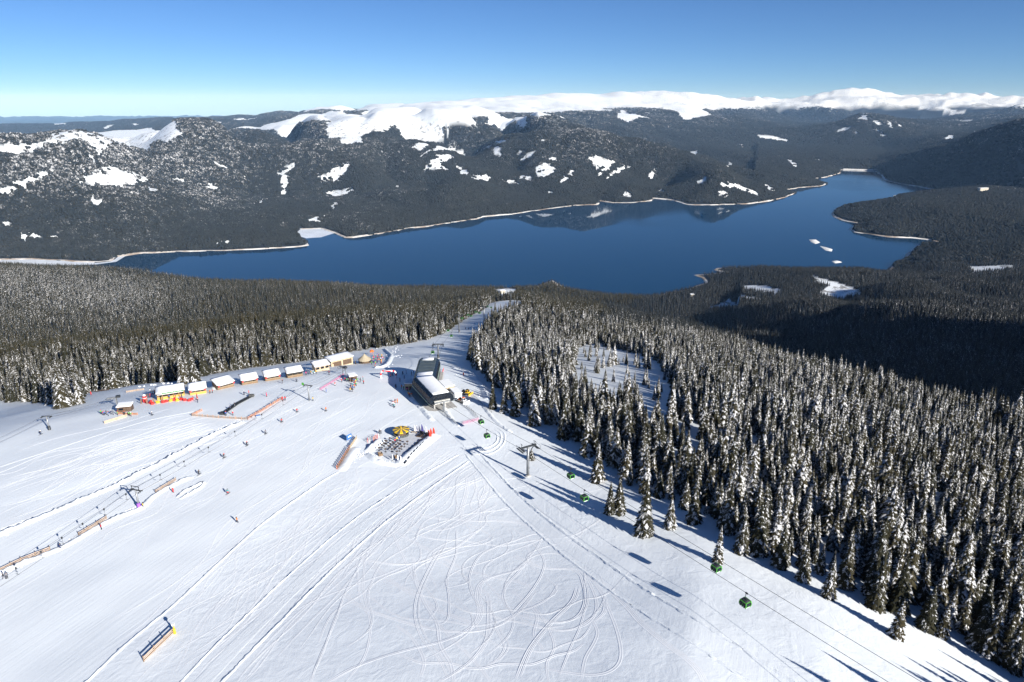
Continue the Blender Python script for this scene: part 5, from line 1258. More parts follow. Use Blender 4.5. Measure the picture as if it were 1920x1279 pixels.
for k, p in enumerate(lg):
    t = so0 if k == 0 else copy_tree(so0); t.location = p + Vector((0, 0, 0.04)); t.rotation_euler = (0, 0, rzl)
    tag(t, 'black lounger along the terrace edge, %s counted from the red flags' % ordn[k], 'lounger', 'black loungers along the terrace edge')
for k, (x, y, lb) in enumerate(((1500, 300, 'black sofa by the wooden bench at the back of the terrace'), (1585, 320, 'black sofa in front of the red flags'))):
    t = copy_tree(so0); t.location = hit(*z5(x, y)) + Vector((0, 0, 0.04)); t.rotation_euler = (0, 0, rzl + 1.4); tag(t, lb, 'lounger', 'black loungers along the terrace edge')
def crate(x, y, m, s, label):
    p = hit(*z5(x, y)); t = thing('wooden_crate', p, 0.5, label, 'crate', 'wooden crates on the terrace')
    MB().box((0, 0, 0.03), (s, s, 0.06)).build('bottom', m, t)
    for k in range(3):
        for sy in (-1, 1): MB().box((0, sy * s / 2, 0.16 + 0.3 * k), (s, 0.06, 0.24)).build('slat', m, t); MB().box((sy * s / 2, 0, 0.16 + 0.3 * k), (0.06, s - 0.08, 0.24)).build('slat', m, t)
crate(905, 590, WOOD, 1.3, 'larger orange-brown crate at the left corner of the terrace'); crate(1140, 632, WOOD, 0.9, 'smaller crate at the near end of the terrace')
def bench(x, y, label):
    p = hit(*z5(x, y)); t = thing('wooden_bench', p, -0.35, label, 'bench')
    for k in range(3): MB().box((0, -0.15 + 0.16 * k, 0.45), (2.2, 0.14, 0.06)).build('slat', PALEWOOD, t)
    for s in (-1, 1): MB().box((s * 0.9, 0, 0.2), (0.1, 0.45, 0.45)).build('leg', DWOOD, t)
bench(1410, 258, 'pale wooden bench between striped tent and white banners')
# feather flags
def feather(p, H, m, label, lean=0.0, group=None, text=False):
    t = thing('feather_flag', p, -0.4 + random.uniform(-0.3, 0.3), label, 'flag', group)
    n = 8; MB().tube([(0, 0, 0)] + [(lean * (k / n) ** 2, 0, H * k / n) for k in range(1, n + 1)], 0.04, 6).build('pole', DKSTEEL, t)
    b = MB(); vs = []; fs = []
    for k in range(n + 1):
        f = 0.14 + 0.86 * k / n; x0 = lean * f * f; wd = 0.8 * math.sin(min(1, (1 - f) * 1.8 + 0.12) * math.pi / 2) * (1.0)
        vs += [(x0 + 0.03, -0.012, H * f), (x0 + wd, -0.012 + 0.1 * math.sin(k), H * f - 0.15), (x0 + 0.03, 0.012, H * f), (x0 + wd, 0.012 + 0.1 * math.sin(k), H * f - 0.15)]
    for k in range(n): o = k * 4; fs += [(o, o + 1, o + 5, o + 4), (o + 2, o + 6, o + 7, o + 3)]
    b.add(vs, fs).build('cloth', m, t); MB().box((0, 0, 0.05), (0.9, 0.9, 0.1)).build('foot', BLACK, t)
RFLAG = mat('red_flag', (0.80, 0.06, 0.03), 0.6); WFLAG = mat('white_flag', (0.72, 0.72, 0.82), 0.6, 0, 0.12, 2); VFLAG = mat('violet_flag', (0.10, 0.09, 0.30), 0.6)
for k, (x, y) in enumerate(((1615, 330), (1640, 345), (1650, 310), (1690, 295))):
    feather(hit(*z5(x, y)), 3.2, RFLAG, 'red feather flag at the terrace corner, %s of four from the tent side' % ordn[k], 0.3, 'red flags at the terrace corner')
for k, (x, y) in enumerate(((1410, 240), (1440, 238), (1475, 242), (1580, 262))):
    feather(hit(*z5(x, y)), 2.8, WFLAG, 'pale violet and white banner behind the terrace, %s from the tent' % ordn[k], 0.15, 'white banners behind the terrace')
feather(hit(*z5(1522, 262)), 3.6, VFLAG, 'tall dark violet banner among the white ones behind the terrace', 0.1)
for k, (x, y) in enumerate(((1090, 680), (1170, 690), (1215, 700))):
    p = hit(*z5(x, y)); t = thing('white_umbrella', p, 0, 'closed white parasol at the near end of the terrace, %s from the left' % ordn[k], 'parasol', 'closed white parasols')
    MB().tube([(0, 0, 0), (0, 0, 2.4)], 0.04, 6).build('pole', STEEL, t); MB().lathe([(0.05, 2.45), (0.16, 2.2), (0.26, 1.0), (0.2, 0.8), (0.05, 0.75)], 9).build('folded_canopy', WHITE, t); MB().lathe([(0.3, 0), (0.3, 0.12), (0, 0.14)], 10).build('foot', CONC, t)
# ski racks by the tent
for k, (x, y) in enumerate(((760, 385), (800, 360), (840, 335))):
    p = hit(*z5(x, y)); t = thing('ski_rack', p, 0.35, 'ski rack with leaning skis left of the striped tent, %s of three' % ordn[k], 'ski rack', 'ski racks by the striped tent')
    MB().bar((-1.4, 0, 0.95), (1.4, 0, 0.95), 0.1).build('rail', WOOD, t)
    for s in (-1, 1): MB().bar((s * 1.3, -0.35, 0), (s * 1.3, 0, 0.95), 0.09).build('leg', WOOD, t)
    for q in range(5): MB().bar((-1.0 + q * 0.5, -0.45, 0.0), (-1.0 + q * 0.5, 0.12, 1.65), 0.1, 0.03).build('ski', (RED, WHITE, DKSTEEL, BLUE, ORANGE)[(q + k) % 5], t)

# ================================================================== fences
def world_pts(px, step=None): return [hit(*p) for p in px]
def resample(pts, step):
    out = [pts[0].copy()]; acc = 0
    for a, b in zip(pts, pts[1:]):
        L = (b - a).length; n = max(1, int(round(L / step)))
        for k in range(1, n + 1): out.append(a.lerp(b, k / n))
    for p in out: p.z = gz(p.x, p.y)
    return out
def slat_fence(px, H, label, postm, slatm, nsl=4, step=2.6, up=0.0, group='slatted snow fences', lean=0.0, slat_h=None):
    P = resample(world_pts(px), step); t = thing('snow_fence', P[0], 0, label, 'fence', group); o = P[0]
    for p in P:
        q = p - o + Vector((0, 0, up)); MB().bar(q - Vector((0, 0, 0.6)), q + Vector((0, 0, H + 0.15)), 0.13).build('post', postm, t)
    sh = slat_h or H / nsl * 0.62
    for a, b in zip(P, P[1:]):
        a = a - o + Vector((0, 0, up)); b = b - o + Vector((0, 0, up)); n = flat(b - a); off = Vector((n.y, -n.x, 0)) * 0.085
        for k in range(nsl):
            z = H * (k + 0.6) / nsl; MB().bar(a + off + Vector((0, 0, z)), b + off + Vector((0, 0, z + random.uniform(-0.03, 0.03))), 0.04, sh).build('slat', slatm, t)
    return P
TANNET = mat('sun_bleached_board', (0.50, 0.37, 0.26), 0.8, 0, 0.2, 1)
ORNET = mat('orange_board', (0.62, 0.29, 0.15), 0.8, 0, 0.2, 1)
slat_fence([(270, 1241), (328, 1185)], 1.35, 'tan slatted snow fence standing alone at the lower left with a yellow snow lance', WOOD, TANNET, 3, 2.6, slat_h=0.24)
slat_fence([(632, 880), (655, 843)], 1.3, 'orange posted slatted fence with striped shadow beside the terrace', ORANGE, WOOD, 4, 1.5, slat_h=0.16)
slat_fence([(656, 841), (669, 822)], 1.1, 'pale board fence continuing the orange fence towards the striped tent', WOOD, PALEWOOD, 4, 2.0, slat_h=0.2)
slat_fence([(-40, 1092), (40, 1052), (94, 1031)], 1.0, 'orange slatted fence on the berm at the left edge', WOOD, TANNET, 3, 2.6, slat_h=0.16)
slat_fence([(148, 1004), (200, 973)], 1.0, 'orange slatted fence on the berm beside the red skier', WOOD, TANNET, 3, 2.6, slat_h=0.16)
slat_fence([(292, 924), (330, 901)], 1.0, 'orange slatted fence on the berm right of the purple-footed pole', WOOD, TANNET, 3, 2.6, slat_h=0.16)
slat_fence([(379, 771), (360, 780)], 1.0, 'short orange fence closing the beginner area on the left', ORNET, ORNET, 3, 2.4, group='orange fences of the beginner area', slat_h=0.15)
slat_fence([(360, 780), (410, 784), (464, 787)], 1.0, 'long orange fence along the near side of the beginner area', ORNET, TANNET, 3, 2.4, group='orange fences of the beginner area', slat_h=0.15)
slat_fence([(464, 787), (528, 749)], 1.1, 'orange fence along the right side of the beginner area', ORNET, ORNET, 3, 2.4, group='orange fences of the beginner area', slat_h=0.15)
slat_fence([(196, 794), (238, 781)], 0.9, 'low tan fence below the left control hut', TANNET, TANNET, 2, 2.4, slat_h=0.5)
slat_fence([(222, 777), (258, 778)], 0.9, 'low orange fence just right of the left control hut', ORNET, ORNET, 2, 2.4)
slat_fence([(180, 735), (204, 732)], 0.8, 'small brown fence at the wood edge on the far left', DWOOD, DWOOD, 2, 2.4)
slat_fence([(237, 736), (270, 731)], 0.8, 'small tan fence at the wood edge left of the long bar', TANNET, TANNET, 2, 2.4)
def net_fence(px, H, label, m, step=2.2, group=None, name='safety_net', rails=5, postm=None):
    """post and net fence with an open mesh"""
    P = resample(world_pts(px), step); o = P[0]; t = thing(name, o, 0, label, 'fence', group)
    for p in P: q = p - o; MB().tube([q - Vector((0, 0, 0.4)), q + Vector((0, 0, H + 0.1))], 0.035, 6).build('post', postm or m, t)
    for a, b in zip(P, P[1:]):
        a = a - o; b = b - o; n = MB()
        for k in range(rails): z = H * (k + 0.4) / rails; n.bar(a + Vector((0, 0, z)), b + Vector((0, 0, z)), 0.02, 0.03)
        for k in range(9): f = k / 9; q = a.lerp(b, f); n.bar(q + Vector((0, 0, 0.1)), q + Vector((0, 0, H)), 0.018)
        n.build('net_panel', m, t)
net_fence([(600, 732), (645, 704)], 1.0, 'thin pink net guiding skiers to the tow lift', PINK)
net_fence([(798, 752), (825, 771), (858, 798)], 1.2, 'dark railing running out from the station on the piste side', DKSTEEL, 2.4, 'dark railings at the station exit', 'station_railing', 3)
net_fence([(866, 758), (884, 771), (896, 785)], 1.2, 'dark railing running out from the station on the forest side', DKSTEEL, 2.4, 'dark railings at the station exit', 'station_railing', 3)
net_fence([(866, 796), (897, 788)], 1.1, 'short magenta net across the station exit', PINK)
net_fence([(884, 740), (905, 760), (922, 775)], 1.0, 'dark fence in the shade beside the snow groomers', DKSTEEL, 2.6, None, 'station_railing', 2)
net_fence([(832, 693), (828, 708)], 1.0, 'red and white net beside the rear wing of the station', RED, 2.2)
# banner frame by the pale fence
p = hit(655, 826); t = thing('banner_frame', p, 1.0, 'blue and white banner board behind the pale board fence', 'banner')
MB().box((0, 0, 1.4), (2.4, 0.08, 1.9)).build('banner', BLUE, t); MB().box((0.2, -0.06, 1.5), (1.4, 0.02, 0.5)).build('banner_print', WHITE, t)
for s in (-1, 1): MB().bar((s * 1.15, 0, -0.3), (s * 1.15, 0, 2.4), 0.08).build('post', STEEL, t)
# snow lances
def lance(px, py, m, label, H=3.0):
    p = hit(px, py); t = thing('snow_lance', p, 0, label, 'snow lance'); MB().tube([(0, 0, -0.3), (0, 0, H)], 0.12, 8).build('pipe', m, t); MB().lathe([(0.26, 0), (0.26, 1.2), (0.14, 1.3)], 10).build('padding', m, t, True); MB().box((0, 0, H + 0.15), (0.5, 0.5, 0.4)).build('head', WHITE, t)
lance(328, 1188, YELLOW, 'yellow snow lance with white head at the end of the lone tan fence', 2.2)
lance(869, 704, RED, 'red and white padded hydrant on the snow behind the station', 1.6)

# ================================================================== snow groomers
def groomer(px, py, rz, bodym, cabm, label):
    p = hit(px, py); t = thing('snow_groomer', p, rz, label, 'snow groomer', 'snow groomers parked by the station')
    for s in (-1, 1):
        tr = MB(); prof = [(-2.3, 0.45), (-1.9, 0.08), (1.9, 0.08), (2.3, 0.45), (1.9, 0.85), (-1.9, 0.85)]
        y0, y1 = sorted((s * 0.75, s * 1.75)); tr.add([(x, y0, z) for x, z in prof] + [(x, y1, z) for x, z in prof], [(0, 1, 2, 3, 4, 5), (11, 10, 9, 8, 7, 6)] + [(k, 6 + k, 6 + (k + 1) % 6, (k + 1) % 6) for k in range(6)])
        o = tr.build('track', BLACK, t); g = MB()
        for k in range(12): g.box((-1.9 + k * 0.345, (y0 + y1) / 2, 0.9), (0.07, 0.95, 0.1))
        g.build('track_bar', STEEL, o)
    MB().box((-0.6, 0, 1.15), (3.2, 1.6, 0.7)).build('body', bodym, t, bevel=0.08)
    c = MB(); c.hexa([(0.1, -0.95, 1.1), (1.9, -0.95, 1.1), (1.9, 0.95, 1.1), (0.1, 0.95, 1.1)], [(0.2, -0.8, 2.6), (1.3, -0.8, 2.6), (1.3, 0.8, 2.6), (0.2, 0.8, 2.6)]); cb = c.build('cab', cabm, t)
    w_ = MB(); w_.hexa([(1.66, -0.8, 1.65), (1.75, -0.8, 1.65), (1.75, 0.8, 1.65), (1.66, 0.8, 1.65)], [(1.32, -0.7, 2.45), (1.40, -0.7, 2.45), (1.40, 0.7, 2.45), (1.32, 0.7, 2.45)]); w_.build('windscreen', DGLASS, cb)
    for s in (-1, 1): MB().box((0.8, s * 0.89, 2.0), (1.0, 0.06, 0.7)).build('side_window', DGLASS, cb)
    MB().box((0.75, 0, 2.66), (1.3, 1.5, 0.1)).build('cab_roof', bodym, cb)
    bl = MB()
    for k in range(6): a0, a1 = -0.7 + 0.28 * k, -0.7 + 0.28 * (k + 1); bl.hexa([(3.3 - 0.5 * math.cos(a0), -2.2, 0.75 + 0.8 * math.sin(a0)), (3.42 - 0.5 * math.cos(a0), -2.2, 0.75 + 0.8 * math.sin(a0)), (3.42 - 0.5 * math.cos(a0), 2.2, 0.75 + 0.8 * math.sin(a0)), (3.3 - 0.5 * math.cos(a0), 2.2, 0.75 + 0.8 * math.sin(a0))],
                                                                       [(3.3 - 0.5 * math.cos(a1), -2.2, 0.75 + 0.8 * math.sin(a1)), (3.42 - 0.5 * math.cos(a1), -2.2, 0.75 + 0.8 * math.sin(a1)), (3.42 - 0.5 * math.cos(a1), 2.2, 0.75 + 0.8 * math.sin(a1)), (3.3 - 0.5 * math.cos(a1), 2.2, 0.75 + 0.8 * math.sin(a1))])
    bl.build('blade', cabm if cabm is not DGLASS else DKSTEEL, t)
    for s in (-1, 1): MB().bar((2.0, s * 0.6, 0.6), (2.95, s * 0.6, 0.6), 0.16).build('push_arm', DKSTEEL, t)
    MB().box((-2.9, 0, 0.4), (0.8, 3.6, 0.5)).build('tiller', DKSTEEL, t); MB().box((-1.7, 0, 1.7), (0.9, 1.3, 0.5)).build('engine_cover', BLACK, t)
    t.scale = (0.8,) * 3
groomer(874, 739, -0.5, BLACK, YELLOW, 'black and yellow snow groomer in the shade by the station'); groomer(867, 754, -0.75, ORANGE, WHITE, 'orange snow groomer with white blade below the station front')
# red bean bags and sun loungers before the long bar
BAG = MB().lathe([(0, 0.75), (0.3, 0.7), (0.55, 0.4), (0.62, 0.18), (0.5, 0.0), (0, 0)], 10).mesh('cushion')
def z1p(x, y): return (170 + x / 7.99, 690 + y / 7.99)
YBAG = mat('yellow_fabric', (0.75, 0.42, 0.03), 0.7)
bags = [((900, 530), RED), ((930, 545), RED), ((1010, 525), YBAG), ((1090, 520), RED), ((1130, 510), RED), ((1200, 500), YBAG), ((1245, 490), RED), ((1300, 495), YBAG), ((1370, 480), RED), ((1415, 490), RED), ((1480, 495), RED), ((1510, 480), RED)]
for k, ((x, y), m_) in enumerate(bags):
    p = hit(*z1p(x, y)); t = thing('bean_bag', p, k, '%s bean bag on the snow before the long yellow bar' % ('red' if m_ is RED else 'yellow'), 'bean bag', 'bean bags before the long bar')
    me = BAG.copy(); me.materials.clear(); me.materials.append(m_); me.polygons.foreach_set('use_smooth', [True] * len(me.polygons)); o = bpy.data.objects.new('seat', me); col.objects.link(o); o.parent = t; o.scale = (1.35, 1.35, 1.3)
    b = MB(); b.hexa([(-0.5, 0.35, 0.3), (0.5, 0.35, 0.3), (0.45, 0.75, 0.3), (-0.45, 0.75, 0.3)], [(-0.4, 0.55, 1.25), (0.4, 0.55, 1.25), (0.35, 0.8, 1.25), (-0.35, 0.8, 1.25)]); b.build('backrest', m_, t, bevel=0.1)
# tall red inflatable (plain column) and boards by the bar
p = hit(*z1p(820, 515)); t = thing('red_inflatable', p, 0, 'tall plain red inflatable column left of the long yellow bar', 'inflatable')
MB().lathe([(0.7, 0), (0.95, 0.6), (0.9, 1.6), (0.75, 2.0)], 14).build('lower_body', RED, t, True); MB().lathe([(0.75, 2.0), (0.85, 2.5), (0.6, 3.0)], 14).build('upper_body', RED, t, True); MB().lathe([(0.6, 3.0), (0.5, 3.4), (0, 3.7)], 12).build('top_cap', WHITE, t, True); MB().lathe([(0.78, 1.9), (0.92, 2.0), (0.78, 2.1)], 14).build('band', WHITE, t, True)
for k, (x, y) in enumerate(((760, 535), (845, 540), (945, 525), (1080, 495), (1020, 470))):
    p = hit(*z1p(x, y)); t = thing('upright_board', p, 0.2 * k, 'upright wooden board before the long bar, %s from the left' % ordn[k], 'board', 'upright boards before the long bar'); MB().bar((0, 0, -0.2), (0.1, 0, 2.1), 0.5, 0.08).build('plank', WOOD, t); MB().bar((0.05, 0.1, -0.2), (0.05, 0.6, 0.9), 0.08).build('strut', DWOOD, t)
feather(hit(*z1p(1590, 470)), 2.8, RFLAG, 'red feather flag right of the bean bags', 0.2)
# rack of clutter by the bar
p = hit(*z1p(880, 445)); t = thing('rental_rack', p, 0.2, 'crowded rental rack of skis and boards left of the long bar', 'ski rack')
for s in (-1, 1): MB().bar((s * 1.9, 0, 0), (s * 1.9, 0, 1.9), 0.12).build('post', DWOOD, t)
MB().bar((-1.9, 0, 1.6), (1.9, 0, 1.6), 0.1).build('rail', DWOOD, t)
for q in range(16): MB().bar((-1.8 + q * 0.24, -0.4, 0.0), (-1.8 + q * 0.24 + random.uniform(-0.1, 0.1), 0.1, 1.9), 0.12, 0.04).build('ski', random.choice((RED, DWOOD, DKSTEEL, BLUE, WOOD)), t)
# magic carpet in the beginner area
mc = resample(world_pts([(418, 777), (445, 758), (472, 744)]), 3.0); t = thing('conveyor_lift', mc[0], 0, 'dark conveyor lift climbing through the beginner area', 'conveyor lift')
for a, b_ in zip(mc, mc[1:]): MB().bar(a - mc[0] + Vector((0, 0, 0.12)), b_ - mc[0] + Vector((0, 0, 0.12)), 1.0, 0.25).build('belt', BLACK, t)
for s in (-1, 1):
    n = flat(mc[-1] - mc[0]); off = Vector((n.y, -n.x, 0)) * 0.7 * s
    for a, b_ in zip(mc, mc[1:]): MB().bar(a - mc[0] + off + Vector((0, 0, 0.35)), b_ - mc[0] + off + Vector((0, 0, 0.35)), 0.12, 0.4).build('side_rail', DKSTEEL, t)
MB().box((0, 0, 0.5), (1.8, 1.4, 1.0)).build('drive_box', DKSTEEL, t); MB().box(tuple(mc[-1] - mc[0] + Vector((0, 0, 0.5))), (1.8, 1.4, 1.0)).build('return_box', GREYCANVAS, t)
# blue sledge and pads
p = hit(484, 781); t = thing('blue_crash_mat', p, 0.4, 'blue crash mat at the corner of the beginner area', 'crash mat'); MB().box((0, 0, 0.3), (1.4, 0.9, 0.6)).build('mat', BLUE, t, bevel=0.08); MB().box((0, -0.46, 0.3), (1.2, 0.04, 0.2)).build('strap', WHITE, t)
# ================================================================== snow berms and tracks: real relief laid on the slope
PACK = GROUND
def catmull(P, step):
    out = []; n = len(P)
    for i in range(n - 1):
        p0, p1, p2, p3 = P[max(i - 1, 0)], P[i], P[i + 1], P[min(i + 2, n - 1)]
        k = max(2, int((p2 - p1).length / step))
        for j in range(k):
            t = j / k; out.append(0.5 * ((2 * p1) + (p2 - p0) * t + (2 * p0 - 5 * p1 + 4 * p2 - p3) * t * t + (3 * p1 - p0 - 3 * p2 + p3) * t ** 3))
    out.append(P[-1]); return out
TRACKM = mat('packed_track_snow', (0.87, 0.895, 0.925), 0.5, 0, 0.04, 0.8, spec=0.3)
class Ribbons:
    def __init__(s, m=None): s.V = []; s.F = []; s.n = 0; s.m = m or PACK
    def add(s, pts, prof, width, height, lump=0.0, taper=True, seed=0):
        """prof: (u, v) across; pts: list of Vector in plan"""
        g = np.random.default_rng(seed); P = np.array([(p.x, p.y) for p in pts]); n = len(P)
        if n < 3: return
        T = np.gradient(P, axis=0); T /= np.linalg.norm(T, axis=1)[:, None] + 1e-9; Nn = np.stack([T[:, 1], -T[:, 0]], -1)
        e = np.minimum(np.minimum(np.arange(n), np.arange(n)[::-1]) / 4.0, 1.0) if taper else np.ones(n)
        m = len(prof); V = np.zeros((n, m, 3))
        for k, (u, v) in enumerate(prof):
            q = P + Nn * (u * width)[..., None] if isinstance(width, np.ndarray) else P + Nn * (u * width)
            if lump and 0 < k < m - 1: q = q + g.normal(0, lump * 0.5, q.shape)
            V[:, k, :2] = q; hh = v * height * e
            if lump and 0 < k < m - 1: hh = hh * (1 + g.normal(0, lump, n))
            V[:, k, 2] = zat(q[:, 0], q[:, 1]) + hh - (0.03 if k in (0, m - 1) else 0)
        idx = np.arange(n * m).reshape(n, m) + s.n
        s.F.append(np.stack([idx[:-1, :-1], idx[:-1, 1:], idx[1:, 1:], idx[1:, :-1]], -1).reshape(-1, 4)); s.V.append(V.reshape(-1, 3)); s.n += n * m
    def build(s, name, label=None):
        V = np.concatenate(s.V); cv = np.zeros((len(V), 4)); cv[:, 0] = 1; cv[:, 3] = 0.6
        F = np.concatenate(s.F)
        o = np_mesh(name, V, F[:, ::-1] if False else F, s.m, ground, True, {'cover': cv}); return tag(o, kind='stuff')
TRK = [(-1, 0), (-0.72, 0.9), (-0.42, 0.08), (0.42, 0.08), (0.72, 1.0), (1, 0)]
RIDGE = [(-1, 0), (-0.55, 0.55), (-0.1, 1.0), (0.3, 0.8), (0.7, 0.3), (1, 0)]
def zA(x, y): return (500 + x / 2.982, 850 + y / 2.982)
def zB(x, y): return (960 + x / 2.913, 840 + y / 2.913)
LA = [[(800, 310), (860, 345), (950, 365), (1050, 370), (1150, 380), (1280, 378), (1400, 390), (1491, 415)], [(780, 320), (800, 370), (850, 410), (950, 430), (1060, 405), (1180, 340), (1280, 290), (1275, 270)],
      [(530, 590), (620, 610), (730, 622), (850, 610), (940, 570), (1060, 520), (1180, 430), (1200, 400)], [(150, 880), (300, 810), (480, 740), (650, 680), (800, 620), (950, 580), (1100, 520), (1230, 480), (1245, 455)],
      [(350, 700), (420, 780), (520, 860), (650, 910), (780, 950), (900, 980), (1050, 1000), (1180, 995), (1300, 960), (1400, 890), (1491, 780)],
      [(340, 1279), (480, 1200), (640, 1140), (800, 1095), (950, 1060), (1080, 1010), (1160, 950), (1185, 880), (1170, 800), (1190, 730), (1260, 690), (1400, 650), (1470, 590)],
      [(620, 440), (570, 540), (545, 640), (540, 760), (560, 860), (580, 960), (570, 1060), (540, 1150), (480, 1230), (440, 1279)], [(600, 500), (540, 560), (510, 640), (440, 780), (400, 880), (360, 980), (320, 1100), (260, 1230), (240, 1279)],
      [(500, 600), (510, 700), (520, 800), (560, 900)], [(430, 800), (390, 920), (340, 1040), (280, 1180), (250, 1279)], [(990, 520), (930, 600), (860, 740), (830, 840), (830, 930), (870, 1040), (960, 1150), (1010, 1250)],
      [(820, 580), (830, 700), (880, 830), (950, 950), (970, 1070), (1030, 1180), (1045, 1279)], [(1060, 430), (1060, 560), (1010, 700), (1020, 820), (1010, 930), (950, 960)], [(1180, 760), (1230, 800), (1235, 950), (1220, 1050), (1150, 1150), (1060, 1220), (960, 1279)],
      [(1240, 900), (1290, 1000), (1330, 1080), (1290, 1150), (1220, 1190)], [(1450, 520), (1470, 570), (1420, 650), (1340, 740), (1325, 820), (1380, 890), (1491, 930)], [(700, 430), (820, 500), (950, 570), (1100, 650), (1250, 690), (1400, 720), (1491, 760)],
      [(680, 400), (760, 570), (830, 720), (900, 870), (1010, 1010), (1130, 1130), (1250, 1270)], [(560, 600), (680, 710), (830, 800), (950, 880), (1080, 930), (1150, 960)], [(720, 960), (800, 1020), (850, 1090), (880, 1170), (860, 1250)],
      [(1120, 130), (1110, 220), (1080, 330), (1100, 360)], [(1160, 110), (1170, 200), (1140, 290), (1170, 340)], [(1190, 100), (1220, 190), (1190, 280), (1215, 330)], [(1150, 160), (1180, 240), (1200, 330), (1180, 400)]]
LB = [[(0, 380), (80, 430), (160, 470), (150, 520), (100, 590), (40, 650), (0, 690)], [(0, 590), (160, 655), (340, 670), (390, 760), (390, 860), (340, 930), (220, 955), (40, 910)], [(400, 640), (395, 760), (400, 860), (370, 980), (320, 1090), (260, 1240)],
      [(350, 760), (320, 840), (200, 960), (90, 1100), (20, 1260)], [(400, 690), (450, 800), (460, 880), (420, 950), (330, 990), (200, 1000)], [(400, 680), (490, 800), (500, 890), (440, 950)], [(510, 840), (570, 990), (595, 1130), (550, 1210), (430, 1240), (200, 1210)],
      [(430, 930), (465, 1000), (450, 1060), (400, 1150), (380, 1260)], [(490, 740), (620, 870), (700, 960), (830, 1070), (940, 1150), (1010, 1220), (1040, 1279)], [(0, 440), (90, 500), (170, 600), (165, 680), (100, 790), (0, 900)], [(100, 840), (180, 950), (230, 1080), (190, 1180), (200, 1279)], [(0, 780), (130, 900), (120, 1020), (170, 1100)]]
rb = Ribbons(TRACKM); g_ = random.Random(5)
for k, ln in enumerate([[zA(*p) for p in l] for l in LA] + [[zB(*p) for p in l] for l in LB]):
    wd = g_.choice((0.26, 0.32, 0.42)); ht = g_.uniform(0.03, 0.055)
    P = catmull([hit(*p) for p in ln], 0.8); rb.add(P, TRK, wd, ht, seed=k)
    if g_.random() < 0.4:          # often two runs side by side
        off = g_.uniform(0.5, 0.8); Q = [p + Vector((off, off * 0.3, 0)) for p in P]; rb.add(Q, TRK, wd * 0.8, ht * 0.8, seed=k + 100)
for k, (cx, cy, rx, ry, a0, a1) in enumerate(((860, 1075, 190, 95, 0.2, 3.6), (1010, 1090, 130, 85, 1.2, 5.6), (930, 960, 200, 60, 0.1, 2.9), (1040, 1110, 95, 70, 0.0, 6.1), (960, 1040, 230, 110, 0.3, 2.6), (1000, 1160, 110, 60, 0.2, 3.3), (900, 1180, 210, 70, 0.4, 2.4))):
    ln = [(cx + rx * math.cos(a0 + (a1 - a0) * i / 14), cy + ry * math.sin(a0 + (a1 - a0) * i / 14) * (1 + 0.06 * math.sin(i * 1.7 + k))) for i in range(15)]
    rb.add(catmull([hit(*p) for p in ln], 0.8), TRK, g_.uniform(0.18, 0.34), g_.uniform(0.03, 0.055), seed=k + 300)
def wavy(px, n, spread, amp, seed, wrange=(0.15, 0.28), hrange=(0.02, 0.045), tmin=0.35):
    g = random.Random(seed); C = catmull([hit(*p) for p in px], 2.0); L = len(C)
    for k in range(n):
        a = g.random() * (1 - tmin); b = min(1, a + g.uniform(tmin, 1.0)); s = C[int(a * (L - 1)):int(b * (L - 1)) + 1]
        if len(s) < 6: continue
        off = g.gauss(0, spread); ph = g.uniform(0, 6.28); wl = g.uniform(18, 45); am = amp * g.uniform(0.2, 1.0); dr = g.uniform(-0.06, 0.06) * spread
        pts = []
        for i in range(1, len(s) - 1):
            d = flat(s[i + 1] - s[i - 1]); nrm = Vector((d.y, -d.x, 0)); pts.append(s[i] + nrm * (off + dr * i / 10 + am * math.sin(ph + i * 2.0 / wl * 6.28)))
        rb.add(catmull(pts[::2], 1.2), TRK, g.uniform(*wrange), g.uniform(*hrange), seed=k + seed)
wavy([(420, 1300), (560, 1140), (700, 1005), (800, 915), (890, 850)], 34, 7.0, 1.6, 1000)
wavy([(250, 1300), (420, 1120), (560, 980), (660, 890)], 26, 7.0, 4.0, 2000)
wavy([(-60, 985), (100, 920), (250, 850), (420, 792)], 30, 8.0, 2.5, 3000, (0.18, 0.3), (0.025, 0.055))
wavy([(-60, 930), (150, 850), (330, 800), (420, 780)], 22, 9.0, 4.0, 4000, (0.18, 0.3), (0.025, 0.055))
wavy([(0, 1180), (200, 1040), (420, 880), (640, 720)], 30, 14.0, 3.0, 5000, (0.12, 0.22), (0.02, 0.04))
wavy([(700, 1290), (800, 1100), (900, 960), (960, 880)], 16, 16.0, 7.0, 6000, (0.15, 0.28), (0.03, 0.06))
rb.build('ski_tracks')
bm_ = Ribbons()
def berm(px, w, h, lump, seed, step=0.7): bm_.add(catmull([hit(*p) for p in px], step), RIDGE, w, h, lump, seed=seed)
berm([(-60, 1024), (0, 1002), (100, 960), (210, 914), (260, 888), (330, 853), (400, 815), (460, 790)], 1.2, 0.7, 0.28, 1)
berm([(-60, 1102), (40, 1057), (94, 1036), (110, 1030), (150, 1008), (205, 977), (262, 954), (292, 928), (340, 902), (362, 893)], 1.2, 0.55, 0.22, 2)
berm([(130, 1310), (240, 1205), (330, 1130), (480, 992), (600, 905), (636, 884)], 0.5, 0.15, 0.2, 3)
berm([(395, 1300), (505, 1187), (640, 1052), (760, 950), (880, 864)], 0.5, 0.15, 0.2, 4); berm([(320, 1300), (450, 1165), (590, 1035), (720, 935), (860, 852)], 0.4, 0.1, 0.2, 5)
berm([(890, 838), (960, 915), (1040, 985), (1130, 1050), (1250, 1130), (1400, 1222), (1520, 1300)], 0.6, 0.2, 0.25, 6); berm([(872, 850), (932, 925), (1000, 992), (1090, 1067), (1210, 1152), (1350, 1242), (1440, 1300)], 0.5, 0.15, 0.2, 7)
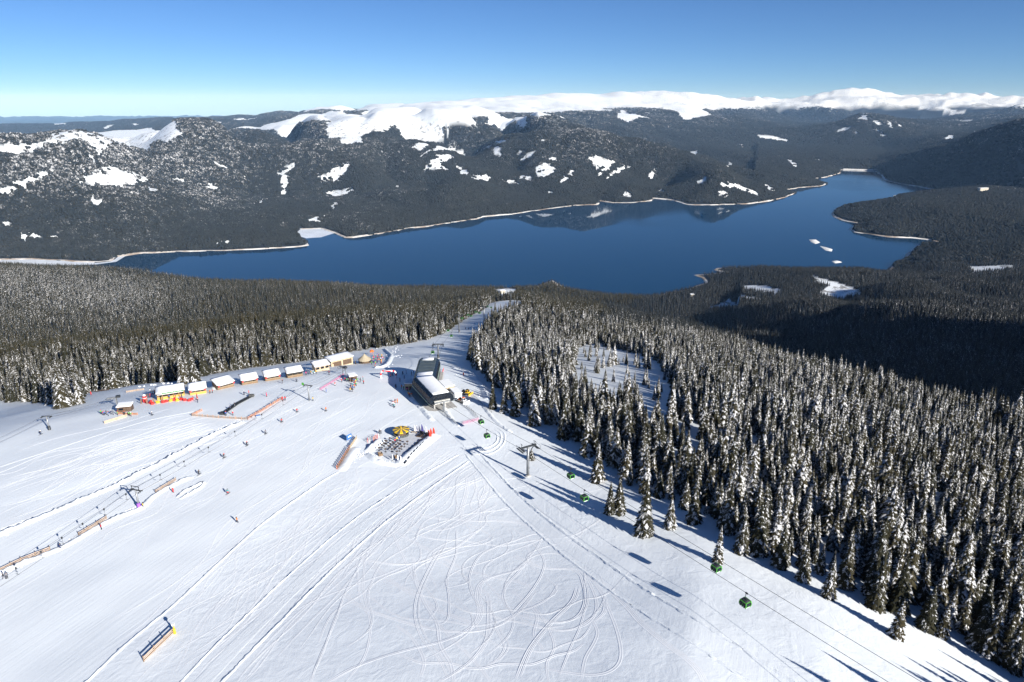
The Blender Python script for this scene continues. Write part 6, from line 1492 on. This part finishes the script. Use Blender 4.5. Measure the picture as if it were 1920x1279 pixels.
berm([(332, 933), (345, 921), (368, 911), (382, 904), (376, 914), (352, 928), (335, 937)], 0.6, 0.4, 0.3, 8)
berm([(748, 873), (770, 852), (795, 832), (818, 814)], 2.6, 1.1, 0.12, 9); berm([(688, 848), (700, 838), (716, 824)], 1.8, 1.2, 0.15, 10); berm([(688, 850), (705, 864), (728, 870), (748, 874)], 1.4, 0.8, 0.2, 11)
berm([(640, 884), (653, 862), (668, 838)], 1.8, 0.5, 0.15, 12)
berm([(830, 762), (850, 790), (862, 800)], 1.2, 0.5, 0.2, 14); berm([(770, 745), (790, 765), (812, 790)], 1.4, 0.6, 0.2, 15); berm([(700, 690), (725, 684), (735, 668), (722, 655)], 1.6, 0.9, 0.15, 16)
for k, (a, b) in enumerate((((396, 726), (406, 730)), ((444, 716), (454, 720)), ((486, 709), (497, 712)), ((530, 702), (540, 706)), ((572, 696), (588, 700)))): berm([a, ((a[0] + b[0]) / 2, (a[1] + b[1]) / 2), b], 1.6, 1.2, 0.15, 30 + k)
berm([(845, 690), (880, 700), (905, 725), (915, 750)], 2.0, 0.7, 0.2, 40); berm([(880, 700), (905, 708), (935, 712)], 1.0, 0.6, 0.2, 41); berm([(905, 760), (930, 790), (960, 812)], 1.0, 0.4, 0.2, 42)
for k in range(3): berm([(895 - 4 * k, 841 + 5 * k), (915 + 2 * k, 839 + 6 * k), (930 + 6 * k, 829 + 3 * k), (932 + 7 * k, 816 - k), (922 + 5 * k, 808 - 3 * k)], 0.4, 0.14, 0.15, 50 + k)
bm_.build('snow_berms')
# groomed corduroy on the two cat tracks
cd = Ribbons(); CORD = []
for k in range(9): CORD += [(-1 + 2 * k / 9.0, 0.0), (-1 + 2 * (k + 0.5) / 9.0, 1.0)]
CORD.append((1, 0.0)); CORD = [(u, max(v, 0.25)) for u, v in CORD]; CORD[0] = (-1, 0); CORD[-1] = (1, 0)
for px, w in (([(882, 846), (946, 920), (1020, 989), (1110, 1058), (1230, 1141), (1375, 1231), (1480, 1300)], 1.9), ([(360, 1300), (478, 1176), (615, 1043), (740, 942), (870, 858)], 1.9), ([(690, 812), (740, 782), (780, 762)], 2.0), ([(745, 795), (790, 785), (850, 808)], 3.0)):
    cd.add(catmull([hit(*p) for p in px], 1.0), CORD, w, 0.05)
cd.build('groomed_corduroy')
# rough lumps of snow
lm = MB(); g_ = random.Random(3)
def lumps(px, n, spread, size):
    C = catmull([hit(*p) for p in px], 1.0)
    for _ in range(n):
        p = g_.choice(C); x = p.x + g_.gauss(0, spread); y = p.y + g_.gauss(0, spread); z = gz(x, y); r = size * g_.uniform(0.4, 1.3)
        lm.lathe([(0, r * 0.7), (r * 0.6, r * 0.5), (r, -0.1)], 6, (x, y, z), g_.random())
lumps([(0, 1000), (210, 912), (450, 788)], 260, 0.9, 0.28); lumps([(690, 850), (710, 862), (745, 872)], 90, 0.8, 0.3); lumps([(650, 870), (680, 845)], 60, 1.5, 0.28); lumps([(262, 725), (300, 720), (330, 722)], 24, 2.5, 0.7); lumps([(0, 1075), (95, 1035), (205, 977), (262, 950)], 120, 0.8, 0.25)
lumps([(880, 700), (930, 715), (920, 740)], 60, 3.0, 0.4); lumps([(700, 655), (740, 650), (720, 690)], 60, 2.5, 0.5)
o = lm.build('snow_lumps', SNOWCAP, ground, True); tag(o, kind='stuff')
# ================================================================== single spruces along the run
def spx(px, py, hpx, label, k=None, wide=1.0):
    p = hit(px, py); h_ = height_to(p, py - hpx); return spruce(p.x, p.y, p.z, h_, random.uniform(0, 6.28), k if k is not None else random.randrange(4), label, 'single spruces beside the run', wide)
spx(1120, 902, 76, 'lone spruce before the wood, level with the cabins below the tower', 1)
spx(1143, 963, 62, 'left of a pair of spruces standing close together in the snow', 0); spx(1160, 961, 70, 'right of a pair of spruces standing close together in the snow', 1)
spx(1207, 1003, 108, 'tall spruce standing out from the wood edge with a long shadow', 0)
spx(1256, 990, 64, 'medium spruce right of the tall forward one', 3, 0.9)
spx(1300, 978, 78, 'spruce set back behind the medium one at the wood edge', 1)
spx(1345, 1055, 72, 'narrow spruce alone on the snow behind a hanging cabin', 2)
spx(1390, 1036, 72, 'dark bushy spruce at the wood edge right of the narrow one', 3); spx(1462, 1062, 80, 'spruce at the front of the wood, between bushy and paired ones', 1)
spx(1505, 1089, 74, 'spruce at the front of the wood with a broad snowy foot', 3, 0.85); spx(1552, 1119, 78, 'spruce standing forward of the wood by two trees', 3, 0.8)
spx(1640, 1139, 104, 'tall spruce with a lit right flank at the wood front', 0); spx(1680, 1194, 72, 'spruce alone in the open snow at the lower right', 1)
spx(1735, 1179, 84, 'broad spruce at the wood edge right of the lone lower one', 3); spx(1765, 1193, 62, 'small spruce tucked beside the broad one at the wood edge', 1)
spx(1853, 1228, 104, 'tall drooping spruce at the lower right corner of the wood', 1); spx(1893, 1252, 104, 'last spruce at the lower right corner of the picture', 0)
for px, py, hp, lb, k in ((924, 766, 54, 'slim dark spruce nearest the snow groomers'), (945, 773, 48, 'shorter slim spruce second from the groomers'), (966, 779, 78, 'tall slim spruce third from the groomers'), (1001, 796, 66, 'slim spruce fourth from the groomers at the run edge'),
                         (1056, 820, 78, 'thick spruce at the run edge above the lone tower'), (1100, 850, 80, 'spruce at the run edge right above the lone tower')) and [(a, b, c, d, i % 4) for i, (a, b, c, d) in enumerate(((924, 766, 54, 'slim dark spruce nearest the snow groomers'), (945, 773, 48, 'shorter slim spruce second from the groomers'), (966, 779, 78, 'tall slim spruce third from the groomers'), (1001, 796, 66, 'slim spruce fourth from the groomers at the run edge'), (1056, 822, 78, 'thick spruce at the run edge above the lone tower'), (1100, 852, 80, 'spruce at the run edge right above the lone tower')))]:
    spx(px, py, hp, lb, k)
spx(115, 764, 68, 'broad spruce standing out at the left wood edge', 3); spx(150, 757, 52, 'dark green spruce right of the broad one at the left wood edge', 3); spx(74, 754, 62, 'small spruce left of the broad one at the left wood edge', 1); spx(205, 728, 50, 'spruce at the left wood edge above the control hut', 3)
spx(345, 720, 62, 'broad spruce directly behind the long yellow bar', 3); spx(366, 718, 58, 'snowy spruce behind the small yellow hut', 3)
spx(996, 862, 22, 'small bare bushy spruce at the foot of the lone tower', 3, 1.6)
# a few trees beyond the lower edge whose shadows fall into the picture
for (x_, y_, h_) in ((70, 78, 14), (75, 84, 12), (83, 76, 15)):
    spruce(x_, y_, gz(x_, y_), h_, x_, 1, 'spruce just outside the lower edge whose shadow falls on the snow', 'spruces outside the lower edge')
# young trees scattered in the clearing
for px, py, hp in ((1095, 662, 14), (1104, 676, 22), (1118, 668, 30), (1131, 690, 26), (1145, 672, 18), (1160, 684, 14), (1176, 700, 22), (1120, 700, 34), (1150, 716, 30), (1190, 712, 20), (1208, 722, 32), (1210, 690, 40), (1216, 692, 36), (1240, 735, 20), (1172, 722, 26), (1135, 712, 22)):
    p = hit(px, py); spruce(p.x, p.y, p.z, height_to(p, py - hp), px, px % 4, 'small young spruce in the clearing inside the right wood', 'young spruces in the clearing', 0.9)

# ================================================================== people
SKIN = mat('skin', (0.45, 0.27, 0.19), 0.6); BOOT = mat('boots_and_gloves', (0.03, 0.03, 0.035), 0.6)
def body_mesh(name, J, E, Rd, head_c):
    me = bpy.data.meshes.new(name); names = list(J); ix = {n: i for i, n in enumerate(names)}
    me.from_pydata([J[n] for n in names], [(ix[a], ix[b]) for a, b in E], [])
    o = bpy.data.objects.new(name, me); col.objects.link(o); sk = o.modifiers.new('skin', 'SKIN')
    for i, n in enumerate(names): r = Rd[n]; me.skin_vertices[0].data[i].radius = (r, r) if not isinstance(r, tuple) else r
    me.skin_vertices[0].data[ix['pelvis']].use_root = True
    sb = o.modifiers.new('sub', 'SUBSURF'); sb.levels = 1; sb.render_levels = 1
    dg = bpy.context.evaluated_depsgraph_get(); out = bpy.data.meshes.new_from_object(o.evaluated_get(dg)); out.name = name
    bpy.data.objects.remove(o)
    zone = {'head': 3, 'top': 3, 'neck': 3, 'hand': 2, 'toe': 2, 'ankle': 2, 'knee': 1, 'hip': 1, 'pelvis': 1}
    C = [(Vector(J[n]), next((v for k, v in zone.items() if n.startswith(k)), 0)) for n in names]
    for p in out.polygons: c = p.center; p.material_index = min(C, key=lambda q: (q[0] - c).length)[1]
    for q in range(4): out.materials.append(None)
    out.polygons.foreach_set('use_smooth', [True] * len(out.polygons)); return out
EDG = [('pelvis', 'waist'), ('waist', 'chest'), ('chest', 'neck'), ('neck', 'head'), ('head', 'top')]
for s in 'lr': EDG += [('chest', 'shoulder' + s), ('shoulder' + s, 'elbow' + s), ('elbow' + s, 'wrist' + s), ('wrist' + s, 'hand' + s), ('pelvis', 'hip' + s), ('hip' + s, 'knee' + s), ('knee' + s, 'ankle' + s), ('ankle' + s, 'toe' + s)]
RAD = dict(pelvis=0.16, waist=0.15, chest=0.19, neck=0.07, head=0.115, top=0.08)
for s in 'lr': RAD.update({'shoulder' + s: 0.095, 'elbow' + s: 0.072, 'wrist' + s: 0.055, 'hand' + s: 0.06, 'hip' + s: 0.115, 'knee' + s: 0.09, 'ankle' + s: 0.08, 'toe' + s: 0.07})
def pose(kind):
    if kind == 'stand': J = dict(pelvis=(0, 0, 0.95), waist=(0, 0, 1.12), chest=(0, 0.01, 1.34), neck=(0, 0.02, 1.5), head=(0, 0.04, 1.62), top=(0, 0.03, 1.74)); side = lambda x: {'shoulder': (x * 0.19, 0, 1.42), 'elbow': (x * 0.27, -0.03, 1.16), 'wrist': (x * 0.25, 0.12, 0.97), 'hand': (x * 0.24, 0.2, 0.93), 'hip': (x * 0.1, 0, 0.9), 'knee': (x * 0.12, 0.03, 0.5), 'ankle': (x * 0.13, -0.01, 0.12), 'toe': (x * 0.14, 0.16, 0.07)}
    elif kind == 'ski': J = dict(pelvis=(0, -0.16, 0.74), waist=(0, -0.08, 0.9), chest=(0, 0.08, 1.1), neck=(0, 0.17, 1.24), head=(0, 0.23, 1.34), top=(0, 0.25, 1.46)); side = lambda x: {'shoulder': (x * 0.2, 0.1, 1.18), 'elbow': (x * 0.33, 0.12, 0.94), 'wrist': (x * 0.3, 0.36, 0.9), 'hand': (x * 0.29, 0.44, 0.9), 'hip': (x * 0.12, -0.14, 0.7), 'knee': (x * 0.16, 0.16, 0.46), 'ankle': (x * 0.17, -0.02, 0.13), 'toe': (x * 0.17, 0.15, 0.08)}
    else: J = dict(pelvis=(0, -0.05, 0.9), waist=(0, -0.02, 1.07), chest=(0, 0.03, 1.28), neck=(0, 0.06, 1.43), head=(0, 0.09, 1.55), top=(0, 0.09, 1.67)); side = lambda x: {'shoulder': (x * 0.19, 0.03, 1.36), 'elbow': (x * 0.3, 0.12 * x, 1.12), 'wrist': (x * 0.32, 0.2 * x + 0.1, 0.95), 'hand': (x * 0.32, 0.24 * x + 0.14, 0.9), 'hip': (x * 0.1, 0, 0.86), 'knee': (x * 0.13, 0.22 * x, 0.5), 'ankle': (x * 0.13, 0.28 * x - 0.05, 0.12), 'toe': (x * 0.14, 0.28 * x + 0.12, 0.07)}
    for s, x in (('l', -1), ('r', 1)):
        for k, v in side(x).items(): J[k + s] = v
    return J
POSES = {k: (pose(k),) for k in ('stand', 'ski', 'walk')}
BODY = {k: body_mesh('person', v[0], EDG, RAD, None) for k, v in POSES.items()}
def mini(fn, m):
    b = MB(); fn(b); me = b.mesh('gear'); me.materials.append(m); me.polygons.foreach_set('use_smooth', [True] * len(me.polygons)); return me
GEAR = {}
for k, (J,) in POSES.items():
    h = Vector(J['head']); d = (Vector(J['top']) - h)
    GEAR[k] = dict(helmet=mini(lambda b: b.lathe([(0.145, -0.02), (0.15, 0.06), (0.12, 0.15), (0.06, 0.19), (0, 0.2)], 10, tuple(h + Vector((0, -0.01, 0)))), BOOT), goggles=mini(lambda b: b.box(tuple(h + Vector((0, 0.12, 0.02))), (0.19, 0.06, 0.075)), DGLASS),
                   face=mini(lambda b: b.lathe([(0, -0.1), (0.05, -0.09), (0.085, -0.03), (0.08, 0.02)], 8, tuple(h + Vector((0, 0.045, -0.0)))), SKIN))
    GEAR[k]['ski'] = [mini(lambda b, x=x: (b.bar((x, -0.75, 0.025), (x, 0.75, 0.025), 0.09, 0.03), b.bar((x, 0.75, 0.025), (x, 0.92, 0.12), 0.085, 0.025)), DKSTEEL) for x in (J['ankler'][0], J['anklel'][0])]
    GEAR[k]['pole'] = [mini(lambda b, s=s: (b.bar(J['hand' + s], (J['hand' + s][0] * 1.25, J['hand' + s][1] - 0.35, 0.02), 0.03)), STEEL) for s in 'lr']
CLOTH = {}
def cloth(c):
    key = '%.2f_%.2f_%.2f' % c
    if key not in CLOTH: CLOTH[key] = mat('cloth_' + key, c, 0.75, 0, 0.15, 6)
    return CLOTH[key]
COLS = dict(black=(0.02, 0.02, 0.025), red=(0.62, 0.03, 0.03), blue=(0.04, 0.12, 0.40), teal=(0.02, 0.28, 0.30), yellow=(0.75, 0.48, 0.03), orange=(0.75, 0.20, 0.03), white=(0.75, 0.75, 0.77), pink=(0.70, 0.10, 0.28), green=(0.12, 0.45, 0.08), grey=(0.18, 0.18, 0.2), navy=(0.02, 0.035, 0.10))
def person(px, py, jacket, trousers, label, kind='stand', face=None, group='people on the snow', skis=False, scale=1.0, helmet=None):
    p = hit(px, py); o = bpy.data.objects.new('person', BODY[kind]); col.objects.link(o); o.location = p + Vector((0, 0, 0.02)); o.rotation_euler = (0, 0, face if face is not None else random.uniform(0, 6.28)); o.scale = (scale * 1.06,) * 3
    for sl, m in zip(o.material_slots, (cloth(COLS[jacket]), cloth(COLS[trousers]), BOOT, SKIN)): sl.link = 'OBJECT'; sl.material = m
    tag(o, label, 'person', group)
    def part(nm, me, m=None):
        q = bpy.data.objects.new(nm, me); col.objects.link(q); q.parent = o
        if m: q.material_slots[0].link = 'OBJECT'; q.material_slots[0].material = m
    G = GEAR[kind]; part('helmet', G['helmet'], cloth(COLS[helmet or random.choice(('black', 'white', 'grey', 'red', 'navy'))])); part('face', G['face']); part('goggles', G['goggles'])
    if skis:
        for me in G['ski']: part('ski', me)
        for me in G['pole']: part('pole', me)
    return o
DH = math.atan2((hit(640, 720) - hit(300, 960)).y, (hit(640, 720) - hit(300, 960)).x) - math.pi / 2     # facing up the run
UP = DH + math.pi
S = 'skiers on the open run'
for a in (
 (8, 1086, 'black', 'grey', 'skier in black at the far left edge below the berm fence', 'walk', S), (14, 1086, 'grey', 'black', 'companion of the black skier at the far left edge', 'stand', S),
 (113, 1030, 'navy', 'navy', 'dark blue skier just past the end of the left berm fence', 'ski', S), (191, 993, 'red', 'black', 'skier in red jacket beside the middle berm fence', 'stand', S),
 (269, 953, 'yellow', 'black', 'person in yellow jacket at the purple-footed tow pole', 'stand', S), (325, 924, 'red', 'red', 'skier all in red between two berm fences', 'stand', S),
 (373, 890, 'black', 'black', 'black-clad skier just beyond the upper berm fence', 'ski', S), (427, 926, 'teal', 'red', 'skier in teal jacket and red trousers on the open run', 'ski', S), (445, 980, 'orange', 'black', 'snowboarder in orange and black alone on the wide run', 'walk', S),
 (420, 859, 'black', 'grey', 'black skier in a line of skiers, nearest to the viewer', 'ski', S), (463, 836, 'black', 'black', 'second black skier in the line going down the run', 'ski', S), (498, 814, 'grey', 'black', 'third skier in the line going down the run', 'ski', S), (528, 792, 'red', 'black', 'fourth skier in the line, with red jacket', 'ski', S), (557, 773, 'red', 'grey', 'last skier in the line, red jacket and grey trousers', 'ski', S),
 (611, 771, 'orange', 'grey', 'skier in orange right of the line of skiers', 'ski', S), (587, 752, 'yellow', 'black', 'person in yellow jacket at the foot of the mid tow pole', 'stand', S), (612, 736, 'blue', 'blue', 'person in blue below the pink net', 'stand', S), (628, 723, 'red', 'white', 'person in red and white beside the pink net', 'ski', S),
 (76, 815, 'black', 'navy', 'skier in dark clothes near the far left tow pole', 'ski', S), (285, 779, 'grey', 'black', 'lone skier on the flat left of the beginner fence', 'ski', S), (171, 741, 'red', 'red', 'person in red at the far left wood edge', 'stand', S),
 (458, 741, 'navy', 'black', 'person in navy at the top of the conveyor', 'stand', S), (467, 740, 'red', 'black', 'person in red at the top of the conveyor', 'stand', S), (500, 744, 'pink', 'red', 'child in pink inside the beginner area', 'stand', S), (440, 763, 'black', 'grey', 'person halfway up the conveyor', 'stand', S), (432, 769, 'navy', 'black', 'person lower on the conveyor', 'stand', S), (424, 780, 'blue', 'black', 'person in blue at the foot of the conveyor', 'stand', S), (437, 779, 'red', 'grey', 'person in red right of the conveyor foot', 'stand', S),
 (530, 751, 'red', 'red', 'left of two people in red at the top of the beginner fence', 'stand', S), (535, 751, 'red', 'black', 'right of two people in red at the top of the beginner fence', 'stand', S), (530, 719, 'black', 'grey', 'dark person before the middle brown hut', 'stand', S), (394, 738, 'orange', 'black', 'person in orange right of the small yellow hut', 'stand', S), (399, 737, 'red', 'black', 'person in red right of the small yellow hut', 'stand', S), (371, 755, 'black', 'navy', 'dark person beside the red flag of the bean bags', 'stand', S),
 (556, 716, 'navy', 'black', 'person in navy before the hut without cloths', 'ski', S), (617, 703, 'black', 'grey', 'dark skier left of the tow terminal', 'ski', S), (742, 727, 'black', 'black', 'dark skier left of the ticket hut', 'ski', S), (753, 729, 'orange', 'navy', 'person in orange at the ticket hut', 'stand', S), (757, 731, 'green', 'navy', 'person in green at the ticket hut', 'stand', S), (764, 734, 'pink', 'black', 'person in pink at the near corner of the ticket hut', 'stand', S), (765, 726, 'red', 'black', 'person in red in the door of the ticket hut', 'stand', S),
 (741, 756, 'black', 'orange', 'left of two people standing below the station', 'stand', S), (745, 756, 'orange', 'orange', 'person all in orange below the station', 'stand', S), (737, 760, 'white', 'grey', 'person in white below the station', 'ski', S), (739, 764, 'teal', 'navy', 'person in teal below the station', 'ski', S), (768, 744, 'red', 'black', 'person in red by the station railing', 'stand', S), (772, 744, 'orange', 'red', 'person in orange and red by the station railing', 'stand', S), (766, 742, 'yellow', 'black', 'person in yellow by the station railing', 'stand', S),
 (755, 702, 'navy', 'black', 'skier in the station shadow, leftmost', 'ski', S), (762, 701, 'white', 'white', 'person in white inside the station shadow', 'stand', S), (772, 704, 'black', 'black', 'dark person in the station shadow beside another', 'stand', S), (776, 702, 'navy', 'navy', 'navy person in the station shadow nearest the wall', 'stand', S), (750, 716, 'black', 'black', 'dark person at the edge of the station shadow', 'stand', S), (758, 711, 'navy', 'black', 'navy person just above the ticket hut', 'stand', S), (732, 706, 'black', 'red', 'person under the red and white arch', 'ski', S), (736, 705, 'navy', 'black', 'second person under the red and white arch', 'ski', S),
 (712, 814, 'black', 'black', 'left of two people walking behind the striped tent', 'walk', S), (714.5, 814, 'grey', 'black', 'right of two people walking behind the striped tent', 'walk', S), (741, 831, 'red', 'black', 'person in red at the striped tent bar', 'stand', S), (744.5, 828, 'yellow', 'black', 'person in yellow at the striped tent bar', 'stand', S), (749, 827, 'blue', 'navy', 'person in blue at the striped tent bar', 'stand', S),
 (873, 617, 'black', 'black', 'left of two tiny skiers on the shaded run beyond the station', 'ski', S), (878, 618, 'navy', 'black', 'right of two tiny skiers on the shaded run beyond the station', 'ski', S), (910, 611, 'black', 'navy', 'tiny skier beside the slender tower', 'ski', S), (936, 582, 'red', 'black', 'tiny skier on the farthest stretch of the run', 'ski', S)):
    px, py, j, t_, lb, kd, gr = a; person(px, py, j, t_, lb, kd, (DH if kd == 'ski' else None), gr, skis=(kd == 'ski'))
g_ = random.Random(21); CC = ['red', 'red', 'black', 'navy', 'blue', 'orange', 'yellow', 'pink', 'green', 'grey', 'white', 'teal']
for k in range(46):
    a = g_.uniform(0, 6.28); r = math.sqrt(g_.random()); person(708 + 15 * r * math.cos(a), 674 + 10 * r * math.sin(a), g_.choice(CC), g_.choice(('black', 'navy', 'grey', 'red')), 'person in the dense crowd beside the beige tent', 'stand', None, 'crowd beside the beige tent')
for px, py in ((657, 735), (661, 735), (658, 728), (661, 725), (665, 728), (666, 722), (667, 719), (664, 717), (662, 731), (668, 724), (659, 731), (670, 716)): person(px, py, g_.choice(CC), g_.choice(('black', 'navy', 'grey')), 'person in the queue at the tow lift', 'stand', UP, 'queue at the tow lift', skis=False)
for px, py, lb in ((641, 717, 'red skier left of the tow queue'), (682, 720, 'person in red right of the tow queue'), (676, 716, 'dark person right of the tow queue')): person(px, py, 'red' if 'red' in lb else 'black', 'black', lb, 'stand', None, S)
for px, py in ((647, 715), (651, 716), (654, 716), (681, 714), (703, 690), (697, 684)): person(px, py, g_.choice(CC), 'black', 'person waiting around the tow lift terminal', 'stand', None, 'people around the tow terminal')
for px, py in ((194, 779), (196, 779), (200, 778), (209, 777), (213, 778), (221, 779), (234, 779), (243, 780), (246, 781), (204, 780), (190, 777)): person(px, py, g_.choice(('black', 'navy', 'red', 'green', 'blue')), g_.choice(('black', 'grey')), 'person in the group at the left control hut', 'stand', None, 'group at the left control hut')
for px, py in ((300, 744), (308, 742), (290, 738), (282, 736), (286, 739), (330, 747), (341, 746), (318, 748), (297, 735), (578, 703), (583, 702), (588, 702), (593, 701), (574, 704)): person(px, py, g_.choice(CC), 'black', 'guest standing near the huts', 'stand', None, 'guests by the huts')

# ================================================================== far buildings and dam
d0 = lkxy(1581, 318.5); d1 = lkxy(1648, 320.5); a = Vector((*d0, LAKE)); b_ = Vector((*d1, LAKE)); t = thing('dam', a, 0, 'long pale dam wall closing the far end of the lake', 'dam')
MB().hexa([(0, -12, -15), (b_.x - a.x, b_.y - a.y - 12, -15), (b_.x - a.x, b_.y - a.y + 30, -15), (0, 30, -15)], [(0, 0, 9), (b_.x - a.x, b_.y - a.y, 9), (b_.x - a.x, b_.y - a.y + 8, 9), (0, 8, 9)]).build('wall', mat('pale_rockfill', (0.5, 0.5, 0.5), 0.9, 0, 0.1, 0.02), t); MB().bar((0, 1, 9.6), (b_.x - a.x, b_.y - a.y + 1, 9.6), 0.6, 1.2).build('parapet', WHITE, t)
def far_house(px, py, w, d, h, rz, label, floors, cols_):
    p = hit(px, py, rmin=1200); t = thing('far_building', p, rz, label, 'building'); wm = mat('pale_render', (0.66, 0.60, 0.50), 0.8, 0, 0.08, 0.1)
    MB().box((0, 0, h / 2 - 2), (w, d, h + 4)).build('wall', wm, t); MB().box((0, 0, h + 0.5), (w + 1.5, d + 1.5, 1.0)).build('roof', SNOWCAP, t)
    for f in range(floors):
        for c in range(cols_): MB().box((-w / 2 + w * (c + 0.5) / cols_, -d / 2 - 0.1, h * (f + 0.55) / floors), (w / cols_ * 0.5, 0.3, h / floors * 0.5)).build('window', DGLASS, t)
far_house(1842, 360, 60, 18, 22, 0.3, 'long pale hotel block with snowy roof in the dark woods on the right shore', 5, 10)
far_house(1297, 556, 10, 9, 7, 0.2, 'tiny white house at the wood edge before the lake', 2, 3)
far_house(942, 549, 14, 10, 8, 0.3, 'small building beside the far end of the run', 2, 3)
# ================================================================== air
zt = max(float(Zg.max()), CAMZ) + 40; zb = float(Zg.min()) - 2
hz = MB(); hz.box((0, 0, (zt + zb) / 2), (96000, 96000, zt - zb))
hm = bpy.data.materials.new('air'); hm.use_nodes = True
for n in list(hm.node_tree.nodes): hm.node_tree.nodes.remove(n)
vo = hm.node_tree.nodes.new('ShaderNodeOutputMaterial'); pv = hm.node_tree.nodes.new('ShaderNodeVolumePrincipled')
pv.inputs['Color'].default_value = (0.33, 0.59, 1.0, 1); pv.inputs['Absorption Color'].default_value = (1, 1, 1, 1); pv.inputs['Density'].default_value = 1.8e-5; pv.inputs['Anisotropy'].default_value = -0.2
hm.node_tree.links.new(pv.outputs[0], vo.inputs['Volume'])
tag(hz.build('haze', hm), 'thin blue air between the resort and the far mountains', 'haze', kind='stuff')
